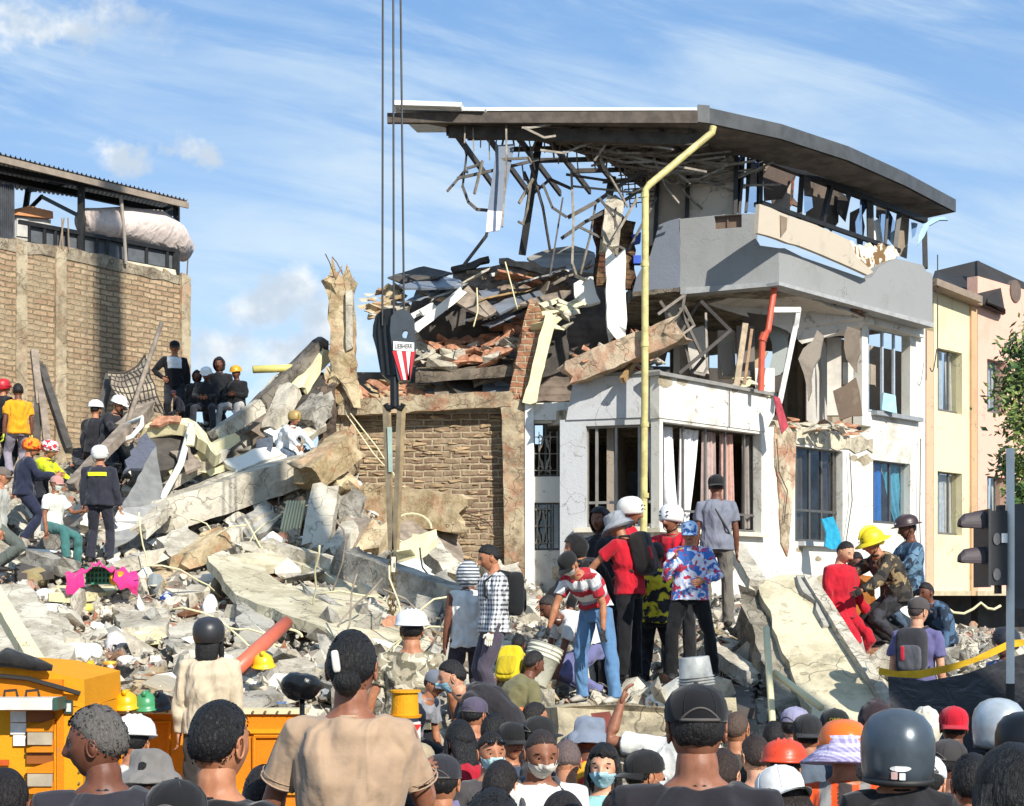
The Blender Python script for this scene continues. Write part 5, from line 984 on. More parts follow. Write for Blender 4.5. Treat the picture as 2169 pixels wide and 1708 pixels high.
    # slabs and boards strewn over the left front
    Z = [([(-40, 1235, 19.5), (60, 1240, 19.5), (160, 1380, 17.5), (130, 1410, 17), (20, 1400, 17.2), (-40, 1390, 17.3)], .2, 'pale', 'broad flat slab at the far left edge above the yellow truck', 'concrete slab'),
         ([(100, 1240, 0), (245, 1238, 0), (250, 1252, -.4), (150, 1262, -.5), (105, 1258, -.4)], .1, 'cream', 'flat cream plank under the green crate', 'plank'),
         ([(235, 1262, 0), (350, 1270, 0), (352, 1325, -.6), (260, 1330, -.6)], .15, 'pale', 'wide pale flagstone in front of the pink cloth', 'slab'), ([(245, 1332, 0), (340, 1322, 0), (350, 1342, -.3), (240, 1350, -.4)], .12, 'cream', 'long flat plank below the wide flagstone', 'plank'),
         ([(160, 1345, -.1), (205, 1338, 0), (235, 1345, -.1), (215, 1362, -.3)], .1, 'pale', 'thin slab piece left of the long plank', 'slab'), ([(280, 1195, 0), (330, 1180, 0), (372, 1200, -.1), (350, 1232, -.4), (300, 1225, -.4)], .25, 'warm', 'chunky tan block above the wide flagstone', 'block'),
         ([(395, 1215, 0), (460, 1205, 0), (452, 1250, -.4), (400, 1262, -.5)], .2, 'pale', 'square pale block left of the huge slab corner', 'block'), ([(435, 1155, 0), (475, 1150, 0), (560, 1178, 0), (545, 1205, -.3), (460, 1190, -.3)], .2, 'pale', 'rounded slab piece at the top corner of the huge slab', 'slab'),
         ([(130, 1400, 0), (160, 1395, 0), (250, 1510, -.8), (235, 1545, -1), (205, 1530, -.9)], .15, 'warm', 'long tan plate sliding down behind the yellow truck', 'plate'), ([(420, 1300, 0), (470, 1290, 0), (500, 1330, -.4), (440, 1345, -.5)], .15, 'pale', 'pale plate behind the black skate helmet', 'plate'),
         ([(400, 1395, -.1), (470, 1385, 0), (480, 1420, -.4), (415, 1430, -.5)], .1, 'pale', 'small plate under the orange pipe', 'plate'), ([(480, 1440, -.1), (570, 1430, 0), (600, 1470, -.5), (500, 1490, -.6)], .1, 'grey', 'grey flat plate near the black camera', 'plate'),
         ([(300, 1490, 0), (340, 1480, 0), (340, 1520, -.4), (305, 1525, -.4)], .1, 'dark', 'dark plate beside the yellow hard hat', 'plate'), ([(100, 1090, 0), (165, 1060, 0), (175, 1150, -.6), (130, 1160, -.6)], .04, 'steel', 'corrugated pale sheet behind the crouching man with the pink cap', 'metal sheet'),
         ([(30, 1150, 0), (130, 1130, 0), (150, 1210, -.6), (40, 1215, -.6)], .1, plain('4a4542', .8, 0, .2, 4), 'dark board on the ground below the crouching man', 'board'), ([(215, 1160, -.1), (232, 1120, -.1), (262, 1195, -.6), (245, 1215, -.6)], .03, 'white', 'white folded sheet at the feet of the turned firefighter', 'sheet'),
         ([(660, 1400, 0), (720, 1385, 0), (770, 1440, -.5), (700, 1460, -.6)], .2, 'grey', 'grey slab foot behind the black hair clip woman', 'slab'), ([(1000, 1290, 0), (1060, 1300, 0), (1110, 1370, -.7), (1040, 1380, -.8)], .15, 'pale', 'pale plate right of the white panel', 'plate'),
         ([(1145, 1340, 0), (1200, 1325, 0), (1210, 1370, -.4), (1150, 1380, -.4)], .15, 'pale', 'cream plate behind the bucket', 'plate'), ([(1500, 1330, 0), (1570, 1310, 0), (1600, 1360, -.4), (1530, 1390, -.5)], .2, 'warm', 'tan crumbled block by the left of the tilted slab', 'block'),
         ([(1950, 1380, 0), (2050, 1370, 0), (2060, 1395, -.4), (1960, 1400, -.4)], .1, 'grey', 'grey plate at the foot of the yellow house', 'plate'), ([(1480, 1440, 0), (1590, 1430, 0), (1600, 1500, -.6), (1500, 1510, -.8)], .1, 'dark', 'dark board right of the bending man', 'board')]
    for q, th, m, l, c in Z: S(c.replace(' ', '_'), q, th, m, l, c, rag=.05)
    XB = [((470, 1150, 24.2), (560, 1095, 25), .26, .2, 'pale', 'pale stub beam lying under the long sloping beam'), ((385, 1195, 22.6), (455, 1150, 23.2), .3, .25, 'warm', 'tan rough beam end left of the huge slab corner'), ((640, 900, 27.4), (690, 850, 27.9), .4, .35, 'grey', 'grey lump wedged between leaning beams and the dark brown column'),
          ((300, 1125, 23.6), (350, 1075, 24.2), .3, .2, 'pale', 'broken beam head at the lower end of the longest beam'), ((1030, 1200, 25.6), (1075, 1240, 25), .3, .25, 'pale', 'tan block leaning on the right foot of the brick wall'), ((905, 1165, 24.4), (960, 1225, 23.4), .35, .3, 'pale', 'pale block below the right end of the hanging beam'),
          ((770, 1290, 20.2), (840, 1330, 19.6), .2, .12, 'pale', 'flat rib lying on the huge slab'), ((650, 1250, 20.6), (730, 1300, 19.9), .12, .1, 'grey', 'grey batten lying on the huge slab'), ((60, 1180, 22.4), (150, 1205, 21.8), .3, .2, 'grey', 'grey curb piece before the sitting man'),
          ((1090, 1270, 22.3), (1150, 1310, 21.4), .3, .25, 'pale', 'pale beam piece behind the checked shirt'), ((1080, 1440, 16.2), (1160, 1470, 15.6), .3, .25, 'warm', 'tan beam piece behind the yellow backpack'), ((575, 1010, 26.2), (640, 985, 26.5), .3, .2, 'grey', 'grey rib wedged on top of the longest beam'),
          ((520, 890, 27.6), (600, 800, 28.2), .22, .18, 'pale', 'narrow pale beam left of the dark leaning beam'), ((640, 820, 28), (690, 745, 28.5), .2, .2, 'cream', 'cream beam in the gap beside the broken post'), ((430, 1010, 26), (520, 965, 26.6), .22, .1, 'cream', 'thin cream slab edge above the brick strip'),
          ((700, 1180, 23.4), (745, 1120, 24.2), .25, .2, 'pale', 'pale leaning stub right of the upright column piece'), ((800, 1195, 23.2), (870, 1215, 22.6), .25, .2, 'grey', 'grey stub behind the chain top'), ((250, 1205, 22), (330, 1175, 22.6), .25, .18, 'pale', 'pale beam piece behind the green crate')]
    for a, c, w, h, m, l in XB: BB('concrete_beam', a, c, w, h, m, l, amp=.06, rebar=0)
    XS = [([(330, 1140, 23.2), (395, 1110, 23.8), (440, 1150, 23.2), (370, 1185, 22.6)], .15, 'pale', 'tilted slab below the bent metal sheets'), ([(500, 1100, 24.6), (560, 1060, 25.2), (590, 1100, 24.8), (530, 1145, 24.2)], .14, 'grey', 'grey slab leaning under the long beam'), ([(610, 870, 27.8), (660, 830, 28.2), (690, 900, 27.6), (640, 930, 27.2)], .12, 'pale', 'pale slab behind the tan helmet'),
          ([(800, 1270, 20.8), (870, 1255, 21.2), (900, 1300, 20.4), (830, 1320, 20)], .12, 'pale', 'square slab left of the white panel'), ([(1040, 1200, 24.4), (1100, 1190, 24.8), (1120, 1270, 23.4), (1060, 1280, 23)], .2, 'pale', 'pale slab at the white corner of the ruin'),
          ([(360, 1330, 19), (430, 1310, 19.4), (450, 1370, 18.2), (380, 1395, 17.8)], .15, 'pale', 'pale slab left of the black skate helmet'), ([(500, 1265, 20), (570, 1275, 20), (590, 1330, 19), (510, 1335, 18.8)], .12, 'grey', 'grey slab below the left edge of the huge slab'), ([(60, 1290, 19.4), (140, 1300, 19.4), (170, 1350, 18.4), (80, 1350, 18.2)], .15, 'pale', 'slab under the white sacks'),
          ([(280, 1430, 17.2), (350, 1410, 17.6), (370, 1470, 16.6), (300, 1485, 16.3)], .15, 'warm', 'tan slab above the yellow hard hat'), ([(590, 1400, 17.2), (650, 1390, 17.4), (680, 1450, 16.5), (600, 1470, 16.2)], .12, 'pale', 'pale slab behind the black bundle'), ([(1110, 1390, 17.6), (1180, 1370, 18), (1200, 1420, 17), (1130, 1440, 16.6)], .15, 'pale', 'pale slab behind the white bucket')]
    for q, th, m, l in XS: S('concrete_slab', q, th, m, l, 'slab', rag=.06)
    BB('yellow_beam', (-30, 1228, 17.6), (78, 1412, 15.4), .16, .12, 'cream', 'pale yellow square beam lying diagonally at the left edge', 'beam', amp=.01)
    T('orange_pipe', [(500, 1418, 15.9), (606, 1320, 17.3)], .075, plain('d0654a', .4, 0, .1, 5, 0), 'salmon orange plastic pipe leaning beside the black skate helmet', 'pipe', n=14)
    # cloths, bags, tools
    def bag(name, x, y, w, h, d, m, label, cat, amp=.25, sink=.35, Y=None):
        b = MB(); c = P(x, y, Y) if Y else G(x, y, -.1); s = c.y / F; n = 22
        prof = [(math.sin(k / 9 * math.pi) ** .7, -math.cos(k / 9 * math.pi)) for k in range(10)]; prof[0] = (.02, -1); prof[-1] = (.02, 1)
        b.lathe(prof, n=n); se = Vector((x, y, 0))
        for v in b.v:
            v += noise.noise_vector(v * 1.3 + se) * amp + noise.noise_vector(v * 3.5 + se) * amp * .35
            v.x *= w * s / 2; v.y *= d; v.z *= h * s / 2; v += c
        return one(name, b, m, label, cat, smooth=True)
    bag('white_sack', 150, 1385, 80, 50, .3, cloth('e2e0da', .5), 'white plastic sack lying right of the orange rags', 'sack'); bag('white_sack', 252, 1365, 60, 55, .25, cloth('d9d4d4', .5), 'crumpled white sack with lilac folds in the left rubble', 'sack')
    bag('white_sack', 190, 1385, 60, 45, .2, cloth('e2e0da', .5), 'bulging white sack between the two others', 'sack'); bag('white_sack', 118, 1300, 70, 40, .25, cloth('e4e2dc', .5), 'flat white sack left of the flagstone', 'sack'); bag('white_rag', 95, 1262, 40, 30, .2, cloth('e8e6e0', .6), 'white rag beside the open tube', 'rag')
    bag('orange_rags', 92, 1372, 62, 46, .25, patterned('d8562a', 'e99a3c', 'f0dcc0', 14), 'bundle of orange rags above the yellow truck', 'rags', .4); bag('orange_peel', 405, 1258, 20, 18, .1, plain('d98a2a'), 'small orange scrap in the middle of the left rubble', 'scrap', .5); bag('blue_rag', 355, 1268, 30, 26, .12, patterned('2a55b5', 'd5dbe8', None, 12), 'blue and white rag right of the flagstone', 'rag', .4)
    bag('yellow_scrap', 192, 1412, 16, 26, .1, plain('e0b21e'), 'small yellow flower shaped scrap by the white sack', 'scrap', .4); bag('yellow_tube', 232, 1405, 30, 10, .06, plain('dfa53a'), 'orange yellow tube lying by the sacks', 'tube', .2)
    bag('white_bag', 308, 1230, 34, 60, .2, cloth('e4e1da', .5), 'tall white bag right of the pink cloth', 'bag', .25); bag('grey_bag', 330, 1240, 36, 50, .2, cloth('8a9090', .5), 'grey green bag next to the tall white bag', 'bag', .25); bag('white_cloth', 445, 1290, 34, 60, .15, cloth('e6e4de', .5), 'white hanging cloth left of the huge slab', 'cloth', .2)
    bag('black_bag', 650, 1420 + 10, 5, 5, .05, mt('black'), 'tiny black tape piece on the slab', 'tape')
    # pink cloth over green crate
    c = G(213, 1238, -1.1); s = c.y / F; b = MB(); w, h = 62 * s, 38 * s; o_ = c + Vector((-w / 2, 0, 0))
    crate = thing('green_crate', 'green slatted plastic crate half covered by a pink cloth', 'crate', c); b.box(o_ + Vector((0, .02, 0)), o_ + Vector((w, .32, h * .9)))
    b.build('body', plain('1f5a40', .5), parent=crate); b = MB()
    for i in range(8): b.box(o_ + Vector((w * i / 7.5, -.01, .01)), o_ + Vector((w * i / 7.5 + .02, .02, h * .88)))
    for z in (0, .3, .6, .86): b.box(o_ + Vector((-.01, -.015, h * z)), o_ + Vector((w + .01, .02, h * z + .025)))
    b.build('slats', plain('3c8a66', .5), parent=crate)
    b = MB(); K = 60; vs = []
    def pink(u, v):     # u along, v down
        x = 140 + u * 152; top = 1213 - 12 * math.sin(u * 3.1) - (10 if .35 < u < .5 else 0); hang = (18 + 30 * abs(u - .48) ** .8 * 2) if (u < .25 or u > .66) else 8
        return P(x, top + v * hang, c.y - .2 - .12 * math.sin(v * 2) + .3 * (v < .2)) + Vector((0, 0, .02 * math.sin(u * 40)))
    for j in range(7):
        for i in range(K + 1): p = pink(i / K, j / 6); vs.append(p + noise.noise_vector(p * 6) * .06)
    b.add(vs, [(j * (K + 1) + i, j * (K + 1) + i + 1, (j + 1) * (K + 1) + i + 1, (j + 1) * (K + 1) + i) for j in range(6) for i in range(K)]); one('pink_cloth', b, cloth('d8347e', .7), 'bright pink cloth draped over the green crate', 'cloth', smooth=True)
    bag('yellow_fruit_net', 250, 1226, 36, 30, .14, patterned('e0a81c', 'c48312', None, 10, 'stripe'), 'yellow netted bundle beside the green crate', 'bundle', .2, Y=c.y - .1)
    b = MB(); c = G(58, 1230, -.2); b.loft([c, c + Vector((.05, .35, .05))], [(.14, .14)] * 2, side=(1, 0, 0), n=18); one('open_tube', b, plain('9a8a62', .7), 'round open end of a beige tube in the left rubble', 'tube')
    b = MB(); c = G(40, 1385, -.1); b.lathe([(.03, 0), (.036, .01), (.036, .12), (.034, .17), (.014, .21), (.014, .23)], Matrix.Translation(c), n=14); bt = one('water_bottle', b, plain('b9cfd8', .2), 'small water bottle with blue label standing above the truck', 'bottle', smooth=True)
    b = MB(); b.lathe([(.0375, .05), (.0375, .11)], Matrix.Translation(c), n=14); b.build('label', plain('2748a8', .5), parent=bt); b = MB(); b.lathe([(.016, .225), (.016, .245)], Matrix.Translation(c), n=10); b.build('cap', plain('2b6fb8', .5), parent=bt)
    LIT = [(60, 1345, 'e2ddd0', 'white'), (180, 1290, 'd7c86a', 'pale yellow'), (300, 1345, 'e6e2da', 'white'), (330, 1400, 'dedad0', 'white'), (385, 1340, '5f8a6a', 'green'), (270, 1400, 'e4e0d8', 'white'), (420, 1380, 'c9703c', 'orange'), (350, 1450, 'e3dfd6', 'white'), (480, 1395, 'e6e2da', 'white'), (540, 1455, 'dfdbd2', 'white'), (590, 1490, '3f6fb0', 'blue'), (610, 1480, 'e8e4dc', 'white'), (225, 1300, 'ddd6c4', 'cream'), (440, 1350, '6a7a8c', 'blue grey'), (570, 1385, 'e4dfd4', 'white'), (690, 1470, '8c8f92', 'grey'), (120, 1340, 'c9b23a', 'yellow'), (35, 1290, 'dcd8cc', 'white')]
    for k, (x, y, c_, cn) in enumerate(LIT): tag(bag('crumpled_rag', x, y, 26 + 9 * (k % 3), 16 + 5 * (k % 2), .14, cloth(c_, .6), 'crumpled ' + cn + ' rag ' + min(LMK, key=lambda q_: (q_[0] - x) ** 2 + (q_[1] - y) ** 2)[2], 'rag', .45), group='crumpled rags in the rubble')
    # scattered medium lumps
    r2 = random.Random(77)
    fam = [('pale', 'jagged pale concrete chunk strewn over the rubble heap', 'concrete chunk', 'pale concrete chunks'), ('grey', 'grey angular concrete chunk strewn over the rubble heap', 'concrete chunk', 'grey concrete chunks'), ('clay', 'broken reddish brick strewn over the rubble heap', 'brick', 'broken bricks on the heap'), ('white', 'white painted plaster piece strewn over the rubble heap', 'plaster piece', 'white plaster pieces')]
    cnt = [0] * 4; n = 0
    while n < 330:
        x, y = r2.uniform(-20, 2150), r2.uniform(940, 1500)
        Y = hit(x, y)
        if Y > 32.5 or (x > 1100 and y < 1290): continue
        if abs((H + (HY - y) / F * Y) - gz((x - CX) / F * Y, Y)) > .4: continue
        k = r2.choices(range(4), (9, 5, 2, 4))[0]; vs, fs = CHUNKS[r2.randrange(14)]; s = r2.uniform(.16, .5) * (.7 if k == 2 else 1)
        q = Matrix.Rotation(r2.uniform(0, 6), 3, Vector((r2.uniform(-1, 1), r2.uniform(-1, 1), r2.uniform(-1, 1))).normalized()); p = P(x, y, Y) + Vector((0, 0, s * .12)); b = MB()
        f3 = (1.0, .8, .25) if r2.random() < .4 else (1.1, .7, .6)
        b.add([q @ Vector((v.x * s * f3[0] * 1.4, v.y * s * f3[1] * 1.4, v.z * s * f3[2])) + p for v in vs], fs); cnt[k] += 1; n += 1
        m, l, c_, g_ = fam[k]; lm = min(LMK, key=lambda q_: (q_[0] - x) ** 2 + (q_[1] - y) ** 2)[2]; sz = 'large' if s > .36 else ('small' if s < .25 else 'medium'); nm_ = {0: 'jagged pale concrete chunk', 1: 'grey angular concrete chunk', 2: 'broken reddish brick', 3: 'white painted plaster piece'}[k]; l = sz + ' ' + nm_ + ' ' + lm; g_ = g_ + ' ' + lm
        one('concrete_chunk' if k < 2 else ('broken_brick' if k == 2 else 'plaster_piece'), b, mt(m), l, c_, g_)
    # bent bars and wires over the heap
    for i in range(26):
        x, y = r2.uniform(300, 1080), r2.uniform(1160, 1480); p = G(x, y, -.1); pts = [p]; d = Vector((r2.uniform(-1, 1), r2.uniform(-.3, .3), r2.uniform(.1, 1))).normalized()
        for k in range(5): d = (d + Vector((r2.uniform(-.5, .5), 0, r2.uniform(-.5, .3)))).normalized(); pts.append(pts[-1] + d * r2.uniform(.12, .3))
        T('bent_bar', pts, .012, 'cream' if i % 3 else 'brown', 'thin bent steel bar sticking out ' + min(LMK, key=lambda q_: (q_[0] - x) ** 2 + (q_[1] - y) ** 2)[2], 'steel bar', n=5, group='bent bars ' + min(LMK, key=lambda q_: (q_[0] - x) ** 2 + (q_[1] - y) ** 2)[2])

LMK = [(60, 1000, 'on the far left heap'), (60, 1280, 'above the yellow truck hood'), (230, 1300, 'around the green crate'), (330, 1160, 'behind the green crate'), (420, 1250, 'left of the huge slab'), (420, 1420, 'behind the black skate helmet'), (600, 1420, 'around the orange pipe'), (500, 1080, 'below the long sloping beam'), (420, 960, 'below the seated group'), (620, 940, 'under the leaning beams'), (800, 1150, 'below the hanging beam'), (850, 1350, 'on the huge slab'), (1000, 1300, 'near the white undershirt man'), (1000, 1470, 'behind the crowd centre'), (1250, 1450, 'around the thick beam'), (1550, 1380, 'left of the tilted slab'), (1800, 1420, 'beside the tilted slab'), (2000, 1370, 'before the yellow house'), (1450, 1320, 'behind the patterned hoodie')]
def crane():
    Y = 20.0; C_ = thing('crane_hook', 'black crane hook block with red and white stripes hanging on steel cables before the ruin', 'crane hook', P(835, 860, Y))
    M_ = plain('17191b', .35, .3, .2, 8, .1, name='black enamel'); MG = plain('3b4248', .45, .3, .12, 5, .1, name='grey enamel')
    for x0, x1 in ((811, 810), (833, 834), (848, 856)):
        g = MB(); g.tube([Vector((P(x0, -60, Y).x, Y, 30)), P(x0, -60, Y), P(x1, 690, Y)], .013, 8); g.build('cable', plain('3d3c3b', .5, .5), parent=C_)
    g = MB(); pts = [(790, 690), (796, 668), (812, 655), (838, 652), (845, 700), (843, 803), (824, 806), (806, 790), (797, 740), (789, 712)]
    g.poly([P(x, y, Y + .05) for x, y in pts], (0, .3, 0)); g.build('sheave_housing', M_, parent=C_)
    g = MB()
    for x in (797, 806, 815): g.loft([P(x + 4, 700, Y - .02), P(x + 4, 700, Y + .4)], [(.0, .0), (.0, .0)], n=4)
    for x0 in (800, 812, 824): g.poly([P(x0, 700, Y), P(x0 + 3, 665, Y), P(x0 + 6, 700, Y), P(x0 + 14, 795, Y), P(x0 + 9, 795, Y)], (0, .05, 0))
    g.build('sheave_rims', plain('2c2f31', .3, .6), parent=C_)
    g = MB(); pts = [(836, 660), (852, 655), (866, 660), (877, 675), (879, 720), (880, 748), (868, 806), (843, 806), (831, 742), (826, 700), (828, 672)]
    hole = [P(858 + 7 * math.cos(t), 708 + 9 * math.sin(t), Y - .09) for t in [k * math.pi / 6 for k in range(12)]]
    g.poly([P(x, y, Y - .09) for x, y in pts], (0, .1, 0), [hole]); g.build('side_plate', MG, parent=C_)
    g = MB(); g.poly([P(x, y, Y - .115) for x, y in ((833, 723), (877, 726), (877, 745), (833, 742))], (0, .02, 0)); pl = g.build('name_plate', plain('eceae4', .5, 0, .05), parent=C_)
    text('LIEBHERR', .082, plain('1a1a1a', .5, 0, 0, 5, 0), P(855, 734, Y - .12), 90, 0, pl, ext=.0015, sx=.62)
    for k in range(5):
        g = MB(); x0 = 831 + k * 9.7; x1 = x0 + 9.7; b0 = 842 + k * 5.2 + 8; b1 = b0 + 5.2
        y_ = 744; g.poly([P(x0, y_, Y - .108), P(x1, y_, Y - .108), P(min(b1, 868), 805, Y - .108), P(min(b0, 863) if k < 4 else 864, 805, Y - .108)], (0, .012, 0)); g.build('warning_stripe', plain('c41f2b' if k % 2 == 0 else 'ecebe6', .5, 0, .05), parent=C_)
    g = MB(); g.tube([P(835, 800, Y), P(836, 862, Y)], .055, 12); hk = [(836, 860), (850, 866), (854, 856)], [(836, 860), (822, 866), (817, 856)]
    for h_ in hk: g.tube([P(x, y, Y) for x, y in h_], .035, 10)
    g.build('hook', M_, parent=C_)
    BM_ = thing('crane_boom', 'yellow telescopic crane boom reaching over the ruin, holding the hook cables', 'crane boom', Vector((14.5, -5, 0)))
    a, c = Vector((-1.4, 20, 30.3)), Vector((14.5, -5, 1)); g = MB()
    for k, (f0, f1, w) in enumerate(((0, .25, .5), (.24, .55, .62), (.54, 1, .76))): g.bar(a.lerp(c, f0), a.lerp(c, f1), w, w * 1.15)
    g.build('boom_sections', plain('c9a21c', .4), parent=BM_); g = MB(); g.box((13, -7, 0), (16, -3.4, 1.2)); g.build('base', plain('3a3a3a', .6), parent=BM_)
    SL = thing('lifting_sling', 'long webbing slings hanging from the crane hook down to a chain', 'sling', P(832, 1180, Y))
    sm = plain('8f7c5c', .8, 0, .25, 6, .3)
    for k, (a, b_, w) in enumerate((((816, 858), (828, 1165), 12), ((824, 858), (831, 1170), 8), ((846, 858), (835, 1170), 10), ((854, 858), (840, 1165), 12))):
        g = MB(); s = Y / F; g.bar(P(a[0], a[1], Y + .03 * (k % 2)), P(b_[0], b_[1], Y + .02 * (k % 2)), w * s, .012, up=(0, 1, 0)); g.build('webbing', sm if k % 2 else plain('6f6450', .8, 0, .25, 6, .3), parent=SL)
    g = MB(); g.poly([P(820, 905, Y - .03), P(830, 905, Y - .03), P(832, 1000, Y - .03), P(823, 1000, Y - .03)], (0, .015, 0)); g.build('worn_label', plain('8fa39a', .8), parent=SL)
    g = MB(); g.poly([P(829, 1180, Y - .03), P(838, 1180, Y - .03), P(837, 1212, Y - .03), P(829, 1212, Y - .03)], (0, .015, 0)); g.build('tag', plain('d9d2b8', .8), parent=SL)
    CH = thing('lifting_chain', 'rusty link chain hanging below the slings in front of the huge slab', 'chain', P(830, 1400, Y))
    g = MB(); y = 1180; k = 0
    for side in (-1, 1):
        y = 1185; k = 0
        while y < 1400:
            xx = 832 + side * 3.5 - (y - 1185) * .02; c = P(xx, y, Y); n = 10; L = .055; Wd = .028; ax = Vector((1, 0, 0)) if (k + (side > 0)) % 2 else Vector((0, 1, 0))
            ring = [c + ax * Wd * math.cos(t) + Vector((0, 0, 1)) * L * math.sin(t) for t in [j * 2 * math.pi / n for j in range(n + 1)]]; g.tube(ring, .0105, 5); y += 13; k += 1
    g.build('links', plain('6a5a40', .6, .5, .4, 20, .2), parent=CH)

def street_bits():
    # traffic light and its striped post
    Y = 12.3; T_ = thing('traffic_light', 'dark traffic light seen from the side, mounted on a white and black post', 'traffic light', P(2140, 1700, Y) * 1 - Vector((0, 0, P(0, 1700, Y).z)))
    s = Y / F
    def quad(x0, y0, x1, y1, Yq): return [P(x0, y1, Yq), P(x1, y1, Yq), P(x1, y0, Yq), P(x0, y0, Yq)]
    g = MB(); a = P(2140, 950, Y); g.lathe([(8.5 * s, 0), (8.5 * s, 10)], Matrix.Translation(Vector((a.x, a.y, 0))) @ Matrix.Diagonal((1, 1, P(0, 950, Y).z / 10, 1)), n=20); g.build('post', plain('dedcd4', .6, 0, .1, 3), parent=T_)
    z0, z1 = P(0, 1518, Y).z, P(0, 1448, Y).z; g = MB(); g.lathe([(9.6 * s, z0), (9.6 * s, z1)], Matrix.Translation(Vector((a.x, a.y, 0))), n=20); g.lathe([(9.6 * s, max(.02, z0 - .62)), (9.6 * s, z0 - .3)], Matrix.Translation(Vector((a.x, a.y, 0))), n=20); g.build('black_band', plain('1c1b1b', .6), parent=T_)
    g = MB(); g.hexa(quad(2098, 1082, 2134, 1240, Y - .1), (0, .3, 0)); g.hexa(quad(2094, 1078, 2099, 1244, Y - .14), (0, .4, 0)); g.build('housing', plain('2c2c2e', .5, .1, .12, 5, .1), parent=T_)
    g = MB(); g.hexa(quad(2150, 1068, 2175, 1290, Y + .3), (0, .06, 0)); g.build('back_board', plain('4c4b4b', .6, .1), parent=T_)
    g = MB(); g.hexa(quad(2118, 1070, 2130, 1086, Y), (0, .1, 0)); g.hexa(quad(2114, 1238, 2122, 1258, Y), (0, .1, 0)); g.build('bracket', plain('2b2a2a', .6), parent=T_)
    g = MB(); g.hexa(quad(2122, 1130, 2134, 1150, Y - .125), (0, .02, 0)); g.build('sticker', plain('e4e2da', .6), parent=T_)
    for yc in (1112, 1187):
        g = MB(); vs = []; n = 14; c = P(2097, yc, Y - .02); r_ = 31 * s * .95
        for (dx, k) in ((0, 1), (-.1, .95), (-.2, .8), (-.235, .45)):
            for i in range(n + 1):
                t = math.pi * (-.08 + 1.16 * i / n); vs.append(c + Vector((dx, math.cos(t) * r_ * .6 * (1 if dx == 0 else .9), math.sin(t) * r_ * (k if dx > -.2 else k))))
        g.add(vs, [(j * (n + 1) + i, j * (n + 1) + i + 1, (j + 1) * (n + 1) + i + 1, (j + 1) * (n + 1) + i) for j in range(3) for i in range(n)])
        g.add([v * 1 for v in [c + Vector((-.235, 0, 0))] + vs[-(n + 1):]], [(0, i + 1, i + 2) for i in range(n)]); g.build('visor', plain('40373a', .6, 0, .1, 5, .1), parent=T_)
        g = MB(); c2 = P(2112, yc + 30, Y - .11); g.loft([c2, c2 + Vector((0, .03, 0))], [(8 * s, 13 * s)] * 2, side=(1, 0, 0), n=16); g.build('side_lamp', plain('6a6866', .4), parent=T_)
    # rope and tape
    T('rope', [(1992, 1278, 19), (2020, 1298, 19), (2042, 1300, 19), (2062, 1290, 19), (2078, 1277, 19), (2092, 1289, 19), (2106, 1291, 19), (2120, 1283, 19)], .016, 'cream', 'pale rope sagging in front of the yellow house', 'rope', n=6)
    g = MB(); pts = [(1862, 1422), (1900, 1430), (1950, 1428), (2010, 1416), (2060, 1402), (2100, 1383), (2140, 1364), (2180, 1362)]; vs = []
    for i, (x, y) in enumerate(pts): p = P(x, y, 13.6 + .03 * math.sin(i)); vs += [p + Vector((0, 0, .032)), p + Vector((0, .02, -.03 + .012 * math.sin(i * 2)))]
    g.add(vs, [(2 * i, 2 * i + 1, 2 * i + 3, 2 * i + 2) for i in range(len(pts) - 1)]); one('warning_tape', g, plain('e3b52e', .5, 0, .1, 9, 0), 'yellow warning tape stretched from the tilted slab to the post', 'tape')
    # dark draped cover and its folds
    b = MB(); K, N = 40, 16; vs = []
    top = [(1880, 1420), (1960, 1430), (2040, 1415), (2110, 1385), (2200, 1360)]
    for j in range(N + 1):
        for i in range(K + 1):
            u = i / K; x = 1880 + u * 330; f = u * 4; k = min(3, int(f)); yt = top[k][1] + (top[k + 1][1] - top[k][1]) * (f - k); y = yt + (1660 - yt) * j / N; p = P(x, y, 13.4 - .9 * j / N); p += noise.noise_vector(Vector((x * .02, y * .012, 0))) * .22 * (j / N); p += Vector((0, -.15 * (j / N), -.05)); vs.append(p)
    b.add(vs, [(j * (K + 1) + i, j * (K + 1) + i + 1, (j + 1) * (K + 1) + i + 1, (j + 1) * (K + 1) + i) for j in range(N) for i in range(K)]); one('black_cover', b, cloth('2a2a2c', .8), 'large black tarpaulin draped below the yellow tape at the right', 'tarpaulin', smooth=True)
    # lorry with tipping body in orange yellow
    OR = wallpaint('d07c0a', '8a5a1c', .28, 'or'); OR2 = wallpaint('d9930f', '94682a', .28, 'or2')
    K_ = thing('yellow_loader', 'orange yellow work truck parked in front of the rubble behind the crowd', 'truck', P(300, HY, 14.4) - Vector((0, 0, H)))
    Yt = 14.4; g = MB(); g.hexa(quad(235, 1512, 645, 1800, Yt), (0, .12, 0)); g.build('side_panel', OR, parent=K_)
    g = MB(); g.hexa(quad(230, 1503, 648, 1513, Yt - .04), (0, .25, 0)); g.build('rim', plain('d8c9a0', .5), parent=K_)
    for q in ([(250, 1530), (360, 1530), (352, 1640), (300, 1660), (250, 1640)], [(538, 1560), (612, 1560), (612, 1600), (590, 1665), (538, 1665)]):
        g = MB(); g.tube([P(x, y, Yt - .015) for x, y in q + q[:1]], .02, 6); g.build('panel_rib', OR, parent=K_)
    for y in (1545, 1675):
        g = MB(); g.hexa(quad(480, y, 640, y + 9, Yt - .04), (0, .05, 0)); g.build('rail', OR2, parent=K_)
    g = MB(); q = [(-30, 1408), (70, 1415), (178, 1440), (180, 1500), (60, 1478), (-30, 1450)]; g.poly([P(x, y, 13.0) for x, y in q], (0, 1.2, .02)); g.build('hood', OR2, parent=K_)
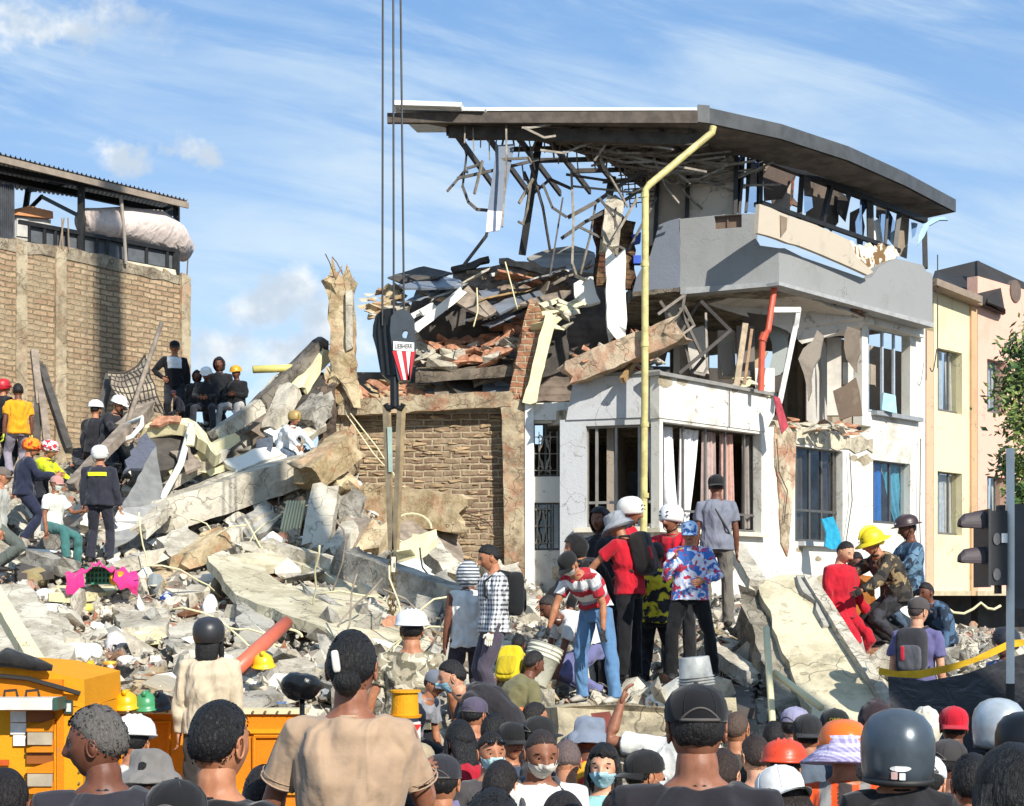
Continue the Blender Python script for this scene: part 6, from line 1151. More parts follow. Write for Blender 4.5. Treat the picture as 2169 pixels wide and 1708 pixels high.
    g = MB(); g.hexa(quad(-30, 1500, 176, 1800, 12.9), (0, 1.2, 0)); g.build('cab_body', OR2, parent=K_)
    g = MB(); g.hexa(quad(-30, 1440, 132, 1500, 12.95), (0, .3, 0)); g.build('hood_side', OR, parent=K_)
    g = MB(); g.hexa(quad(-30, 1480, 118, 1504, 12.6), (0, .25, 0)); ba = g.build('white_bumper', plain('cfccc0', .5, 0, .1, 5), parent=K_); g = MB(); g.hexa(quad(112, 1479, 121, 1505, 12.58), (0, .27, 0)); g.build('end_cap', plain('2f4f43', .5), parent=ba)
    for x in (16, 62):
        g = MB(); g.tube([P(x - 8, 1480, 12.85), P(x - 6, 1464, 12.85), P(x + 18, 1462, 12.85), P(x + 22, 1480, 12.85)], .012, 6); g.build('grab_handle', plain('2e2b27', .5), parent=K_)
    g = MB(); g.hexa(quad(136, 1483, 154, 1512, 12.87), (0, .02, 0)); w = g.build('window', plain('3a4640', .2), parent=K_); g = MB(); g.hexa(quad(140, 1490, 150, 1508, 12.86), (0, .01, 0)); g.build('pane', plain('c9ccc6', .2), parent=w)
    for i, (x0, y0, x1, y1) in enumerate(((22, 1507, 55, 1530), (22, 1532, 55, 1556), (28, 1558, 54, 1580))):
        g = MB(); g.hexa(quad(x0, y0, x1, y1, 12.87), (0, .02, 0)); g.build('white_notice', plain('e6e3dc', .6), parent=K_)
    for i in range(4):
        y = 1506 + i * 44; g = MB(); g.hexa(quad(56, y, 112, y + 24, 12.86), (0, .03, 0)); g.build('step_recess', plain('8a4c12', .6), parent=K_)
        g = MB(); g.poly([P(56, y + 36, 12.82), P(112, y + 18, 12.82), P(112, y + 44, 12.82), P(56, y + 44, 12.82)], (0, .05, 0)); g.build('step_gusset', OR, parent=K_)
        if i % 2: g = MB(); g.hexa(quad(58, y + 2, 110, y + 28, 12.8), (0, .03, 0)); g.build('step_plate', plain('a99c86', .5), parent=K_)
    g = MB(); g.hexa(quad(-10, 1610, 18, 1622, 12.86), (0, .02, 0)); g.build('orange_reflector', plain('c0541c', .4), parent=K_)
    g = MB()
    for x in (-20, 60, 300, 560):
        c = P(x, HY, 14.2); g.loft([Vector((c.x, 14.6, .48)), Vector((c.x, 14.92, .48))], [(.48, .48)] * 2, side=(1, 0, 0), n=24)
    g.build('wheel', plain('1d1c1c', .9), parent=K_)
    g = MB()
    for x in range(250, 640, 26): g.loft([P(x, 1508, Yt - .05), P(x, 1508, Yt - .06)], [(.012, .012)] * 2, side=(1, 0, 0), n=8)
    for y in range(1515, 1700, 24): g.loft([P(168, y, 12.89), P(168, y, 12.88)], [(.01, .01)] * 2, side=(1, 0, 0), n=8)
    g.build('bolts', plain('6a5a3c', .5, .5), parent=K_)
    g = MB(); g.poly([P(x, y, 12.885) for x, y in ((120, 1500), (134, 1500), (134, 1690), (120, 1690))], (0, .01, 0)); g.build('door_edge', OR, parent=K_)
    g = MB(); g.tube([P(-20, 1430, 12.9), P(60, 1438, 12.9), P(120, 1455, 12.9), P(170, 1470, 12.95)], .02, 6); g.build('hose', plain('2a2622', .6), parent=K_)
    # things on the truck
    b = MB(); pts = [(-10, 1398), (15, 1388), (45, 1394), (80, 1402), (110, 1412)]; b.loft([P(x, y + 6, 12.9) for x, y in pts], [(.08, .05), (.12, .08), (.11, .06), (.09, .04), (.02, .02)], side=(0, 1, 0), n=12)
    for v in b.v: v += noise.noise_vector(v * 9) * .03
    one('black_bag', b, cloth('242322', .8), 'black flattened bag lying on top of the truck hood', 'bag', smooth=True)
    # posts of the orange barrel
    Yb = 7.2; O = thing('orange_stand', 'orange yellow plastic barrier drum with a striped red and white plate below', 'barrier', P(855, 1680, Yb) - Vector((0, 0, P(0, 1680, Yb).z)))
    c = P(858, 1500, Yb); sb = Yb / F; zt, zb = P(0, 1462, Yb).z, P(0, 1520, Yb).z
    g = MB(); g.lathe([(32 * sb, .02), (33 * sb, zb - .02)], Matrix.Translation(Vector((c.x, c.y, 0))), n=20); g.build('base', plain('d9d4cc', .6), parent=O)
    g = MB(); g.lathe([(30 * sb, zb), (27 * sb, zt - .01), (33 * sb, zt - .01), (33 * sb, zt)], Matrix.Translation(Vector((c.x, c.y, 0))), n=24); g.build('drum', OR2, parent=O)
    g = MB(); g.lathe([(34 * sb, zb), (36 * sb, zb + .012)], Matrix.Translation(Vector((c.x, c.y, 0))), n=24); g.build('ring', OR2, parent=O)
    g = MB(); g.poly([P(x, y, Yb - .09) for x, y in ((864, 1535), (893, 1535), (862, 1582))], (0, .01, 0)); g.build('red_stripe', plain('c42a20', .5), parent=O)
    # yellow and green hard hats etc on the truck rim
    hats = [(268, 1498, 14.1, 'd9a514', 'yellow hard hat lying on the truck rim'), (310, 1500, 14.15, '3f8a5c', 'green hard hat lying on the truck rim beside the yellow one'), (337, 1500, 14.2, '2c2a2a', 'black hat lying on the truck rim beside the green one'), (558, 1400 + 12, 16.2, 'd8b820', 'yellow hard hat lying below the orange pipe')]
    for x, y, Y_, col, l in hats:
        b = MB(); c = P(x, y, Y_); b.lathe([(.125, 0), (.13, .012), (.107, .016), (.104, .055), (.085, .105), (.045, .135), (.008, .142)], Matrix.Translation(c) @ Matrix.Rotation(.25, 4, 'X'), n=24); b.bar(c + Vector((0, -.1, .13)), c + Vector((0, .1, .13)), .03, .05); one('hard_hat', b, plain(col, .35, 0, .06, 5, 0), l, 'hard hat', smooth=True)
    # black camera-like bundle on a stick
    b = MB(); c = P(640, 1452, 8.5); b.lathe([(math.sin(k / 8 * math.pi) * .1 + .004, -math.cos(k / 8 * math.pi) * .075) for k in range(9)], Matrix.Translation(c), n=22)
    for v in b.v: v += noise.noise_vector(v * 11) * .03
    b.tube([c + Vector((0, 0, -.05)), c + Vector((.0, 0, -1.65))], .014, 8); one('covered_microphone', b, plain('121212', .25, 0, .2, 8, .5, name='black plastic film'), 'black plastic covered bundle held up on a stick', 'bundle', smooth=True)

def trees():
    m, t, bs = newmat('leaf'); oi = t.new('ShaderNodeTexCoord'); n = t.noise(oi.outputs['Object'], 3, 3); setin(t, bs, 'Base Color', t.mix(t.ramp(n, .4, .6), lin('3f5a2a'), lin('7d8b45'))); bs.inputs['Roughness'].default_value = .6
    tr = thing('street_tree', 'leafy green tree reaching in from the right edge before the pink house', 'tree', P(2330, HY, 19) - Vector((0, 0, H)))
    base = P(2330, HY, 19); r = random.Random(4); b = MB(); z0 = 0
    top = P(2310, 800, 19); b.loft([Vector((base.x, base.y, 0)), Vector((base.x - .1, base.y, 2.5)), top], [.2, .15, .06], n=10)
    ends = []
    for (x, y, sp) in ((2165, 745, 34), (2150, 830, 40), (2175, 900, 45), (2180, 790, 40), (2140, 985, 24), (2170, 1010, 34), (2200, 860, 60), (2240, 780, 70), (2230, 960, 60), (2300, 860, 80), (2162, 1055, 26), (2360, 800, 90)):
        e = P(x, y, 19 + r.uniform(-.8, .8)); ends.append((e, sp * 19 / F)); s = Vector((base.x, base.y, 0)).lerp(top, r.uniform(.55, .95)); mid = (s + e) / 2 + Vector((0, 0, .2)); b.loft([s, mid, e], [.06, .04, .012], n=6)
    b.build('trunk', plain('5a4a38', .9, 0, .3, 8, .5), parent=tr); g = MB()
    for e, sp in ends:
        for k in range(int(420 * min(1.6, sp / .25))):
            d = Vector((r.gauss(0, 1), r.gauss(0, 1), r.gauss(0, 1))) * sp * .62; p = e + d; a = Vector((r.uniform(-1, 1), r.uniform(-1, 1), r.uniform(-.6, 1))).normalized(); c = a.orthogonal().normalized(); L = r.uniform(.06, .13)
            g.add([p, p + a * L * .5 + c * L * .25, p + a * L, p + a * L * .5 - c * L * .25], [(0, 1, 2, 3)])
    g.build('crown', m, parent=tr)
# ================= PEOPLE
SKIN = {'l': 'cf9d80', 'm': 'b07a5b', 'd': '6f4736', 'b': '90614a'}
def skinmat(k):
    key = ('skin', k)
    if key in MC: return MC[key]
    m, t, b = newmat('skin'); v = obco(t); c = lin(SKIN[k]); n = t.noise(v, 22, 5)
    setin(t, b, 'Base Color', t.mix(t.ramp(n, .35, .7), c, (c[0] * .78, c[1] * .68, c[2] * .62, 1))); b.inputs['Roughness'].default_value = .5; b.inputs['Specular IOR Level'].default_value = .35
    try: b.inputs['Subsurface Weight'].default_value = .06; b.inputs['Subsurface Radius'].default_value = (.01, .004, .002)
    except Exception: pass
    bump(t, b, t.noise(v, 180, 3), .15, .004); MC[key] = m; return m
def hairmat(c):
    key = ('hair', c)
    if key in MC: return MC[key]
    m, t, b = newmat('hair'); v = obco(t); mp = t.new('ShaderNodeMapping', i_Scale=(1, 1, .35)); t.l.new(v, mp.inputs[0]); n = t.noise(mp.outputs[0], 95, 5, .65, .8); n2 = t.noise(v, 14, 4)
    cc = lin(c); setin(t, b, 'Base Color', t.mix(n, tuple(x * .5 for x in cc[:3]) + (1,), tuple(min(1, x * 1.9 + .004) for x in cc[:3]) + (1,))); b.inputs['Roughness'].default_value = .5
    b.inputs['Specular IOR Level'].default_value = .35; bump(t, b, t.math('ADD', n, t.math('MULTIPLY', n2, .6)), .9, .012); MC[key] = m; return m
def G_(x, s): return math.exp(-(x / s) ** 2)
NU, NV = 44, 34
HEADV = []
def headpoint(d, lump=True):
    x, y, z = d.x * .076, d.y * .097, d.z * .118
    if d.z < 0:
        t = -d.z; x *= 1 - .30 * t ** 1.4
        y *= (1 - .42 * t ** 1.2) if d.y > 0 else (1 - .05 * t)
    else: x *= 1 + .03 * d.z; y *= 1 + .03 * d.z
    if d.y < -.2:
        w, u = z, x; f = min(1, (-d.y - .2) / .35)
        nz = .030 * G_(u, .0125 if w > -.02 else .016) * (max(0, min(1, (.03 - w) / .055)) ** 1.1 if w > -.030 else max(0, 1 - (-.030 - w) / .014))
        dy = -nz + .011 * (G_(abs(u) - .031, .015) * G_(w - .008, .012)) - .005 * G_(w - .028, .009) * G_(u, .045) - .006 * G_(w + .054, .008) * G_(u, .02) + .006 * G_(w + .0545, .0028) * G_(u, .018) - .006 * G_(w + .1, .015) * G_(u, .02) - .004 * G_(abs(u) - .045, .016) * G_(w + .018, .018) + .004 * G_(w + .074, .008) * G_(u, .02)
        y += dy * f
    return Vector((x, y, z))
def headgrid():
    vs = []; ds = []
    for j in range(NV + 1):
        th = math.pi * j / NV
        for i in range(NU):
            s = (i / NU) * 2 - 1; ph = -math.pi / 2 + math.pi * math.copysign(abs(s) ** 1.45, s)
            d = Vector((math.sin(th) * math.cos(ph), math.sin(th) * math.sin(ph), math.cos(th))); ds.append(d); vs.append(headpoint(d))
    fs = [(j * NU + i, j * NU + (i + 1) % NU, (j + 1) * NU + (i + 1) % NU, (j + 1) * NU + i) for j in range(NV) for i in range(NU)]
    return vs, ds, fs
HV, HD, HF = headgrid()
def thr(d):
    y = d.y
    return .56 if y < -.75 else (.56 + (y + .75) / .5 * -.28 if y < -.25 else (.28 - (y + .25) / .35 * .33 if y < .1 else (-.05 - min(1, (y - .1) / .5) * .38)))
def hairmesh(b, M, thick=.012, curl=.004, freq=30, low=0., seed=0, mi=0):
    vs = []
    for p, d in zip(HV, HD):
        m = max(0., min(1., (d.z - thr(d) + low + noise.noise(d * 9 + Vector((seed, 0, 0))) * .10) / .2)); m = m * m * (3 - 2 * m)
        n = noise.noise(p * freq + Vector((seed, 0, 0))); q = p * (1 + ((thick * m + curl * n * m) - .007 * (1 - m)) / .1)
        if m <= 0: q = p * .9
        vs.append(M @ q)
    b.add(vs, HF, mi)
def remesh(b, vox, name, sm=4, wr=0., seed=0):
    me = bpy.data.meshes.new('t'); me.from_pydata(b.v, [], b.f); me.update()
    bm = bmesh.new(); bm.from_mesh(me); bmesh.ops.recalc_face_normals(bm, faces=bm.faces); bm.to_mesh(me); bm.free()
    o = bpy.data.objects.new('t', me); COL.objects.link(o)
    md = o.modifiers.new('r', 'REMESH'); md.mode = 'VOXEL'; md.voxel_size = vox; md.adaptivity = 0
    ms = o.modifiers.new('s', 'SMOOTH'); ms.iterations = sm; ms.factor = .6
    dg = bpy.context.evaluated_depsgraph_get(); dg.update(); out = bpy.data.meshes.new_from_object(o.evaluated_get(dg)); bpy.data.objects.remove(o); bpy.data.meshes.remove(me)
    n = len(out.vertices); co_ = np.empty(n * 3); out.vertices.foreach_get('co', co_); co_ = co_.reshape(-1, 3)
    if wr:
        nr = np.empty(n * 3); out.vertices.foreach_get('normal', nr); nr = nr.reshape(-1, 3); S_ = seed
        x, y, z = co_.T; a = np.sin(x * 21 + S_) * 1.3 + np.sin(z * 9 + x * 14 + S_ * 2) * 1.5
        f = np.sin(z * 24 + a * 1.6 + y * 15 + S_) * .5 + np.sin(z * 12 - x * 19 + np.sin(y * 19 + S_) * 1.5 + a) * .8 + np.sin(x * 31 + z * 14 + a * 1.8) * .3
        co_ = co_ + nr * (f * wr)[:, None]
    fs = [tuple(p.vertices) for p in out.polygons]; bpy.data.meshes.remove(out)
    return [Vector(c) for c in co_], fs
SP = [(-.10, 0), (0, 0), (.07, .1), (.17, .35), (.30, .75), (.40, 1), (.47, 1), (.52, 1), (.545, 1)]
BR = [(.12, .10), (.165, .118), (.16, .112), (.142, .102), (.160, .118), (.165, .115), (.135, .09), (.098, .078), (.066, .064)]
def person(x, yt, Y, yf, label, yaw=0, lean=0, hy=0, hp=0, tw=0, L=None, R_=None, LL=None, RL=None, skin='m', top='tee', tc='3b3b3d', bc='2c2e36', hair='0d0b0a', hairs='short', hat=None, hc='222222', mask=None, wide=1., boots='2a2622', glove=None, bands=None, bottom='long',
           cat='person', group=None, extra=None, capback=False, grey=False, stripe=None, bm_=None, tm=None, hatm=None, sit=False, cz=None):
    rr = random.Random(int(x * 13 + yt)); seed = rr.uniform(0, 40); ax = Vector((1, 0, 0))
    zt = P(x, yt, Y).z; zf = 0. if yf is None else P(x, yf, Y).z
    def posed(beta):
        d = Vector((0, 0, 1)); pts = []; p = Vector((0, 0, 0)); last = -.1
        for i, (l, k) in enumerate(SP):
            a = R(lean * k); d = Vector((0, -math.sin(a), math.cos(a)))
            if i == 0: p = Vector((0, 0, -.1))
            else: p = p + d * (l - last)
            last = l; pts.append(p.copy())
        na = R(lean * .55 + hp * .5); nd = Vector((0, -math.sin(na), math.cos(na))); nt = pts[-1] + nd * .036
        ha = lean * .35 + hp; hr = Matrix.Rotation(R(tw * .5 + hy), 4, 'Z') @ Matrix.Rotation(R(ha), 4, 'X')
        hc_ = nt + hr.to_3x3() @ Vector((0, -.018, .103))
        tR = Matrix.Rotation(R(tw), 3, 'Z'); td = Vector((0, -math.sin(R(lean)), math.cos(R(lean))))
        J = dict(sp=pts, nt=nt, hc=hc_, hr=hr, tR=tR, td=td)
        sh = pts[6] - td * .012
        for s, spec, nm in ((1, L, 'L'), (-1, R_, 'R')):
            spec = spec or ((.16, .03, -1), (.06, -.18, -1)); S0 = sh + tR @ Vector((s * .178 * wide, 0, 0)); u = Vector(spec[0]).normalized(); f = Vector(spec[1]).normalized()
            u = Vector((u.x * s, u.y, u.z)); f = Vector((f.x * s, f.y, f.z)); E = S0 + u * .285; Wt = E + f * .25; J[nm] = (S0, E, Wt, f)
        lo = 9
        for s, spec, nm in ((1, LL, 'l'), (-1, RL, 'r')):
            if spec is None:
                a = R(beta); spec = ((.08, -math.sin(a), -math.cos(a)), (.03, math.sin(a), -math.cos(a)))
            H0 = Vector((s * .092, 0, -.02)); u = Vector(spec[0]).normalized(); f = Vector(spec[1]).normalized(); u = Vector((u.x * s, u.y, u.z)); f = Vector((f.x * s, f.y, f.z))
            K = H0 + u * .425; A = K + f * .42; J[nm] = (H0, K, A); lo = min(lo, A.z - .085)
        J['lo'] = lo; J['h'] = hc_.z + .118 + (.015 if hat else .01) - lo; return J
    J = posed(0); want = zt - zf; s = want / J['h']
    if LL is None and RL is None and s < .95 and not sit:
        lo_, hi_ = 0, 78
        for _ in range(18):
            md = (lo_ + hi_) / 2
            if posed(md)['h'] > want / .97: lo_ = md
            else: hi_ = md
        J = posed(lo_); s = want / J['h']
    if not .82 < s < 1.16: print('SCALE', label, round(s, 2))
    yr = R(yaw); Rz = Matrix.Rotation(yr, 4, 'Z'); hcw = Rz @ (J['hc'] * s); base = Vector((P(x, yt, Y).x - hcw.x, Y - hcw.y, zf)); off = Vector((0, 0, -J['lo']))
    Ms = Matrix.Diagonal((s, s, s, 1)) @ Matrix.Translation(off)
    vox = max(.0075, min(.016, Y * .00062)); 
    W_ = wide
    def obj(name, b, mats, parent, smooth=True):
        me = bpy.data.meshes.new(name); mats = mats if isinstance(mats, list) else [mats]
        for m in mats: me.materials.append(m)
        me.from_pydata([Ms @ v for v in b.v], [], b.f); me.update(); me.polygons.foreach_set('material_index', b.m); me.polygons.foreach_set('use_smooth', [smooth] * len(me.polygons))
        bm = bmesh.new(); bm.from_mesh(me); bmesh.ops.recalc_face_normals(bm, faces=bm.faces); bm.to_mesh(me); bm.free(); me.update()
        o = bpy.data.objects.new(name, me); COL.objects.link(o)
        if parent: o.parent = parent
        else: o.location = base; o.rotation_euler = (0, 0, yr)
        return o
    sp = J['sp']
    # ---- body
    b = MB(); b.loft(sp, [(a * .93 * W_, c * .93) for a, c in BR], n=16, side=J['tR'] @ ax); b.loft([sp[-2], sp[-1], J['nt'], J['nt'] + J['hr'].to_3x3() @ Vector((0, -.01, .045))], [.066 * min(W_, 1.2), .060 * min(W_, 1.2), .059 * min(W_, 1.2), .058], n=12)
    for k in 'LR':
        S0, E, Wt, f = J[k]; b.loft([S0 + (sp[6] - S0) * .35, S0, S0.lerp(E, .4), E, E.lerp(Wt, .3), Wt, Wt + f * .02], [.05, .054, .047, .038, .041, .026, .024], n=12)
    for k in 'lr':
        H0, K, A = J[k]; b.loft([H0 + Vector((0, 0, .04)), H0.lerp(K, .25), K.lerp(H0, .15), K, K.lerp(A, .3), A.lerp(K, .1), A], [.085, .08, .056, .053, .056, .038, .036], n=12)
        fw = Vector((0, -1, 0)); b.loft([A + Vector((0, .04, -.045)), A + Vector((0, -.03, -.055)), A + fw * .14 + Vector((0, 0, -.065))], [.033, .035, .028], n=8)
    vs, fs = remesh(b, vox * 1.15, 'b', 3); B = MB(); B.add(vs, fs, 0)
    HM = Matrix.Translation(J['hc']) @ J['hr'] @ Matrix.Scale(1.07, 4)
    B.add([HM @ v for v in HV], HF, 0)
    for fi in range(len(HF)):
        c = sum((HV[i] for i in HF[fi]), Vector()) / 4
        if c.y < -.07 and abs(c.x) < .024 and -.062 < c.z < -.047: B.m[-len(HF) + fi] = 3
    near = Y < 12
    for sx in (-1, 1):
        e = MB(); e.lathe([(math.sin(k / 8 * math.pi) * .0125 + .0003, math.cos(k / 8 * math.pi) * .0125) for k in range(9)], Matrix.Translation((sx * .031, -.0700, .008)), n=12)
        B.add([HM @ v for v in e.v], e.f, 1); e = MB(); e.lathe([(.0068, 0), (.0066, .0025), (.003, .0036)], Matrix.Translation((sx * .031, -.0795, .008)) @ Matrix.Rotation(R(90), 4, 'X'), n=10); B.add([HM @ v for v in e.v], e.f, 2)
        e = MB(); e.loft([(sx * .031 + q_ * .016, -.0835 + .011 * abs(q_) + (.004 if q_ * sx > 0 else 0), .0128 + .0035 * (1 - q_ * q_) ) for q_ in (-1, -.5, 0, .5, 1)], [(.0044, .0044)] * 5, n=6); B.add([HM @ v for v in e.v], e.f, 0)
        e = MB(); e.loft([(sx * .031 + q_ * .016, -.0815 + .011 * abs(q_), .0015 - .0025 * (1 - q_ * q_)) for q_ in (-1, -.5, 0, .5, 1)], [(.0034, .0034)] * 5, n=6); B.add([HM @ v for v in e.v], e.f, 0)
        e = MB(); e.loft([(sx * .031 + q_ * .019, -.0905 + .013 * abs(q_), .030 + .004 * (1 - q_ * q_)) for q_ in (-1, -.4, .2, .8, 1)], [(.0015, .003)] * 5, n=6); B.add([HM @ v for v in e.v], e.f, 4)
        e = MB(); ring = [(sx * (.0765 + .007 * max(0, math.sin(t) * .3 + .6)), .006 + .017 * math.cos(t), -.006 + .030 * math.sin(t)) for t in [k * 2 * math.pi / 14 for k in range(15)]]; e.tube(ring, .0042, 6)
        e.loft([(sx * .072, .008, -.006), (sx * .081, .006, -.006)], [(.017, .028), (.014, .026)], side=(0, 1, 0), n=12); B.add([HM @ v for v in e.v], e.f, 0)
    # hands: palm, four unequal bent fingers and a thumb
    for k, sx in (('L', 1), ('R', -1)):
        S0, E, Wt, f = J[k]; up = f; ref = Vector((0, -1, .2)) if abs(f.z) > .6 else Vector((0, 0, 1)); side = f.cross(ref)
        if side.length < .1: side = Vector((1, 0, 0))
        side.normalize(); nrm = side.cross(f).normalized(); q_ = MB(); Wv = Wt
        wdir = nrm; pn = side * (-sx if abs(f.z) > .6 else 1)        # thumb edge direction and palm direction
        q_.loft([Wv - up * .01, Wv + up * .03, Wv + up * .085], [(.026, .018), (.038, .016), (.040, .013)], side=wdir, n=10)
        for i, (o_, Lf) in enumerate(((.030, .068), (.011, .076), (-.010, .071), (-.030, .056))):
            p0 = Wv + up * .078 + wdir * o_; d1 = (up + pn * .25).normalized(); d2 = (up + pn * .8).normalized(); d3 = (up * .6 + pn).normalized()
            q_.loft([p0, p0 + d1 * Lf * .42, p0 + d1 * Lf * .42 + d2 * Lf * .33, p0 + d1 * Lf * .42 + d2 * Lf * .33 + d3 * Lf * .25], [.0095, .009, .008, .006], n=7)
        p0 = Wv + up * .025 + wdir * .030; d1 = (up * .6 + wdir * .8 + pn * .25).normalized(); d2 = (up * 1. + wdir * .25 + pn * .4).normalized(); q_.loft([p0 - wdir * .01, p0 + d1 * .035, p0 + d1 * .035 + d2 * .032], [.013, .0115, .008], n=7)
        B.add(q_.v, q_.f, 5 if glove else 0)
    eyem = plain('9a928c', .25, 0, .03, 9, 0, name='eye white'); iris = plain('1c110b', .2, 0, .05, 9, 0, name='iris'); lips = plain('7d4238' if skin in 'lm' else '4a2822', .5, 0, .1, 30, 0, name='lips')
    root = obj('person', B, [skinmat(skin), eyem, iris, lips, hairmat(hair), cloth(glove, .4) if glove else skinmat(skin)], None); tag(root, label, cat, group); WMAT[root.name] = wm(root)
    # ---- clothes
    g = .014
    if bottom:
        b = MB(); b.loft([sp[0] + Vector((0, 0, .0)), sp[1], sp[2]], [(.135 * W_, .112), (.172 * W_, .126), (.16 * W_, .116)], n=16, side=ax); cut = .45 if bottom == 'short' else 1
        for k in 'lr':
            H0, K, A = J[k]
            if cut < 1: b.loft([H0 + Vector((0, 0, .05)), H0.lerp(K, .3), K], [.1, .098, .088], n=14)
            else: b.loft([H0 + Vector((0, 0, .05)), H0.lerp(K, .3), K.lerp(H0, .12), K, K.lerp(A, .35), A.lerp(K, .06), A + (A - K).normalized() * .03], [.1, .095, .075, .072, .073, .068, .072], n=14)
        vs, fs = remesh(b, vox, 'p', 3, .0055, seed); T_ = MB(); T_.add(vs, fs); obj('trousers' if cut == 1 else 'shorts', T_, bm_ or cloth(bc, .7), root)
    if top:
        hoodie = top == 'hoodie' or top == 'coat'; g2 = .018 if hoodie else .008; b = MB(); k0 = 1 if lean < 50 else 2
        path = [sp[k0] + Vector((0, 0, -.06 if k0 == 1 else 0))] + sp[k0 + 0 if k0 == 2 else 1:8]
        rad = [(BR[1][0] + .028, BR[1][1] + .03)] + [(a + .018, c + .022) for a, c in BR[(k0 if k0 == 2 else 1):8]]
        rad = [(a * W_ + g2 + .006, c + g2 + .008) for a, c in rad]; rad[-1] = (.106, .088); b.loft(path, rad, n=18, side=J['tR'] @ ax)
        fr = 1.0 if top in ('long', 'hoodie', 'coat') else (.0 if top == 'vest' else .62)
        for k in 'LR':
            S0, E, Wt, f = J[k]; s0 = S0 + (sp[6] - S0) * .5
            if fr == 0: b.loft([s0, S0 + (S0 - s0) * .1], [.07, .058], n=12); continue
            if fr < 1: b.loft([s0, S0, S0.lerp(E, .35), S0.lerp(E, fr + .06)], [.068, .068, .066, .070], n=14)
            else: b.loft([s0, S0, S0.lerp(E, .5), E, E.lerp(Wt, .5), Wt.lerp(E, .04)], [.068 + g2 * .5, .067 + g2 * .5, .060 + g2 * .4, .055 + g2 * .4, .048 + g2 * .4, .038 + g2 * .3], n=14)
        vs, fs = remesh(b, vox, 's', 3, .0085 if near else .009, seed + 5); T_ = MB(); T_.add(vs, fs)
        mats = [tm or cloth(tc, .7)]
        if bands:
            mats += [cloth(c, .7) for c in bands[0]]; o0 = sp[1]; dv = (sp[6] - sp[1]).normalized()
            for i, f_ in enumerate(fs):
                c = vs[f_[0]]; h_ = (c - o0).dot(dv) / .56; T_.m[i] = bands[1](h_, c)
        obj({'tee': 'shirt', 'long': 'shirt', 'vest': 'vest', 'hoodie': 'hoodie', 'coat': 'jacket'}[top], T_, mats, root)
        c_ = MB(); nb = sp[-2]; c_.tube([nb + J['td'] * .004 + (J['tR'] @ Vector((math.cos(t) * .066, math.sin(t) * .064, 0))) for t in [k * 2 * math.pi / 18 for k in range(19)]], .008 if not hoodie else .016, 6); obj('collar', c_, mats[0], root)
    if top == 'tee' and near:
        for k in 'LR':
            S0, E, Wt, f = J[k]; u_ = (E - S0).normalized(); a_ = u_.orthogonal().normalized(); w_ = u_.cross(a_); c0 = S0.lerp(E, .655); c_ = MB()
            for dd in (0, -.022): c_.tube([c0 + u_ * dd + (a_ * math.cos(t) + w_ * math.sin(t)) * (.0735 if dd == 0 else .0745) for t in [q * math.pi / 10 for q in range(21)]], .0035 if dd == 0 else .0015, 5)
            obj('sleeve_hem', c_, cloth(tc, .3) if not tm else tm, root)
    for k in 'lr':
        H0, K, A = J[k]; b = MB(); b.loft([A + Vector((0, .065, -.05)), A + Vector((0, .05, -.045)), A + Vector((0, -.02, -.045)), A + Vector((0, -.11, -.058)), A + Vector((0, -.185, -.068))], [(.03, .03), (.040, .042), (.043, .044), (.047, .030), (.03, .018)], side=ax, n=12); b.loft([A + Vector((0, .015, -.05)), A + Vector((0, .01, .03))], [.045, .046], n=12); obj('shoe', b, plain(boots, .7, 0, .2, 12, .2), root)
    def hm(b, name, m, smooth=True): return obj(name, b, m, root, smooth)
    # ---- hair and headgear (in the head's own frame)
    if hairs:
        b = MB(); th_ = {'short': .011, 'curly': .014, 'long': .02, 'thin': .004, 'big': .028}[hairs]; cu_ = {'short': .003, 'curly': .008, 'long': .004, 'thin': .002, 'big': .006}[hairs]
        if hat: th_ = min(th_, .007); cu_ = .002
        hairmesh(b, HM, th_, cu_, 60 if hairs == 'curly' else 34, .07 if hairs in ('long', 'big') else 0, seed)
        if hairs in ('long', 'big'):
            w = .085 if hairs == 'long' else .115; b.loft([HM @ Vector((0, .03, .05)), HM @ Vector((0, .06, -.05)), HM @ Vector((0, .065, -.14)), HM @ Vector((0, .07, -.26 if hairs == 'long' else -.2))], [(w, .06), (w + .01, .05), (w, .04), (w * .6, .02)], side=J['hr'].to_3x3() @ ax, n=18)
            if hairs == 'long':
                for sx in (-1, 1): b.loft([HM @ Vector((sx * .06, -.02, .07)), HM @ Vector((sx * .083, -.02, 0)), HM @ Vector((sx * .085, -.03, -.1)), HM @ Vector((sx * .09, -.05, -.22))], [(.02, .03), (.02, .032), (.024, .03), (.01, .015)], n=10)
        if near and hairs in ('curly', 'short', 'big', 'long') and not hat:
            r3 = random.Random(int(seed * 99)); nH = 900 if Y < 7 else 350
            for _ in range(nH):
                i_ = r3.randrange(len(HD)); d = HD[i_]
                if d.z < thr(d) + .02: continue
                p = HV[i_] * (1 + th_ * .8 / .1); t_ = Vector((r3.uniform(-1, 1), r3.uniform(-1, 1), r3.uniform(-1, .3))); t_ = (t_ - d * t_.dot(d)).normalized(); Lh = .012 if hairs != 'curly' else .016; sd_ = t_.cross(d) * .0016
                q1 = p + t_ * Lh * .5 + d * (.005 if hairs == 'curly' else .003); q2 = p + t_ * Lh - d * .002; b.add([HM @ (p - sd_), HM @ (p + sd_), HM @ (q1 + sd_), HM @ (q2), HM @ (q1 - sd_)], [(0, 1, 2, 3, 4)])
        hm(b, 'hair', hairmat(hair))
    T3 = lambda M2, v: HM @ (M2 @ Vector(v))
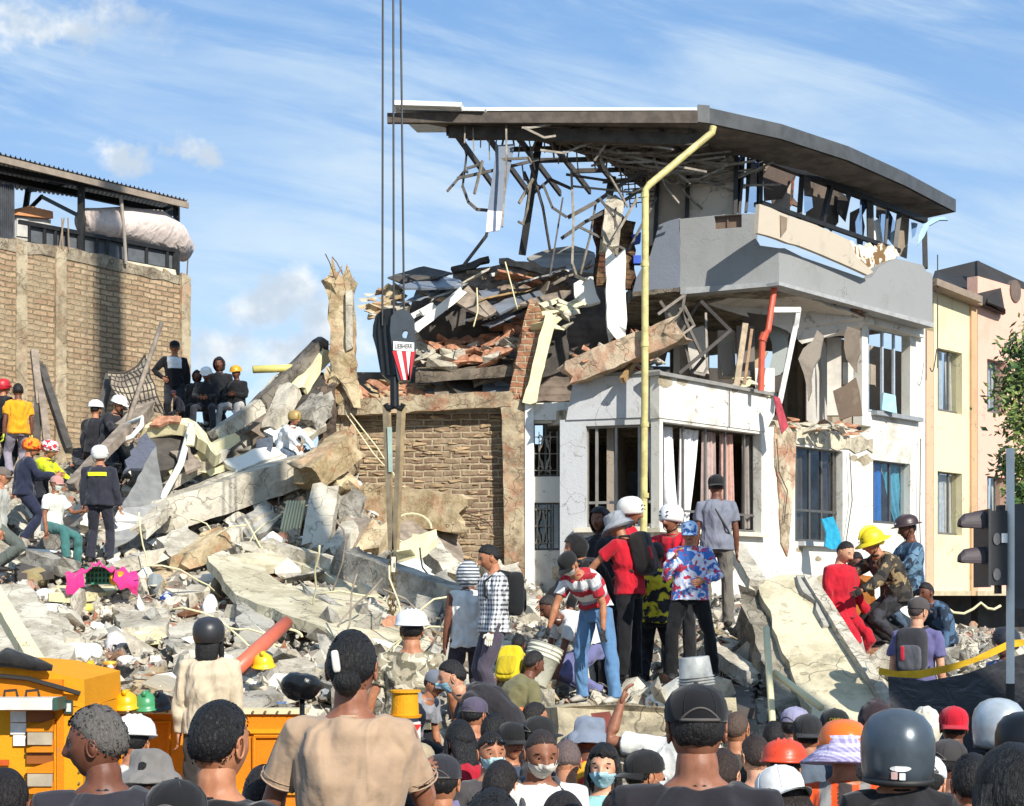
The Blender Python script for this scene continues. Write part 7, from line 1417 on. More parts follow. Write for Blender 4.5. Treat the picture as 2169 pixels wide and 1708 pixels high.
    if hat == 'cap':
        ct = Matrix.Rotation(R(180 if capback else 0), 4, 'Z') @ Matrix.Rotation(R(4), 4, 'X'); b = MB(); b.lathe([(.088, .022), (.0885, .03), (.0885, .055), (.083, .082), (.066, .107), (.038, .124), (.012, .130), (.002, .131)], HM @ ct, n=28, sy=1.18)
        b.lathe([(.007, .129), (.006, .134)], HM @ ct, n=10); cm = hatm or cloth(hc, .25); o = hm(b, 'cap', cm); v_ = MB(); vs = []; n = 16
        for sft in (0, .004):
            for j in range(5):
                for i in range(n + 1):
                    a = -math.pi / 2 + (i / n - .5) * 2.1; rj = 1 + j / 4 * .62 * math.cos((i / n - .5) * 2.3); vs.append(T3(ct, (math.cos(a) * .088 * (1 + (rj - 1) * .35), math.sin(a) * .104 * rj, .028 - .012 * (j / 4) - .02 * (2 * i / n - 1) ** 2 * (j / 4) - sft)))
        K = (n + 1) * 5; fs = [(j * (n + 1) + i, j * (n + 1) + i + 1, (j + 1) * (n + 1) + i + 1, (j + 1) * (n + 1) + i) for j in range(4) for i in range(n)]; v_.add(vs, fs + [tuple(q + K for q in f) for f in fs]); vo = obj('visor', v_, cm, o)
        if near or capback:
            s_ = MB(); s_.tube([T3(ct, (math.cos(a) * .0885, math.sin(a) * .1045, .028 + .034 * math.sin((a - .9) / 1.34 * math.pi))) for a in [.9 + k * 1.34 / 12 for k in range(13)]], .0035, 5); s_.tube([T3(ct, (math.cos(a) * .0888, math.sin(a) * .1048, .028)) for a in [.9 + k * 1.34 / 12 for k in range(13)]], .0055, 5); obj('strap', s_, plain('55504c', .8), o)
            s_ = MB()
            for k in range(6): a = k * math.pi / 3; s_.tube([T3(ct, (math.cos(a) * rr_ * 1.01, math.sin(a) * rr_ * 1.19, zz)) for rr_, zz in ((.0885, .03), (.0885, .055), (.083, .082), (.066, .107), (.038, .124))], .0011, 4)
            obj('seam', s_, cm, o)
    elif hat in ('hard', 'brown', 'sunhard'):
        b = MB(); full = hat == 'brown'; b.lathe([(.150 if full else .125, .038), (.150 if full else .127, .046), (.118, .052), (.117, .075), (.108, .108), (.085, .138), (.045, .155), (.004, .158)], HM, n=30, sy=1.16)
        if not full: b.loft([HM @ Vector((0, -.12, .05)), HM @ Vector((0, -.165, .036)), HM @ Vector((0, -.185, .03))], [(.08, .006), (.07, .005), (.03, .003)], side=J['hr'].to_3x3() @ ax, n=14)
        for xx in (-.03, 0, .03): b.tube([HM @ Vector((xx, y_, z_)) for y_, z_ in ((-.12, .085), (-.10, .122), (-.05, .15), (.0, .159), (.05, .151), (.10, .122), (.122, .085))], .008, 6)
        hm(b, 'helmet', hatm or plain(hc, .4, 0, .12, 9, .05, name='helmet shell'))
        b = MB(); b.tube([HM @ Vector((sx_ * .08, .0, .05)) if j == 0 else HM @ Vector((sx_ * .07, -.03, -.05)) if j == 1 else HM @ Vector((0, -.06, -.118)) for sx_, j in ((-1, 0), (-1, 1), (1, 2), (1, 1), (1, 0))], .004, 5); hm(b, 'chin_strap', plain('2b2a28', .8))
        b = MB(); b.hexa([HM @ Vector(q) for q in ((-.022, -.137, .075), (.022, -.137, .075), (.022, -.133, .095), (-.022, -.133, .095))], (0, .004, 0)); hm(b, 'badge', plain('c9cfd6' if hat == 'brown' else hc, .4, 0, .05), False)
    elif hat in ('skate', 'fire', 'rescue'):
        b = MB(); b.lathe([(.100, -.028), (.112, -.01), (.116, .03), (.114, .075), (.100, .112), (.072, .138), (.035, .150), (.003, .152)], HM @ Matrix.Translation((0, .012, 0)) @ Matrix.Rotation(R(-14), 4, 'X'), n=30, sy=1.14)
        if hat == 'fire':
            b.lathe([(.112, .02), (.165, .0), (.166, .006), (.114, .034)], HM @ Matrix.Translation((0, .02, .0)), n=28, sy=1.25); b.loft([HM @ Vector((0, y_, z_)) for y_, z_ in ((-.12, .09), (-.07, .15), (0, .175), (.08, .155), (.13, .1))], [(.012, .012), (.015, .022), (.016, .028), (.014, .02), (.01, .01)], n=8)
        if hat == 'rescue': b.lathe([(.119, .02), (.126, .024), (.119, .04)], HM @ Matrix.Translation((0, .012, 0)), n=28, sy=1.14)
        o = hm(b, 'helmet', hatm or plain(hc, .42, 0, .14, 9, .05, name='helmet shell')); b = MB()
        for sx in (-1, 1):
            for z_, back in ((.085, 1), (.045, 1), (.085, -1), (.05, -1)):
                c = Vector((sx * .042, back * (.128 if z_ < .07 else .118) + .012, z_)); b = MB(); b.loft([HM @ (c + Vector((0, back * .002, 0))), HM @ (c - Vector((0, back * .006, 0)))], [(.014, .006)] * 2, side=J['hr'].to_3x3() @ ax, n=10); obj('vent', b, plain('0e0e0e', .7), o)
        b = MB(); b.tube([HM @ Vector((-.105, .02, -.02)), HM @ Vector((-.08, -.01, -.08)), HM @ Vector((0, -.055, -.122)), HM @ Vector((.08, -.01, -.08)), HM @ Vector((.105, .02, -.02))], .005, 5); obj('chin_strap', b, plain('0e0e0e', .7), o)
    elif hat == 'moto':
        b = MB(); b.lathe([(.108, -.115), (.128, -.105), (.134, -.06), (.138, -.01), (.137, .045), (.124, .095), (.095, .132), (.055, .152), (.02, .159), (.002, .160)], HM @ Matrix.Translation((0, .012, -.005)), n=48, sy=1.14); o = hm(b, 'helmet', hatm or plain(hc, .3, .35, .14, 7, .03, name='metallic shell'))
        b = MB(); b.lathe([(.110, -.125), (.131, -.118), (.131, -.100), (.110, -.098)], HM @ Matrix.Translation((0, .012, -.005)), n=48, sy=1.14); obj('rim', b, plain('232323', .6), o)
        b = MB(); b.lathe([(.1395, -.03), (.1405, .0), (.1395, .05)], HM @ Matrix.Translation((0, -.004, 0)) @ Matrix.Scale(1, 4), n=6); 
        if stripe:
            for j, (cx_, cz_, w_, h_, col) in enumerate(((.02, -.058, .038, .011, 'e8e8e6'), (.014, -.087, .011, .013, 'd9d9d6'), (.042, -.084, .011, .014, 'c9a59e'))):
                b = MB(); vs = []; n = 18
                for k in range(n):
                    a = k * 2 * math.pi / n; ux, uz = (math.cos(a), math.sin(a)) if j == 0 else (max(-1, min(1, 1.4 * math.cos(a))), max(-1, min(1, 1.4 * math.sin(a))))
                    xx = cx_ + ux * w_; zz = cz_ + uz * h_; rr_ = .137 if zz > -.06 else .134; yy = .012 + 1.14 * math.sqrt(max(0, rr_ ** 2 - xx ** 2)) + .003; vs.append(HM @ Vector((-xx if False else xx, yy, zz)))
                b.add(vs, [tuple(range(n))]); st = obj('sticker', b, plain(col, .4, 0, .03), o, False)
    elif hat == 'bucket':
        b = MB(); b.lathe([(.165, -.035), (.166, -.030), (.128, .012), (.100, .035), (.097, .06), (.092, .10), (.080, .122), (.03, .130), (.003, .131)], HM @ Matrix.Rotation(R(6), 4, 'X'), n=36, sy=1.1)
        se = Vector((seed, 0, 0))
        for i_, v in enumerate(b.v): b.v[i_] = v + noise.noise_vector(v * 9 + se) * .02 + noise.noise_vector(v * 25 + se) * .006
        hm(b, 'hat', hatm or cloth(hc, .6))
    elif hat == 'sun':
        b = MB(); b.lathe([(.21, -.07), (.212, -.064), (.15, -.02), (.108, .02), (.104, .06)], HM @ Matrix.Translation((0, .03, 0)), n=36, sy=1.1); hm(b, 'neck_shade', patterned('8d84ad', 'c9c3da', None, 26, 'check'))
        b = MB(); b.lathe([(.122, .02), (.124, .03), (.12, .06), (.108, .098), (.08, .128), (.04, .143), (.004, .146)], HM @ Matrix.Rotation(R(-8), 4, 'X'), n=36, sy=1.14); hm(b, 'helmet', plain(hc, .25, 0, .05, 5, 0, name='helmet shell'))
    if hat == 'hood' or top == 'hoodup':
        b = MB(); vs = []
        for p, d in zip(HV, HD):
            q = Vector((d.x * .105, d.y * .125 + .012, d.z * .138)); n_ = noise.noise(d * 3 + Vector((seed, 0, 0))) * .008; vs.append(HM @ (q * (1 + n_ / .1)))
        keep = [f for f in HF if not (sum((HD[i] for i in f), Vector()) / 4).y < -.55 or (sum((HD[i] for i in f), Vector()) / 4).z > .55]; keep = [f for f in keep if (sum((HD[i] for i in f), Vector()) / 4).z > -.93]
        b.add(vs, keep); hm(b, 'hood', hatm or cloth(hc, .6))
    if mask:
        b = MB(); vs = []; 
        for p, d in zip(HV, HD):
            q = p.copy()
            if d.y < 0: q = q * 1.0 + Vector((q.x * .10, -.006 - .012 * G_(q.z + .04, .03) * (1 - G_(q.x, .02) * .6), 0))
            vs.append(HM @ q)
        keep = [f for f in HF if (lambda c: c.y < -.022 and -.098 < c.z < -.008 - abs(c.x) * .25)(sum((HV[i] for i in f), Vector()) / 4)]
        b.add(vs, keep)
        for sx in (-1, 1):
            b.tube([HM @ Vector((sx * .066, -.045, -.03)), HM @ Vector((sx * .080, .01, .012))], .0016, 4); b.tube([HM @ Vector((sx * .062, -.04, -.075)), HM @ Vector((sx * .080, .016, -.03))], .0016, 4)
        hm(b, 'face_mask', cloth(mask, .35, scale=2))
    J['HM'] = HM; J['Ms'] = Ms; J['root'] = root; J['W'] = wm(root) @ Ms; J['s'] = s
    if extra: extra(J, obj)
    return J
def sbox(b, M, sx, sy, sz, n=20, e=.45, mi=0):        # rounded box
    vs = []; m = n // 2
    for j in range(m + 1):
        th = -math.pi / 2 + math.pi * j / m
        for i in range(n):
            ph = 2 * math.pi * i / n; f = lambda v: math.copysign(abs(v) ** e, v); vs.append(M @ Vector((sx * f(math.cos(th)) * f(math.cos(ph)), sy * f(math.cos(th)) * f(math.sin(ph)), sz * f(math.sin(th)))))
    b.add(vs, [(j * n + i, j * n + (i + 1) % n, (j + 1) * n + (i + 1) % n, (j + 1) * n + i) for j in range(m) for i in range(n)], mi)
def backpack(label, col='232325', size=1., panel=None, accent=None):
    def f(J, obj):
        W_ = J['W']; sp = J['sp']; q = J['tR'] @ Matrix.Rotation(0, 3, 'X'); td = J['td']; bk = Vector((0, td.z, -td.y)) ; bk = bk if bk.y > 0 else -bk; bk = J['tR'] @ bk; xx = J['tR'] @ Vector((1, 0, 0)); c = sp[4] + bk * .20 + td * .02
        M3 = Matrix(((xx.x, bk.x, td.x, c.x), (xx.y, bk.y, td.y, c.y), (xx.z, bk.z, td.z, c.z), (0, 0, 0, 1)))
        M3 = W_ @ M3; o = W_ @ c; t = thing('backpack', label, 'backpack', M3 @ Vector((0, 0, -.22 * size)))
        b = MB(); sbox(b, M3, .145 * size, .085, .22 * size); b.build('bag', cloth(col, .5), parent=t, smooth=True)
        b = MB(); sbox(b, M3 @ Matrix.Translation((0, .075, -.06 * size)), .11 * size, .035, .12 * size); b.build('pocket', cloth(panel or col, .5), parent=t, smooth=True)
        if accent: b = MB(); sbox(b, M3 @ Matrix.Translation((.06, .10, -.02)), .02, .02, .07); b.build('patch', cloth(accent, .3), parent=t, smooth=True)
        for sx in (-1, 1):
            b = MB(); b.tube([M3 @ Vector(v) for v in ((sx * .08, -.05, .2), (sx * .10, -.17, .225), (sx * .115, -.33, .12), (sx * .12, -.33, -.02), (sx * .13, -.1, -.17))], .014, 6); b.build('strap', cloth(col, .3), parent=t, smooth=True)
    return f
def on_head(fn_):
    return fn_
def label_plate(txt, col, x, z, size, back=True):
    def f(J, obj):
        M = J['W'] @ J['HM'] if not back else None
    return f
HANG = ((.16, .03, -1), (.06, -.18, -1)); FWD = ((.2, -.6, -.8), (-.15, -1, .1)); FOLD = ((.25, -.25, -1), (-1, -.5, .1)); HIP = ((.8, .15, -.8), (-.75, -.45, -.6)); REACH = ((.15, -.8, -.7), (.0, -.7, -.8)); DOWN = ((.05, -.35, -1), (0, -.3, -1))
SEAT = ((.25, -1, -.1), (.05, -.15, -1)); SEAT2 = ((.15, -1, -.35), (.05, .1, -1)); KNEEL = ((.2, -.7, -.7), (.1, .8, -.6))
def hivis(h, c): return 1 if (.30 < h < .37 or .62 < h < .68) else (2 if .37 <= h <= .62 else 0)
def redstripe(h, c): return 1 if (h % .34) < .15 else (2 if (h % .34) > .29 else 0)
def bib(h, c): return 1 if (h > .55 and abs(c.x) < .13 and c.y < .02) else 0
def backband(h, c): return 1 if (.70 < h < .80 and c.y > 0 and abs(c.x) < .14) else 0
def vestb(h, c): return 1 if (abs(abs(c.x) - .10) < .028 or .25 < h < .32) else (2 if abs(c.x) < .035 and c.y > 0 else 0)
def clip(J, obj):
    b = MB(); M = J['HM']; sbox(b, M @ Matrix.Translation((.032, .112, .03)) @ Matrix.Rotation(R(8), 4, 'Y'), .012, .012, .036); obj('hair_clip', b, plain('d9cfc6', .4, 0, .05), J['root'])
    b = MB(); b.lathe([(math.sin(k / 6 * math.pi) * .045 + .001, math.cos(k / 6 * math.pi) * .05) for k in range(7)], M @ Matrix.Translation((0, .085, -.035)), n=18); obj('hair_bun', b, hairmat('0b0909'), J['root'])
    b = MB(); b.tube([M @ Vector((math.cos(t) * .06, .0 + math.sin(t) * .062, -.145)) for t in [k * math.pi / 6 for k in range(13)]], .004, 5); obj('neck_cord', b, plain('1d1a1a', .7), J['root'])
def sunglasses(J, obj):
    b = MB(); M = J['HM']
    for sx in (-1, 1): b.loft([M @ Vector((sx * .032, -.098, .068)), M @ Vector((sx * .032, -.09, .074))], [(.026, .018)] * 2, side=J['hr'].to_3x3() @ Vector((1, 0, 0)), n=12)
    obj('sunglasses', b, plain('22262c', .12, .3, .05, 5, 0), J['root'])
def sidebag(J, obj):
    b = MB(); sp = J['sp']; b.tube([sp[6] + Vector((.09, .07, .04)), sp[5] + Vector((.02, .150, 0)), sp[3] + Vector((-.12, .14, 0)), sp[2] + Vector((-.17, .03, 0))], .012, 6); obj('bag_strap', b, cloth('3b3a38', .3), J['root'])
def capword(word, col, fr=False):
    def f(J, obj):
        M = J['W'] @ J['HM']; m = plain(col, .6, 0, .05, 5, 0); n = len(word)
        cu = bpy.data.curves.new('lettering', 'FONT'); cu.body = word; cu.size = .034; cu.extrude = .002; cu.align_x = 'CENTER'; cu.align_y = 'CENTER'; tmp = bpy.data.objects.new('t', cu); me = bpy.data.meshes.new_from_object(tmp); bpy.data.objects.remove(tmp); me.materials.clear(); me.materials.append(m)
        for v in me.vertices:
            a = v.co.x / .10; v.co = Vector((math.sin(a) * .0905 * (-1 if not fr else 1), math.cos(a) * .109 * (1 if not fr else -1), .066 + v.co.y - abs(v.co.z) * 0)) 
        me.transform(J['Ms'] @ J['HM']); o = bpy.data.objects.new('cap_lettering', me); COL.objects.link(o); o.parent = J['root']
    return f
def backstrip(J, obj):
    sp = J['sp']; b = MB(); c = sp[5]; b.add([c + Vector((sx * .135, .178 - abs(sx) * .016, z)) for sx in (-1, -.5, 0, .5, 1) for z in (-.028, .028)], [(2 * i, 2 * i + 1, 2 * i + 3, 2 * i + 2) for i in range(4)]); b.add([v + Vector((0, -.03, 0)) for v in b.v], [(2 * i, 2 * i + 1, 2 * i + 3, 2 * i + 2) for i in range(4)]); obj('reflective_strip', b, plain('d6dc1c', .5, 0, .06, 6, 0), J['root'])
def holdbucket(J, obj):
    S0, E, Wt, f = J['R']; p = J['W'] @ (Wt + f * .09); t = p + Vector((.0, .02, -.10)); add_bucket('bucket', "dirty white plastic bucket hanging tilted from the bending man's hand", t, t + Vector((-.13, -.06, -.36)), .165, .135, wallpaint('c9c6b4', '8f8b7c', .4, 'pl'))
def both(*fs):
    def f(J, obj):
        for q in fs: q(J, obj)
    return f
def bucket_in_hand(J, obj):
    pass
def add_bucket(name, label, top, bottom, r0, r1, m, handle=True):
    ax_ = (top - bottom); h = ax_.length; q = ax_.to_track_quat('Z', 'Y').to_matrix().to_4x4(); M = Matrix.Translation(bottom) @ q
    t = thing(name, label, 'bucket', bottom); b = MB(); n = 40; prof = [(.0, 0), (r1 * .96, 0), (r1, .006), (r0 * .95, h * .68), (r0 * 1.03, h * .69), (r0 * 1.03, h * .715), (r0 * .965, h * .72), (r0 * .965, h * .78), (r0 * 1.04, h * .79), (r0 * 1.04, h * .815), (r0 * .98, h * .82), (r0 * .98, h * .88), (r0 * 1.05, h * .89), (r0 * 1.05, h * .915), (r0, h * .92), (r0 * 1.0, h * .985), (r0 * 1.04, h * .99), (r0 * 1.04, h), (r0 * .97, h), (r1 * .95, .02), (0.001, .02)]
    vs = []
    for (r, z) in prof:
        for j in range(n): vs.append(M @ Vector((r * math.cos(j * 2 * math.pi / n), r * math.sin(j * 2 * math.pi / n), z)))
    b.add(vs, [(i * n + j, i * n + (j + 1) % n, (i + 1) * n + (j + 1) % n, (i + 1) * n + j) for i in range(len(prof) - 1) for j in range(n)]); b.build('pail', m, parent=t, smooth=True)
    if handle: b = MB(); b.tube([M @ Vector((r0 * 1.03 * math.cos(a), .01, h * .85 + math.sin(a) * r0 * 1.1)) for a in [k * math.pi / 12 for k in range(13)]], .003, 5); b.build('handle', plain('55534e', .4, .6), parent=t)
    return t
PEOPLE = [
 # x, top row, distance, foot row, label, look
 (205, 1502, 5.5, None, 'older man with curly grey hair in dark t-shirt, seen in profile facing left', dict(yaw=-170, hy=78, skin='d', hair='54504c', hairs='curly', tc='2c2b33', hp=4, wide=1.1)),
 (465, 1490, 4.9, None, 'young man with short black hair in black t-shirt beside the grey haired man', dict(yaw=162, hy=-10, skin='m', hair='0a0809', tc='17171a', wide=1.05)),
 (8, 1628, 5.1, None, 'dark haired head cut off by the lower left corner', dict(yaw=180, skin='d', hair='120c0b', hairs='thin', tc='26262a')),
 (372, 1655, 4.7, None, 'person in black cap low in front of the yellow truck', dict(yaw=175, tc='1b1b1e', hat='cap', hc='161618', skin='m')),
 (745, 1340, 6.1, None, 'large person in sandy t-shirt with black hair held by a white clip', dict(yaw=176, skin='b', hair='0b0909', hairs='short', tc='a98f76', bc='c9b79a', wide=1.02, L=((.45, -.3, -1), (.1, -1, .15)), R_=((.22, -.45, -.9), (-.1, -1, .2)), extra=clip)),
 (284, 1527, 9.3, None, 'person with smooth white hard hat in front of the yellow truck', dict(yaw=178, lean=25, hat='hard', hc='e4e4e2', tc='b9b2ac')),
 (318, 1592, 7.8, None, 'person in wrinkled grey bucket hat beside the grey haired man', dict(yaw=170, lean=12, hat='bucket', hc='77736f', tc='7d7a78')),
 (443, 1315, 13.3, None, 'tall person in cream sweater and black skate helmet standing before the rubble', dict(yaw=180, top='long', tc='c7b69b', bc='36312d', hat='skate', hc='2b2b2d', hairs='long', hair='0d0b0b', hp=6)),
 (872, 1300, 13.4, None, 'man in camouflage t-shirt and white hard hat with his back turned', dict(yaw=182, tm=patterned('9c927c', '5f5a48', 'c6bda6', 9), bc='23242c', hat='hard', hc='e2e3e6', glove='c9c93a', skin='m', L=((.35, .0, -1), (.25, -.1, -1)), R_=((.4, 0, -1), (.1, -.5, -.8)), wide=1.15)),
 (885, 1575, 8.6, None, 'person in beige cap worn backwards at the striped barrier', dict(yaw=175, hat='cap', capback=True, hc='a59479', tc='6f6a8c', hp=8)),
 (848, 1660, 6.6, None, 'person in lilac grey shirt partly hidden behind the sandy t-shirt', dict(yaw=185, tc='6a6787', hair='171212', hp=30)),
 (975, 1531, 10.2, None, 'woman in red hooded jacket with sleek black hair', dict(yaw=205, top='hoodie', tc='a3182a', hair='0b0a0c', hairs='long', hp=15, lean=15)),
 (1040, 1553, 9.6, None, 'woman with sunglasses pushed up on her hair and pale blue face mask', dict(yaw=20, skin='m', hair='15100f', hairs='short', mask='b9d9dc', tc='4a4647', extra=sunglasses)),
 (1083, 1531, 10.6, None, 'frowning man in black cap between the masked faces', dict(yaw=25, skin='m', hat='cap', hc='1b1b1c', tc='3a4658', top='long')),
 (1005, 1478, 11.6, None, 'person in purple grey cap at the left of the crowd centre', dict(yaw=150, hat='cap', hc='514a5c', tc='6a3f3a', hairs='short')),
 (1045, 1472, 12.4, None, 'person in bright orange red cap behind the purple grey cap', dict(yaw=170, hat='cap', hc='d6452a', tc='3a3433', hatm=patterned('d6401f', 'e88a3a', None, 40, 'stripe'))),
 (1047, 1513, 11.0, None, 'bare headed person with black hair and visible ear in the crowd centre', dict(yaw=145, hair='0c0a0a', tc='8c2d2c', skin='l')),
 (1133, 1490, 12.2, None, 'dark haired person with light blue mask just below the bending man', dict(yaw=110, hair='1a1413', mask='7fa3bf', tc='2d2c30')),
 (1141, 1518, 10.6, None, 'person in black cap with white emblem, visor pointing right', dict(yaw=112, hat='cap', hc='222324', tc='3c3c40', extra=capword('M', 'e6e6e6'))),
 (1146, 1545, 7.9, None, 'balding man with large cream face mask and white shirt in the middle of the crowd', dict(yaw=14, hp=14, skin='b', hair='2a211d', hairs='thin', mask='d6cfc0', top='long', tc='d8d7d2', wide=1.1, extra=backpack('grey backpack worn by the balding man in white', '4b4b4e'))),
 (1060, 1614, 7.9, None, 'man with short black hair in light grey jacket, seen from behind', dict(yaw=160, hair='181313', skin='l', top='coat', tc='8a837d', hp=10)),
 (1043, 1676, 4.6, None, 'black haired head at the bottom edge below the crowd centre', dict(yaw=180, hair='0c0a0c', tc='1e1d20')),
 (1247, 1521, 10.8, None, 'person in floppy blue grey hat and yellow red shirt', dict(yaw=120, hat='bucket', hc='77808f', tm=patterned('c9352f', 'e0a92c', None, 5), skin='d')),
 (1200, 1570, 9.3, None, 'person in white t-shirt with dark grey hair behind the balding man', dict(yaw=178, hair='5b4c49', tc='d9d8d4', hairs='short', hp=25)),
 (1279, 1580, 9.0, None, 'woman with long black hair and pale blue face mask looking at the camera', dict(yaw=-12, skin='l', hair='0d0a0a', hairs='long', mask='a7cfdd', top='long', tc='8fc0bc')),
 (1365, 1590, 8.2, None, 'person in black cap and white mask facing right, yellow collar', dict(yaw=118, skin='m', hat='cap', hc='1c1c1d', capback=True, mask='dfe6e6', top='hoodie', tc='c9b822')),
 (1475, 1453, 4.9, None, 'big man in black cap and black t-shirt with his back to the camera', dict(yaw=180, skin='b', hat='cap', capback=False, hc='131316', tc='232126', wide=1.12, hair='120f0f')),
 (1447, 1462, 9.6, None, 'man carrying a grey bucket on his head with one arm raised', dict(yaw=170, skin='b', tc='d5d3cb', L=((.9, -.1, .1), (-.3, -.2, 1)), R_=HANG, hairs='short')),
 (1561, 1508, 10.6, None, 'man with close cropped brown hair in dark olive t-shirt', dict(yaw=165, skin='m', hair='4a3a30', hairs='thin', tc='45413a', hy=-20)),
 (1684, 1499, 10.8, None, 'person in lilac cap and white t-shirt by the foot of the tilted slab', dict(yaw=135, hat='cap', hc='8f8ca6', tc='d6d4d0', skin='l')),
 (1710, 1515, 10.0, None, 'person in black cap worn backwards with open strap', dict(yaw=178, hat='cap', capback=True, hc='28282a', tc='56606c', hairs='short')),
 (1768, 1503, 10.2, None, 'person in black cap with yellow lettering on it', dict(yaw=175, hat='cap', hc='1e201f', tc='2f2e30', extra=capword('OREJA', 'd8c42a'))),
 (1787, 1533, 8.0, None, 'worker with orange hard hat, lilac neck shade and orange safety vest', dict(yaw=172, hat='sun', hc='e06a1c', tc='d9501f', hp=8, bands=(['8a8a88', '3a3434'], vestb))),
 (1661, 1580, 8.6, None, 'person with red orange hard hat beside the white t-shirt', dict(yaw=165, lean=12, hat='hard', hc='d6421f', tc='8f86ad')),
 (1655, 1624, 6.2, None, 'woman with white cap and dark hair bending her head at the lower right', dict(yaw=-158, hat='cap', capback=True, hc='dcdcd9', hair='1d1613', hairs='long', tc='8f7a70', hp=22)),
 (1856, 1484, 9.8, None, 'person in dark brown hood behind the grey motorcycle helmet', dict(yaw=170, hat='hood', hc='33272b', top='hoodie', tc='33272b', hairs=None)),
 (1900, 1517, 6.3, None, 'person in dark grey motorcycle helmet with white sticker', dict(yaw=178, hat='moto', hc='4b545c', tc='1f1e21', hairs=None, stripe=True, skin='m')),
 (2020, 1498, 10.2, None, 'person in red cap worn backwards at the right of the crowd', dict(yaw=170, hat='cap', capback=True, hc='b8182c', tc='4a4440', skin='d')),
 (2008, 1568, 8.4, None, 'person in charcoal cap with triangle emblem and white mask facing right', dict(yaw=125, hat='cap', hc='3b3838', mask='e8e8e6', tc='4d3a33', extra=capword('A', 'e8e6e0'), skin='d')),
 (1960, 1500, 11.0, None, 'person with white cloth over the head behind the red cap', dict(yaw=180, hat='hood', hc='cfc8b6', tc='c8c23a', hairs=None)),
 (2113, 1490, 9.2, None, 'person with silver white motorcycle helmet in black padded jacket', dict(yaw=195, hat='moto', hc='b9c0c4', top='coat', tc='1d1c1f', hairs=None)),
 (2166, 1520, 8.4, None, 'black helmet cut off by the right edge', dict(yaw=180, hat='moto', hc='1a1b1e', top='coat', tc='1a1a1d', hairs=None)),
 (2148, 1600, 3.9, None, 'person with voluminous black hair filling the lower right corner', dict(yaw=180, hair='070607', hairs='big', tc='1b1a1c', wide=1.1)),
 (935, 1600, 7.4, None, 'person with dark cap just left of the red hooded jacket', dict(yaw=170, hat='cap', hc='2a2a30', tc='4d4a58', skin='m')),
 (1192, 1676, 5.6, None, 'person with short dark hair right of the balding man', dict(yaw=172, hair='181210', hairs='thin', tc='2d2b2b', skin='d')),
 (1322, 1672, 5.6, None, 'person in olive shirt at the bottom edge below the masked woman', dict(yaw=182, hair='2b1f18', tc='55583f', skin='l')),
 (1530, 1590, 7.6, None, 'person in blue grey shirt right of the big man in black', dict(yaw=150, hair='2a1d16', tc='7a8390', skin='l')),
 (1600, 1560, 9.4, None, 'person with brown hair in pale t-shirt left of the red orange hard hat', dict(yaw=200, hair='2c211c', tc='a8a29a', skin='l')),
 (1815, 1590, 8.8, None, 'person in navy shirt between the vest and the grey helmet', dict(yaw=170, hair='141010', tc='2a3a5a', skin='d')),
 (1960, 1600, 7.2, None, 'person with white and blue cap right of the grey helmet', dict(yaw=165, hat='cap', hc='d5dde2', tc='d9d7d2', skin='l', hp=20)),
 (2060, 1600, 6.6, None, 'dark haired person before the silver helmet', dict(yaw=175, hair='100d0e', tc='7d4a44', skin='m')),
 (1415, 1560, 9.8, None, 'person in grey cap behind the yellow collar', dict(yaw=178, hat='cap', hc='5a5c60', tc='6a625c', skin='m')),
 (560, 1625, 6.6, None, 'person with dark brown hair between the black haired man and the sandy shirt', dict(yaw=176, hair='1a1210', tc='7d3430', skin='m')),
 (1105, 1500, 12.9, None, 'worker with orange and red cap below the crouching man', dict(yaw=160, hat='cap', hatm=patterned('d9702a', 'c9302a', 'e8c46a', 20), hc='d9702a', tc='c9552a', skin='m')),
 (1640, 1530, 11.6, None, 'person in white t-shirt with black hair by the thin white post', dict(yaw=170, hair='161110', tc='d8d6d2', skin='m')),
 # middle ground
 (1036, 1155, 15.4, 1520, 'young man in checked shirt with black cap of hair looking down to the left', dict(yaw=-75, hp=18, skin='m', hair='120e0d', top='long', tm=patterned('d9dadb', '3a4048', None, 22, 'check'), bc='4c4652', glove='d9d3bf', L=((.15, -.1, -1), (.1, -.3, -1)), extra=backpack('black backpack on the man in checked shirt', '1b1c1e'))),
 (990, 1190, 16.0, 1530, 'man in white undershirt with striped head cloth beside the checked shirt', dict(yaw=-165, skin='d', top='vest', tc='d9d7d2', bc='3b3843', hat='hood', hatm=patterned('4a535c', 'c9cdd0', None, 30, 'stripe'), hairs=None, hy=20)),
 (1098, 1345, 13.9, 1580, 'person crouching away with a yellow backpack below the checked shirt', dict(yaw=160, lean=30, tc='6a6136', bc='59532f', skin='d', LL=SEAT2, RL=SEAT2, extra=backpack('bright yellow backpack on the crouching person', 'd2b81f', 1.1, 'b59f1c'))),
 (958, 1400, 12.0, 1640, 'man in dark t-shirt with light blue mask bending down to the left', dict(yaw=-85, lean=68, hp=-10, skin='l', hair='141010', mask='9fd0dd', tc='2b292c', bc='26252c', L=DOWN, R_=DOWN)),
 (1206, 1168, 14.9, 1492, 'man in red and white striped shirt and jeans bending to hold a white bucket', dict(yaw=-42, lean=56, hp=20, skin='m', hat='cap', hc='1b1b1c', tc='a8222e', bands=(['dcdcda', '8d8f96'], redstripe), bc='5a7fa6', glove='2c2c2e', R_=((.25, -.35, -1), (.15, -.3, -1)), L=((.25, .25, -1), (.05, -.05, -1)), LL=((.22, .05, -1), (.05, .08, -1)), RL=((.2, -.1, -1), (.05, .12, -1)), mask='d9d3c8', boots='a8a196', extra=holdbucket)),
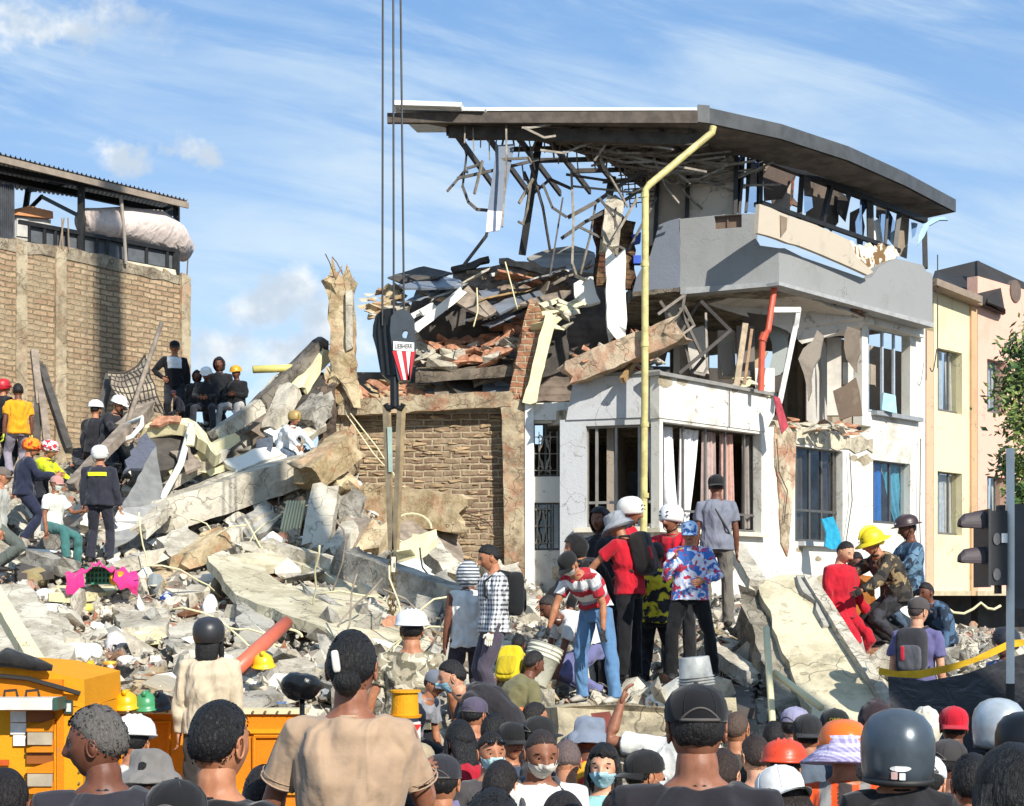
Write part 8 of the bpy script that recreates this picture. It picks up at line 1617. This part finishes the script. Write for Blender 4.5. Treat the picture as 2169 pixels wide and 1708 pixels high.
 (1218, 1133, 16.6, 1470, 'person in black hooded jacket bending behind the striped shirt', dict(yaw=-80, lean=38, hat='hood', hc='1d1c1d', top='hoodie', tc='1d1c1d', bc='26262a', hairs=None, L=((.4, -.6, -.9), (.1, -.3, -1)), R_=REACH)),
 (1165, 1262, 15.9, 1480, 'worker in white t-shirt and lilac jeans bent low behind the bucket', dict(yaw=-70, lean=72, tc='d6d5d2', bc='6b6d96', hair='2b2522', L=DOWN, R_=DOWN, skin='d')),
 (1307, 1086, 16.4, 1440, 'rescuer in grey bucket hat and red t-shirt with a backpack', dict(yaw=-120, lean=14, hat='bucket', hc='8f9196', tc='b31526', bc='17171a', skin='m', hp=12, L=REACH, R_=((.3, -.4, -.9), (.1, -.7, -.6)), extra=backpack('black and red patterned backpack on the red t-shirt', '26211f', 1.05, '3a2a25', 'c4262c'))),
 (1338, 1058, 18.2, 1420, 'helper with white skate helmet and red t-shirt beside the yellow pipe', dict(yaw=70, hat='skate', hc='dcd8d0', tc='b8162a', bc='1d1d20', skin='b', hp=10)),
 (1420, 1074, 17.4, 1430, 'helper with white helmet and red sleeves reaching to the left', dict(yaw=-40, lean=18, hat='skate', hc='dad8d6', top='long', tc='b8162a', bc='1d1d20', skin='b', L=((.3, -.7, -.5), (-.6, -.7, -.2)), R_=((.9, -.4, -.4), (.8, -.6, -.2)))),
 (1461, 1104, 15.6, 1440, 'woman in blue cap and patterned hoodie holding a hand to her face', dict(yaw=-8, hp=10, hat='cap', skin='m', hatm=patterned('3a6ab0', 'b9cfe6', None, 24), top='hoodie', tm=patterned('3f6fb8', 'd3d8e6', 'c43a52', 10), bc='141416', R_=((.25, -.35, -.9), (-.45, -.5, 1)), L=((.55, -.15, -1), (-.6, -.6, -.2)), LL=((.3, .1, -1), (.1, .1, -1)), RL=((.25, -.1, -1), (.0, .1, -1)))),
 (1517, 1006, 18.2, 1328, 'man in grey t-shirt with cross strap, back turned, on the rubble', dict(yaw=178, skin='d', hair='14100f', tc='777a86', bc='6c675f', extra=sidebag, hat='cap', hc='201e1e', capback=True, L=HANG, R_=HANG)),
 (1790, 1146, 17.4, 1420, 'man in red overalls looking down right of the tilted slab', dict(yaw=40, hp=24, skin='l', hair='1a1210', hairs='thin', top='coat', tc='b3182a', bc='b3182a', L=((.2, -.2, -1), (.1, -.5, -.8)))),
 (1846, 1126, 17.4, 1368, 'firefighter in black gear and yellow helmet bending to the left', dict(yaw=-75, lean=38, hp=8, hat='fire', hc='d8c21c', top='coat', tm=patterned('1c1b1a', '3a342c', '8f7a58', 6), bm_=patterned('191819', '34333a', None, 7), L=((.2, -.6, -.8), (.1, -.8, -.4)), R_=((.2, -.8, -.5), (.0, -.8, -.5)), glove='2a2724', wide=1.1)),
 (1812, 1170, 18.4, 1420, 'person in orange brown jacket between red overalls and yellow helmet', dict(yaw=10, hair='1a1413', top='coat', tc='9c5f22', bc='2a2422', skin='d', hp=20)),
 (1922, 1097, 18.3, 1350, 'rescuer in brown hard hat and blue camouflage uniform facing left', dict(yaw=-78, hp=12, hat='brown', hc='3a2a2a', top='long', tm=patterned('2b4358', '5f7d94', '1d2a38', 7), bm_=patterned('26323f', '4a5c6e', None, 7), skin='d', L=FWD, R_=FWD)),
 (1962, 1235, 18.0, 1400, 'crouching rescuer in dark blue uniform behind the lilac t-shirt', dict(yaw=-60, lean=40, tm=patterned('1f2d3f', '46617d', None, 7), top='long', bm_=patterned('1f2a3a', '3d5068', None, 7), hair='1b1616', skin='d')),
 (1945, 1266, 14.6, 1640, 'man in lilac t-shirt with grey backpack looking right', dict(yaw=152, hy=-25, skin='l', hair='3a3130', hairs='thin', hat='cap', hc='4a4444', tc='5f5c86', bc='22222a', extra=backpack('dark grey backpack with red tag on the lilac t-shirt', '35353a', 1., '55565c', 'b3283a'))),
 (2128, 1335, 14.9, 1620, 'person in dark helmet and blue shirt behind the striped post', dict(yaw=-60, hat='skate', hc='26282f', tc='5a7098', bc='1c1d22', skin='d')),
 (1270, 1075, 17.6, 1440, 'person in black hood behind the grey bucket hat', dict(yaw=-30, hat='hood', hc='232225', top='hoodie', tc='232225', bc='1e1e22', hairs=None, skin='d')),
 (1390, 1150, 16.9, 1450, 'person in yellow and black top between red t-shirt and patterned hoodie', dict(yaw=170, hair='15100f', tm=patterned('1f1f22', 'c9b92a', None, 9), bc='1a1a1d', skin='d')),
 (1130, 1380, 13.6, 1600, 'person in olive trousers crouching beside the yellow backpack', dict(yaw=120, lean=40, hair='1a1412', tc='6f6a4a', bc='5f5a38', skin='d')),
 (920, 1420, 12.6, 1640, 'person in grey vest bending left of the masked crouching man', dict(yaw=60, lean=45, hat='cap', hc='6a6f78', tc='8a8c92', bc='33343a', skin='m')),
 # left heap
 (370, 722, 28.6, 905, 'man in black top with white bib standing on the heap by the brick building', dict(yaw=12, hat='cap', hc='1c1c1e', top='long', tc='1a1a1c', bands=(['d9dad8'], bib), bc='26272b', R_=HIP, L=HANG, glove=None, skin='m')),
 (437, 781, 27.3, 918, 'seated worker in white hard hat and black jacket holding his hands together', dict(yaw=0, hat='hard', hc='dcdcda', top='coat', tc='222226', bc='2c2d33', L=((.2, -.5, -.9), (-.6, -.8, -.2)), R_=((.2, -.5, -.9), (-.6, -.8, -.2)), LL=SEAT, RL=SEAT, hp=22, skin='d')),
 (464, 757, 28.3, 915, 'worker in black cap and hood standing behind the seated group', dict(yaw=-5, hat='hood', hc='1b1c1e', top='hoodie', tc='1e1f22', bc='232428', hairs=None, skin='d')),
 (500, 778, 27.7, 915, 'seated worker in yellow hard hat, black jacket and pale trousers', dict(yaw=-15, hat='hard', hc='d99a1c', top='coat', tc='19191b', bc='b5b0aa', LL=SEAT, RL=SEAT, L=FOLD, R_=FOLD, skin='d', hp=8)),
 (417, 785, 28.4, 915, 'person in dark brown hood left of the white hard hat', dict(yaw=10, hat='hood', hc='2a2626', top='hoodie', tc='2a2626', bc='2a2828', hairs=None, skin='d', LL=SEAT, RL=SEAT)),
 (368, 827, 27.4, 905, 'person in dark purple cap crouching below the man with the white bib', dict(yaw=-60, hat='cap', hc='3a2a36', top='coat', tc='262630', bc='202228', lean=35, LL=SEAT2, RL=SEAT2, skin='d')),
 (203, 852, 26.6, 1040, 'rescuer in white hard hat and dark coat, back turned, left of the pair', dict(yaw=165, hat='hard', hc='e2e3e4', top='coat', tc='25252a', bc='25262c', R_=HANG)),
 (251, 842, 26.4, 1030, 'rescuer in white hard hat looking down, right one of the pair', dict(yaw=60, lean=22, hp=12, hat='hard', hc='e6e7e8', top='coat', tc='2a2a30', bc='25262c', L=FWD, R_=FWD, skin='m')),
 (38, 813, 26.8, 1010, 'man in bright orange yellow t-shirt with black hair on the left heap', dict(yaw=-150, hair='15100f', tc='dd9a1e', bc='8d8590', glove='c9d23a', skin='d', L=HANG, R_=HANG)),
 (8, 806, 27.2, 1010, 'rescuer in red helmet and black coat at the far left edge', dict(yaw=140, hat='rescue', hc='b3202a', top='coat', tc='1b1b1f', bc='1d1e22')),
 (68, 932, 24.0, 1150, 'rescuer in red yellow helmet and navy overalls', dict(yaw=110, hp=14, lean=10, hat='rescue', hatm=patterned('c8291c', 'dd8a1e', None, 14), top='coat', tc='262b40', bc='262b40', L=FWD, R_=FWD, skin='m')),
 (107, 936, 24.9, 1130, 'rescuer in white and red helmet with fluorescent yellow sleeves', dict(yaw=80, lean=25, hp=10, hat='rescue', hatm=patterned('dcd9d8', 'b8303a', None, 16), top='coat', tc='c3cf1f', bands=(['22242c'], lambda h, c: 1 if h < .55 else 0), bc='22242c', L=REACH, R_=REACH)),
 (120, 1008, 22.4, 1205, 'sitting man in pink cap, white t-shirt and face mask with teal trousers', dict(yaw=65, hat='cap', hc='b98a80', mask='d8dcd0', tc='dcdccf', bc='3f6f6c', LL=SEAT2, RL=SEAT, skin='b', L=FWD, R_=HANG, lean=10)),
 (212, 947, 23.2, 1192, 'firefighter in dark overalls with yellow back strip and white helmet', dict(yaw=180, hat='rescue', hc='d9dbd6', top='coat', tc='2b2c36', bc='2b2c36', extra=backstrip, L=HANG, R_=((.2, .1, -1), (.12, -.25, -1)), wide=1.12)),
 (4, 990, 21.5, 1210, 'worker in pale grey shirt half cut off at the left edge', dict(yaw=100, tc='a9a9a0', top='long', bc='59605a', hat='cap', hc='6a6058', lean=8)),
 (625, 873, 26.6, 985, 'person in tan helmet and white jacket working among the leaning beams', dict(yaw=55, lean=35, hat='skate', hc='a3884f', top='coat', tc='cfd3d6', bc='5f6a78', L=REACH, R_=REACH)),
]
for e in PEOPLE:
    if e[3] is not None and e[2] > 14.2: c = cp(e[0], e[3], e[2]); MUD.append(c)
def people():
    for x, yt, Y, yf, lab, kw in PEOPLE: person(x, yt, Y, yf, lab, **kw)
    gm = plain('8d8f8b', .35, 0, .4, 5, .3)
    add_bucket('bucket', 'grey bucket turned upside down on the head of the carrying man', P(1476, 1452, 9.5), P(1470, 1392, 9.5), .105, .09, gm, False)
HZ = solve()
rmats(); ground(); heap(); gravel()
BLD = build_main(); brick_party(); left_building(); right_buildings()
debris(); crane(); street_bits(); trees()
people()
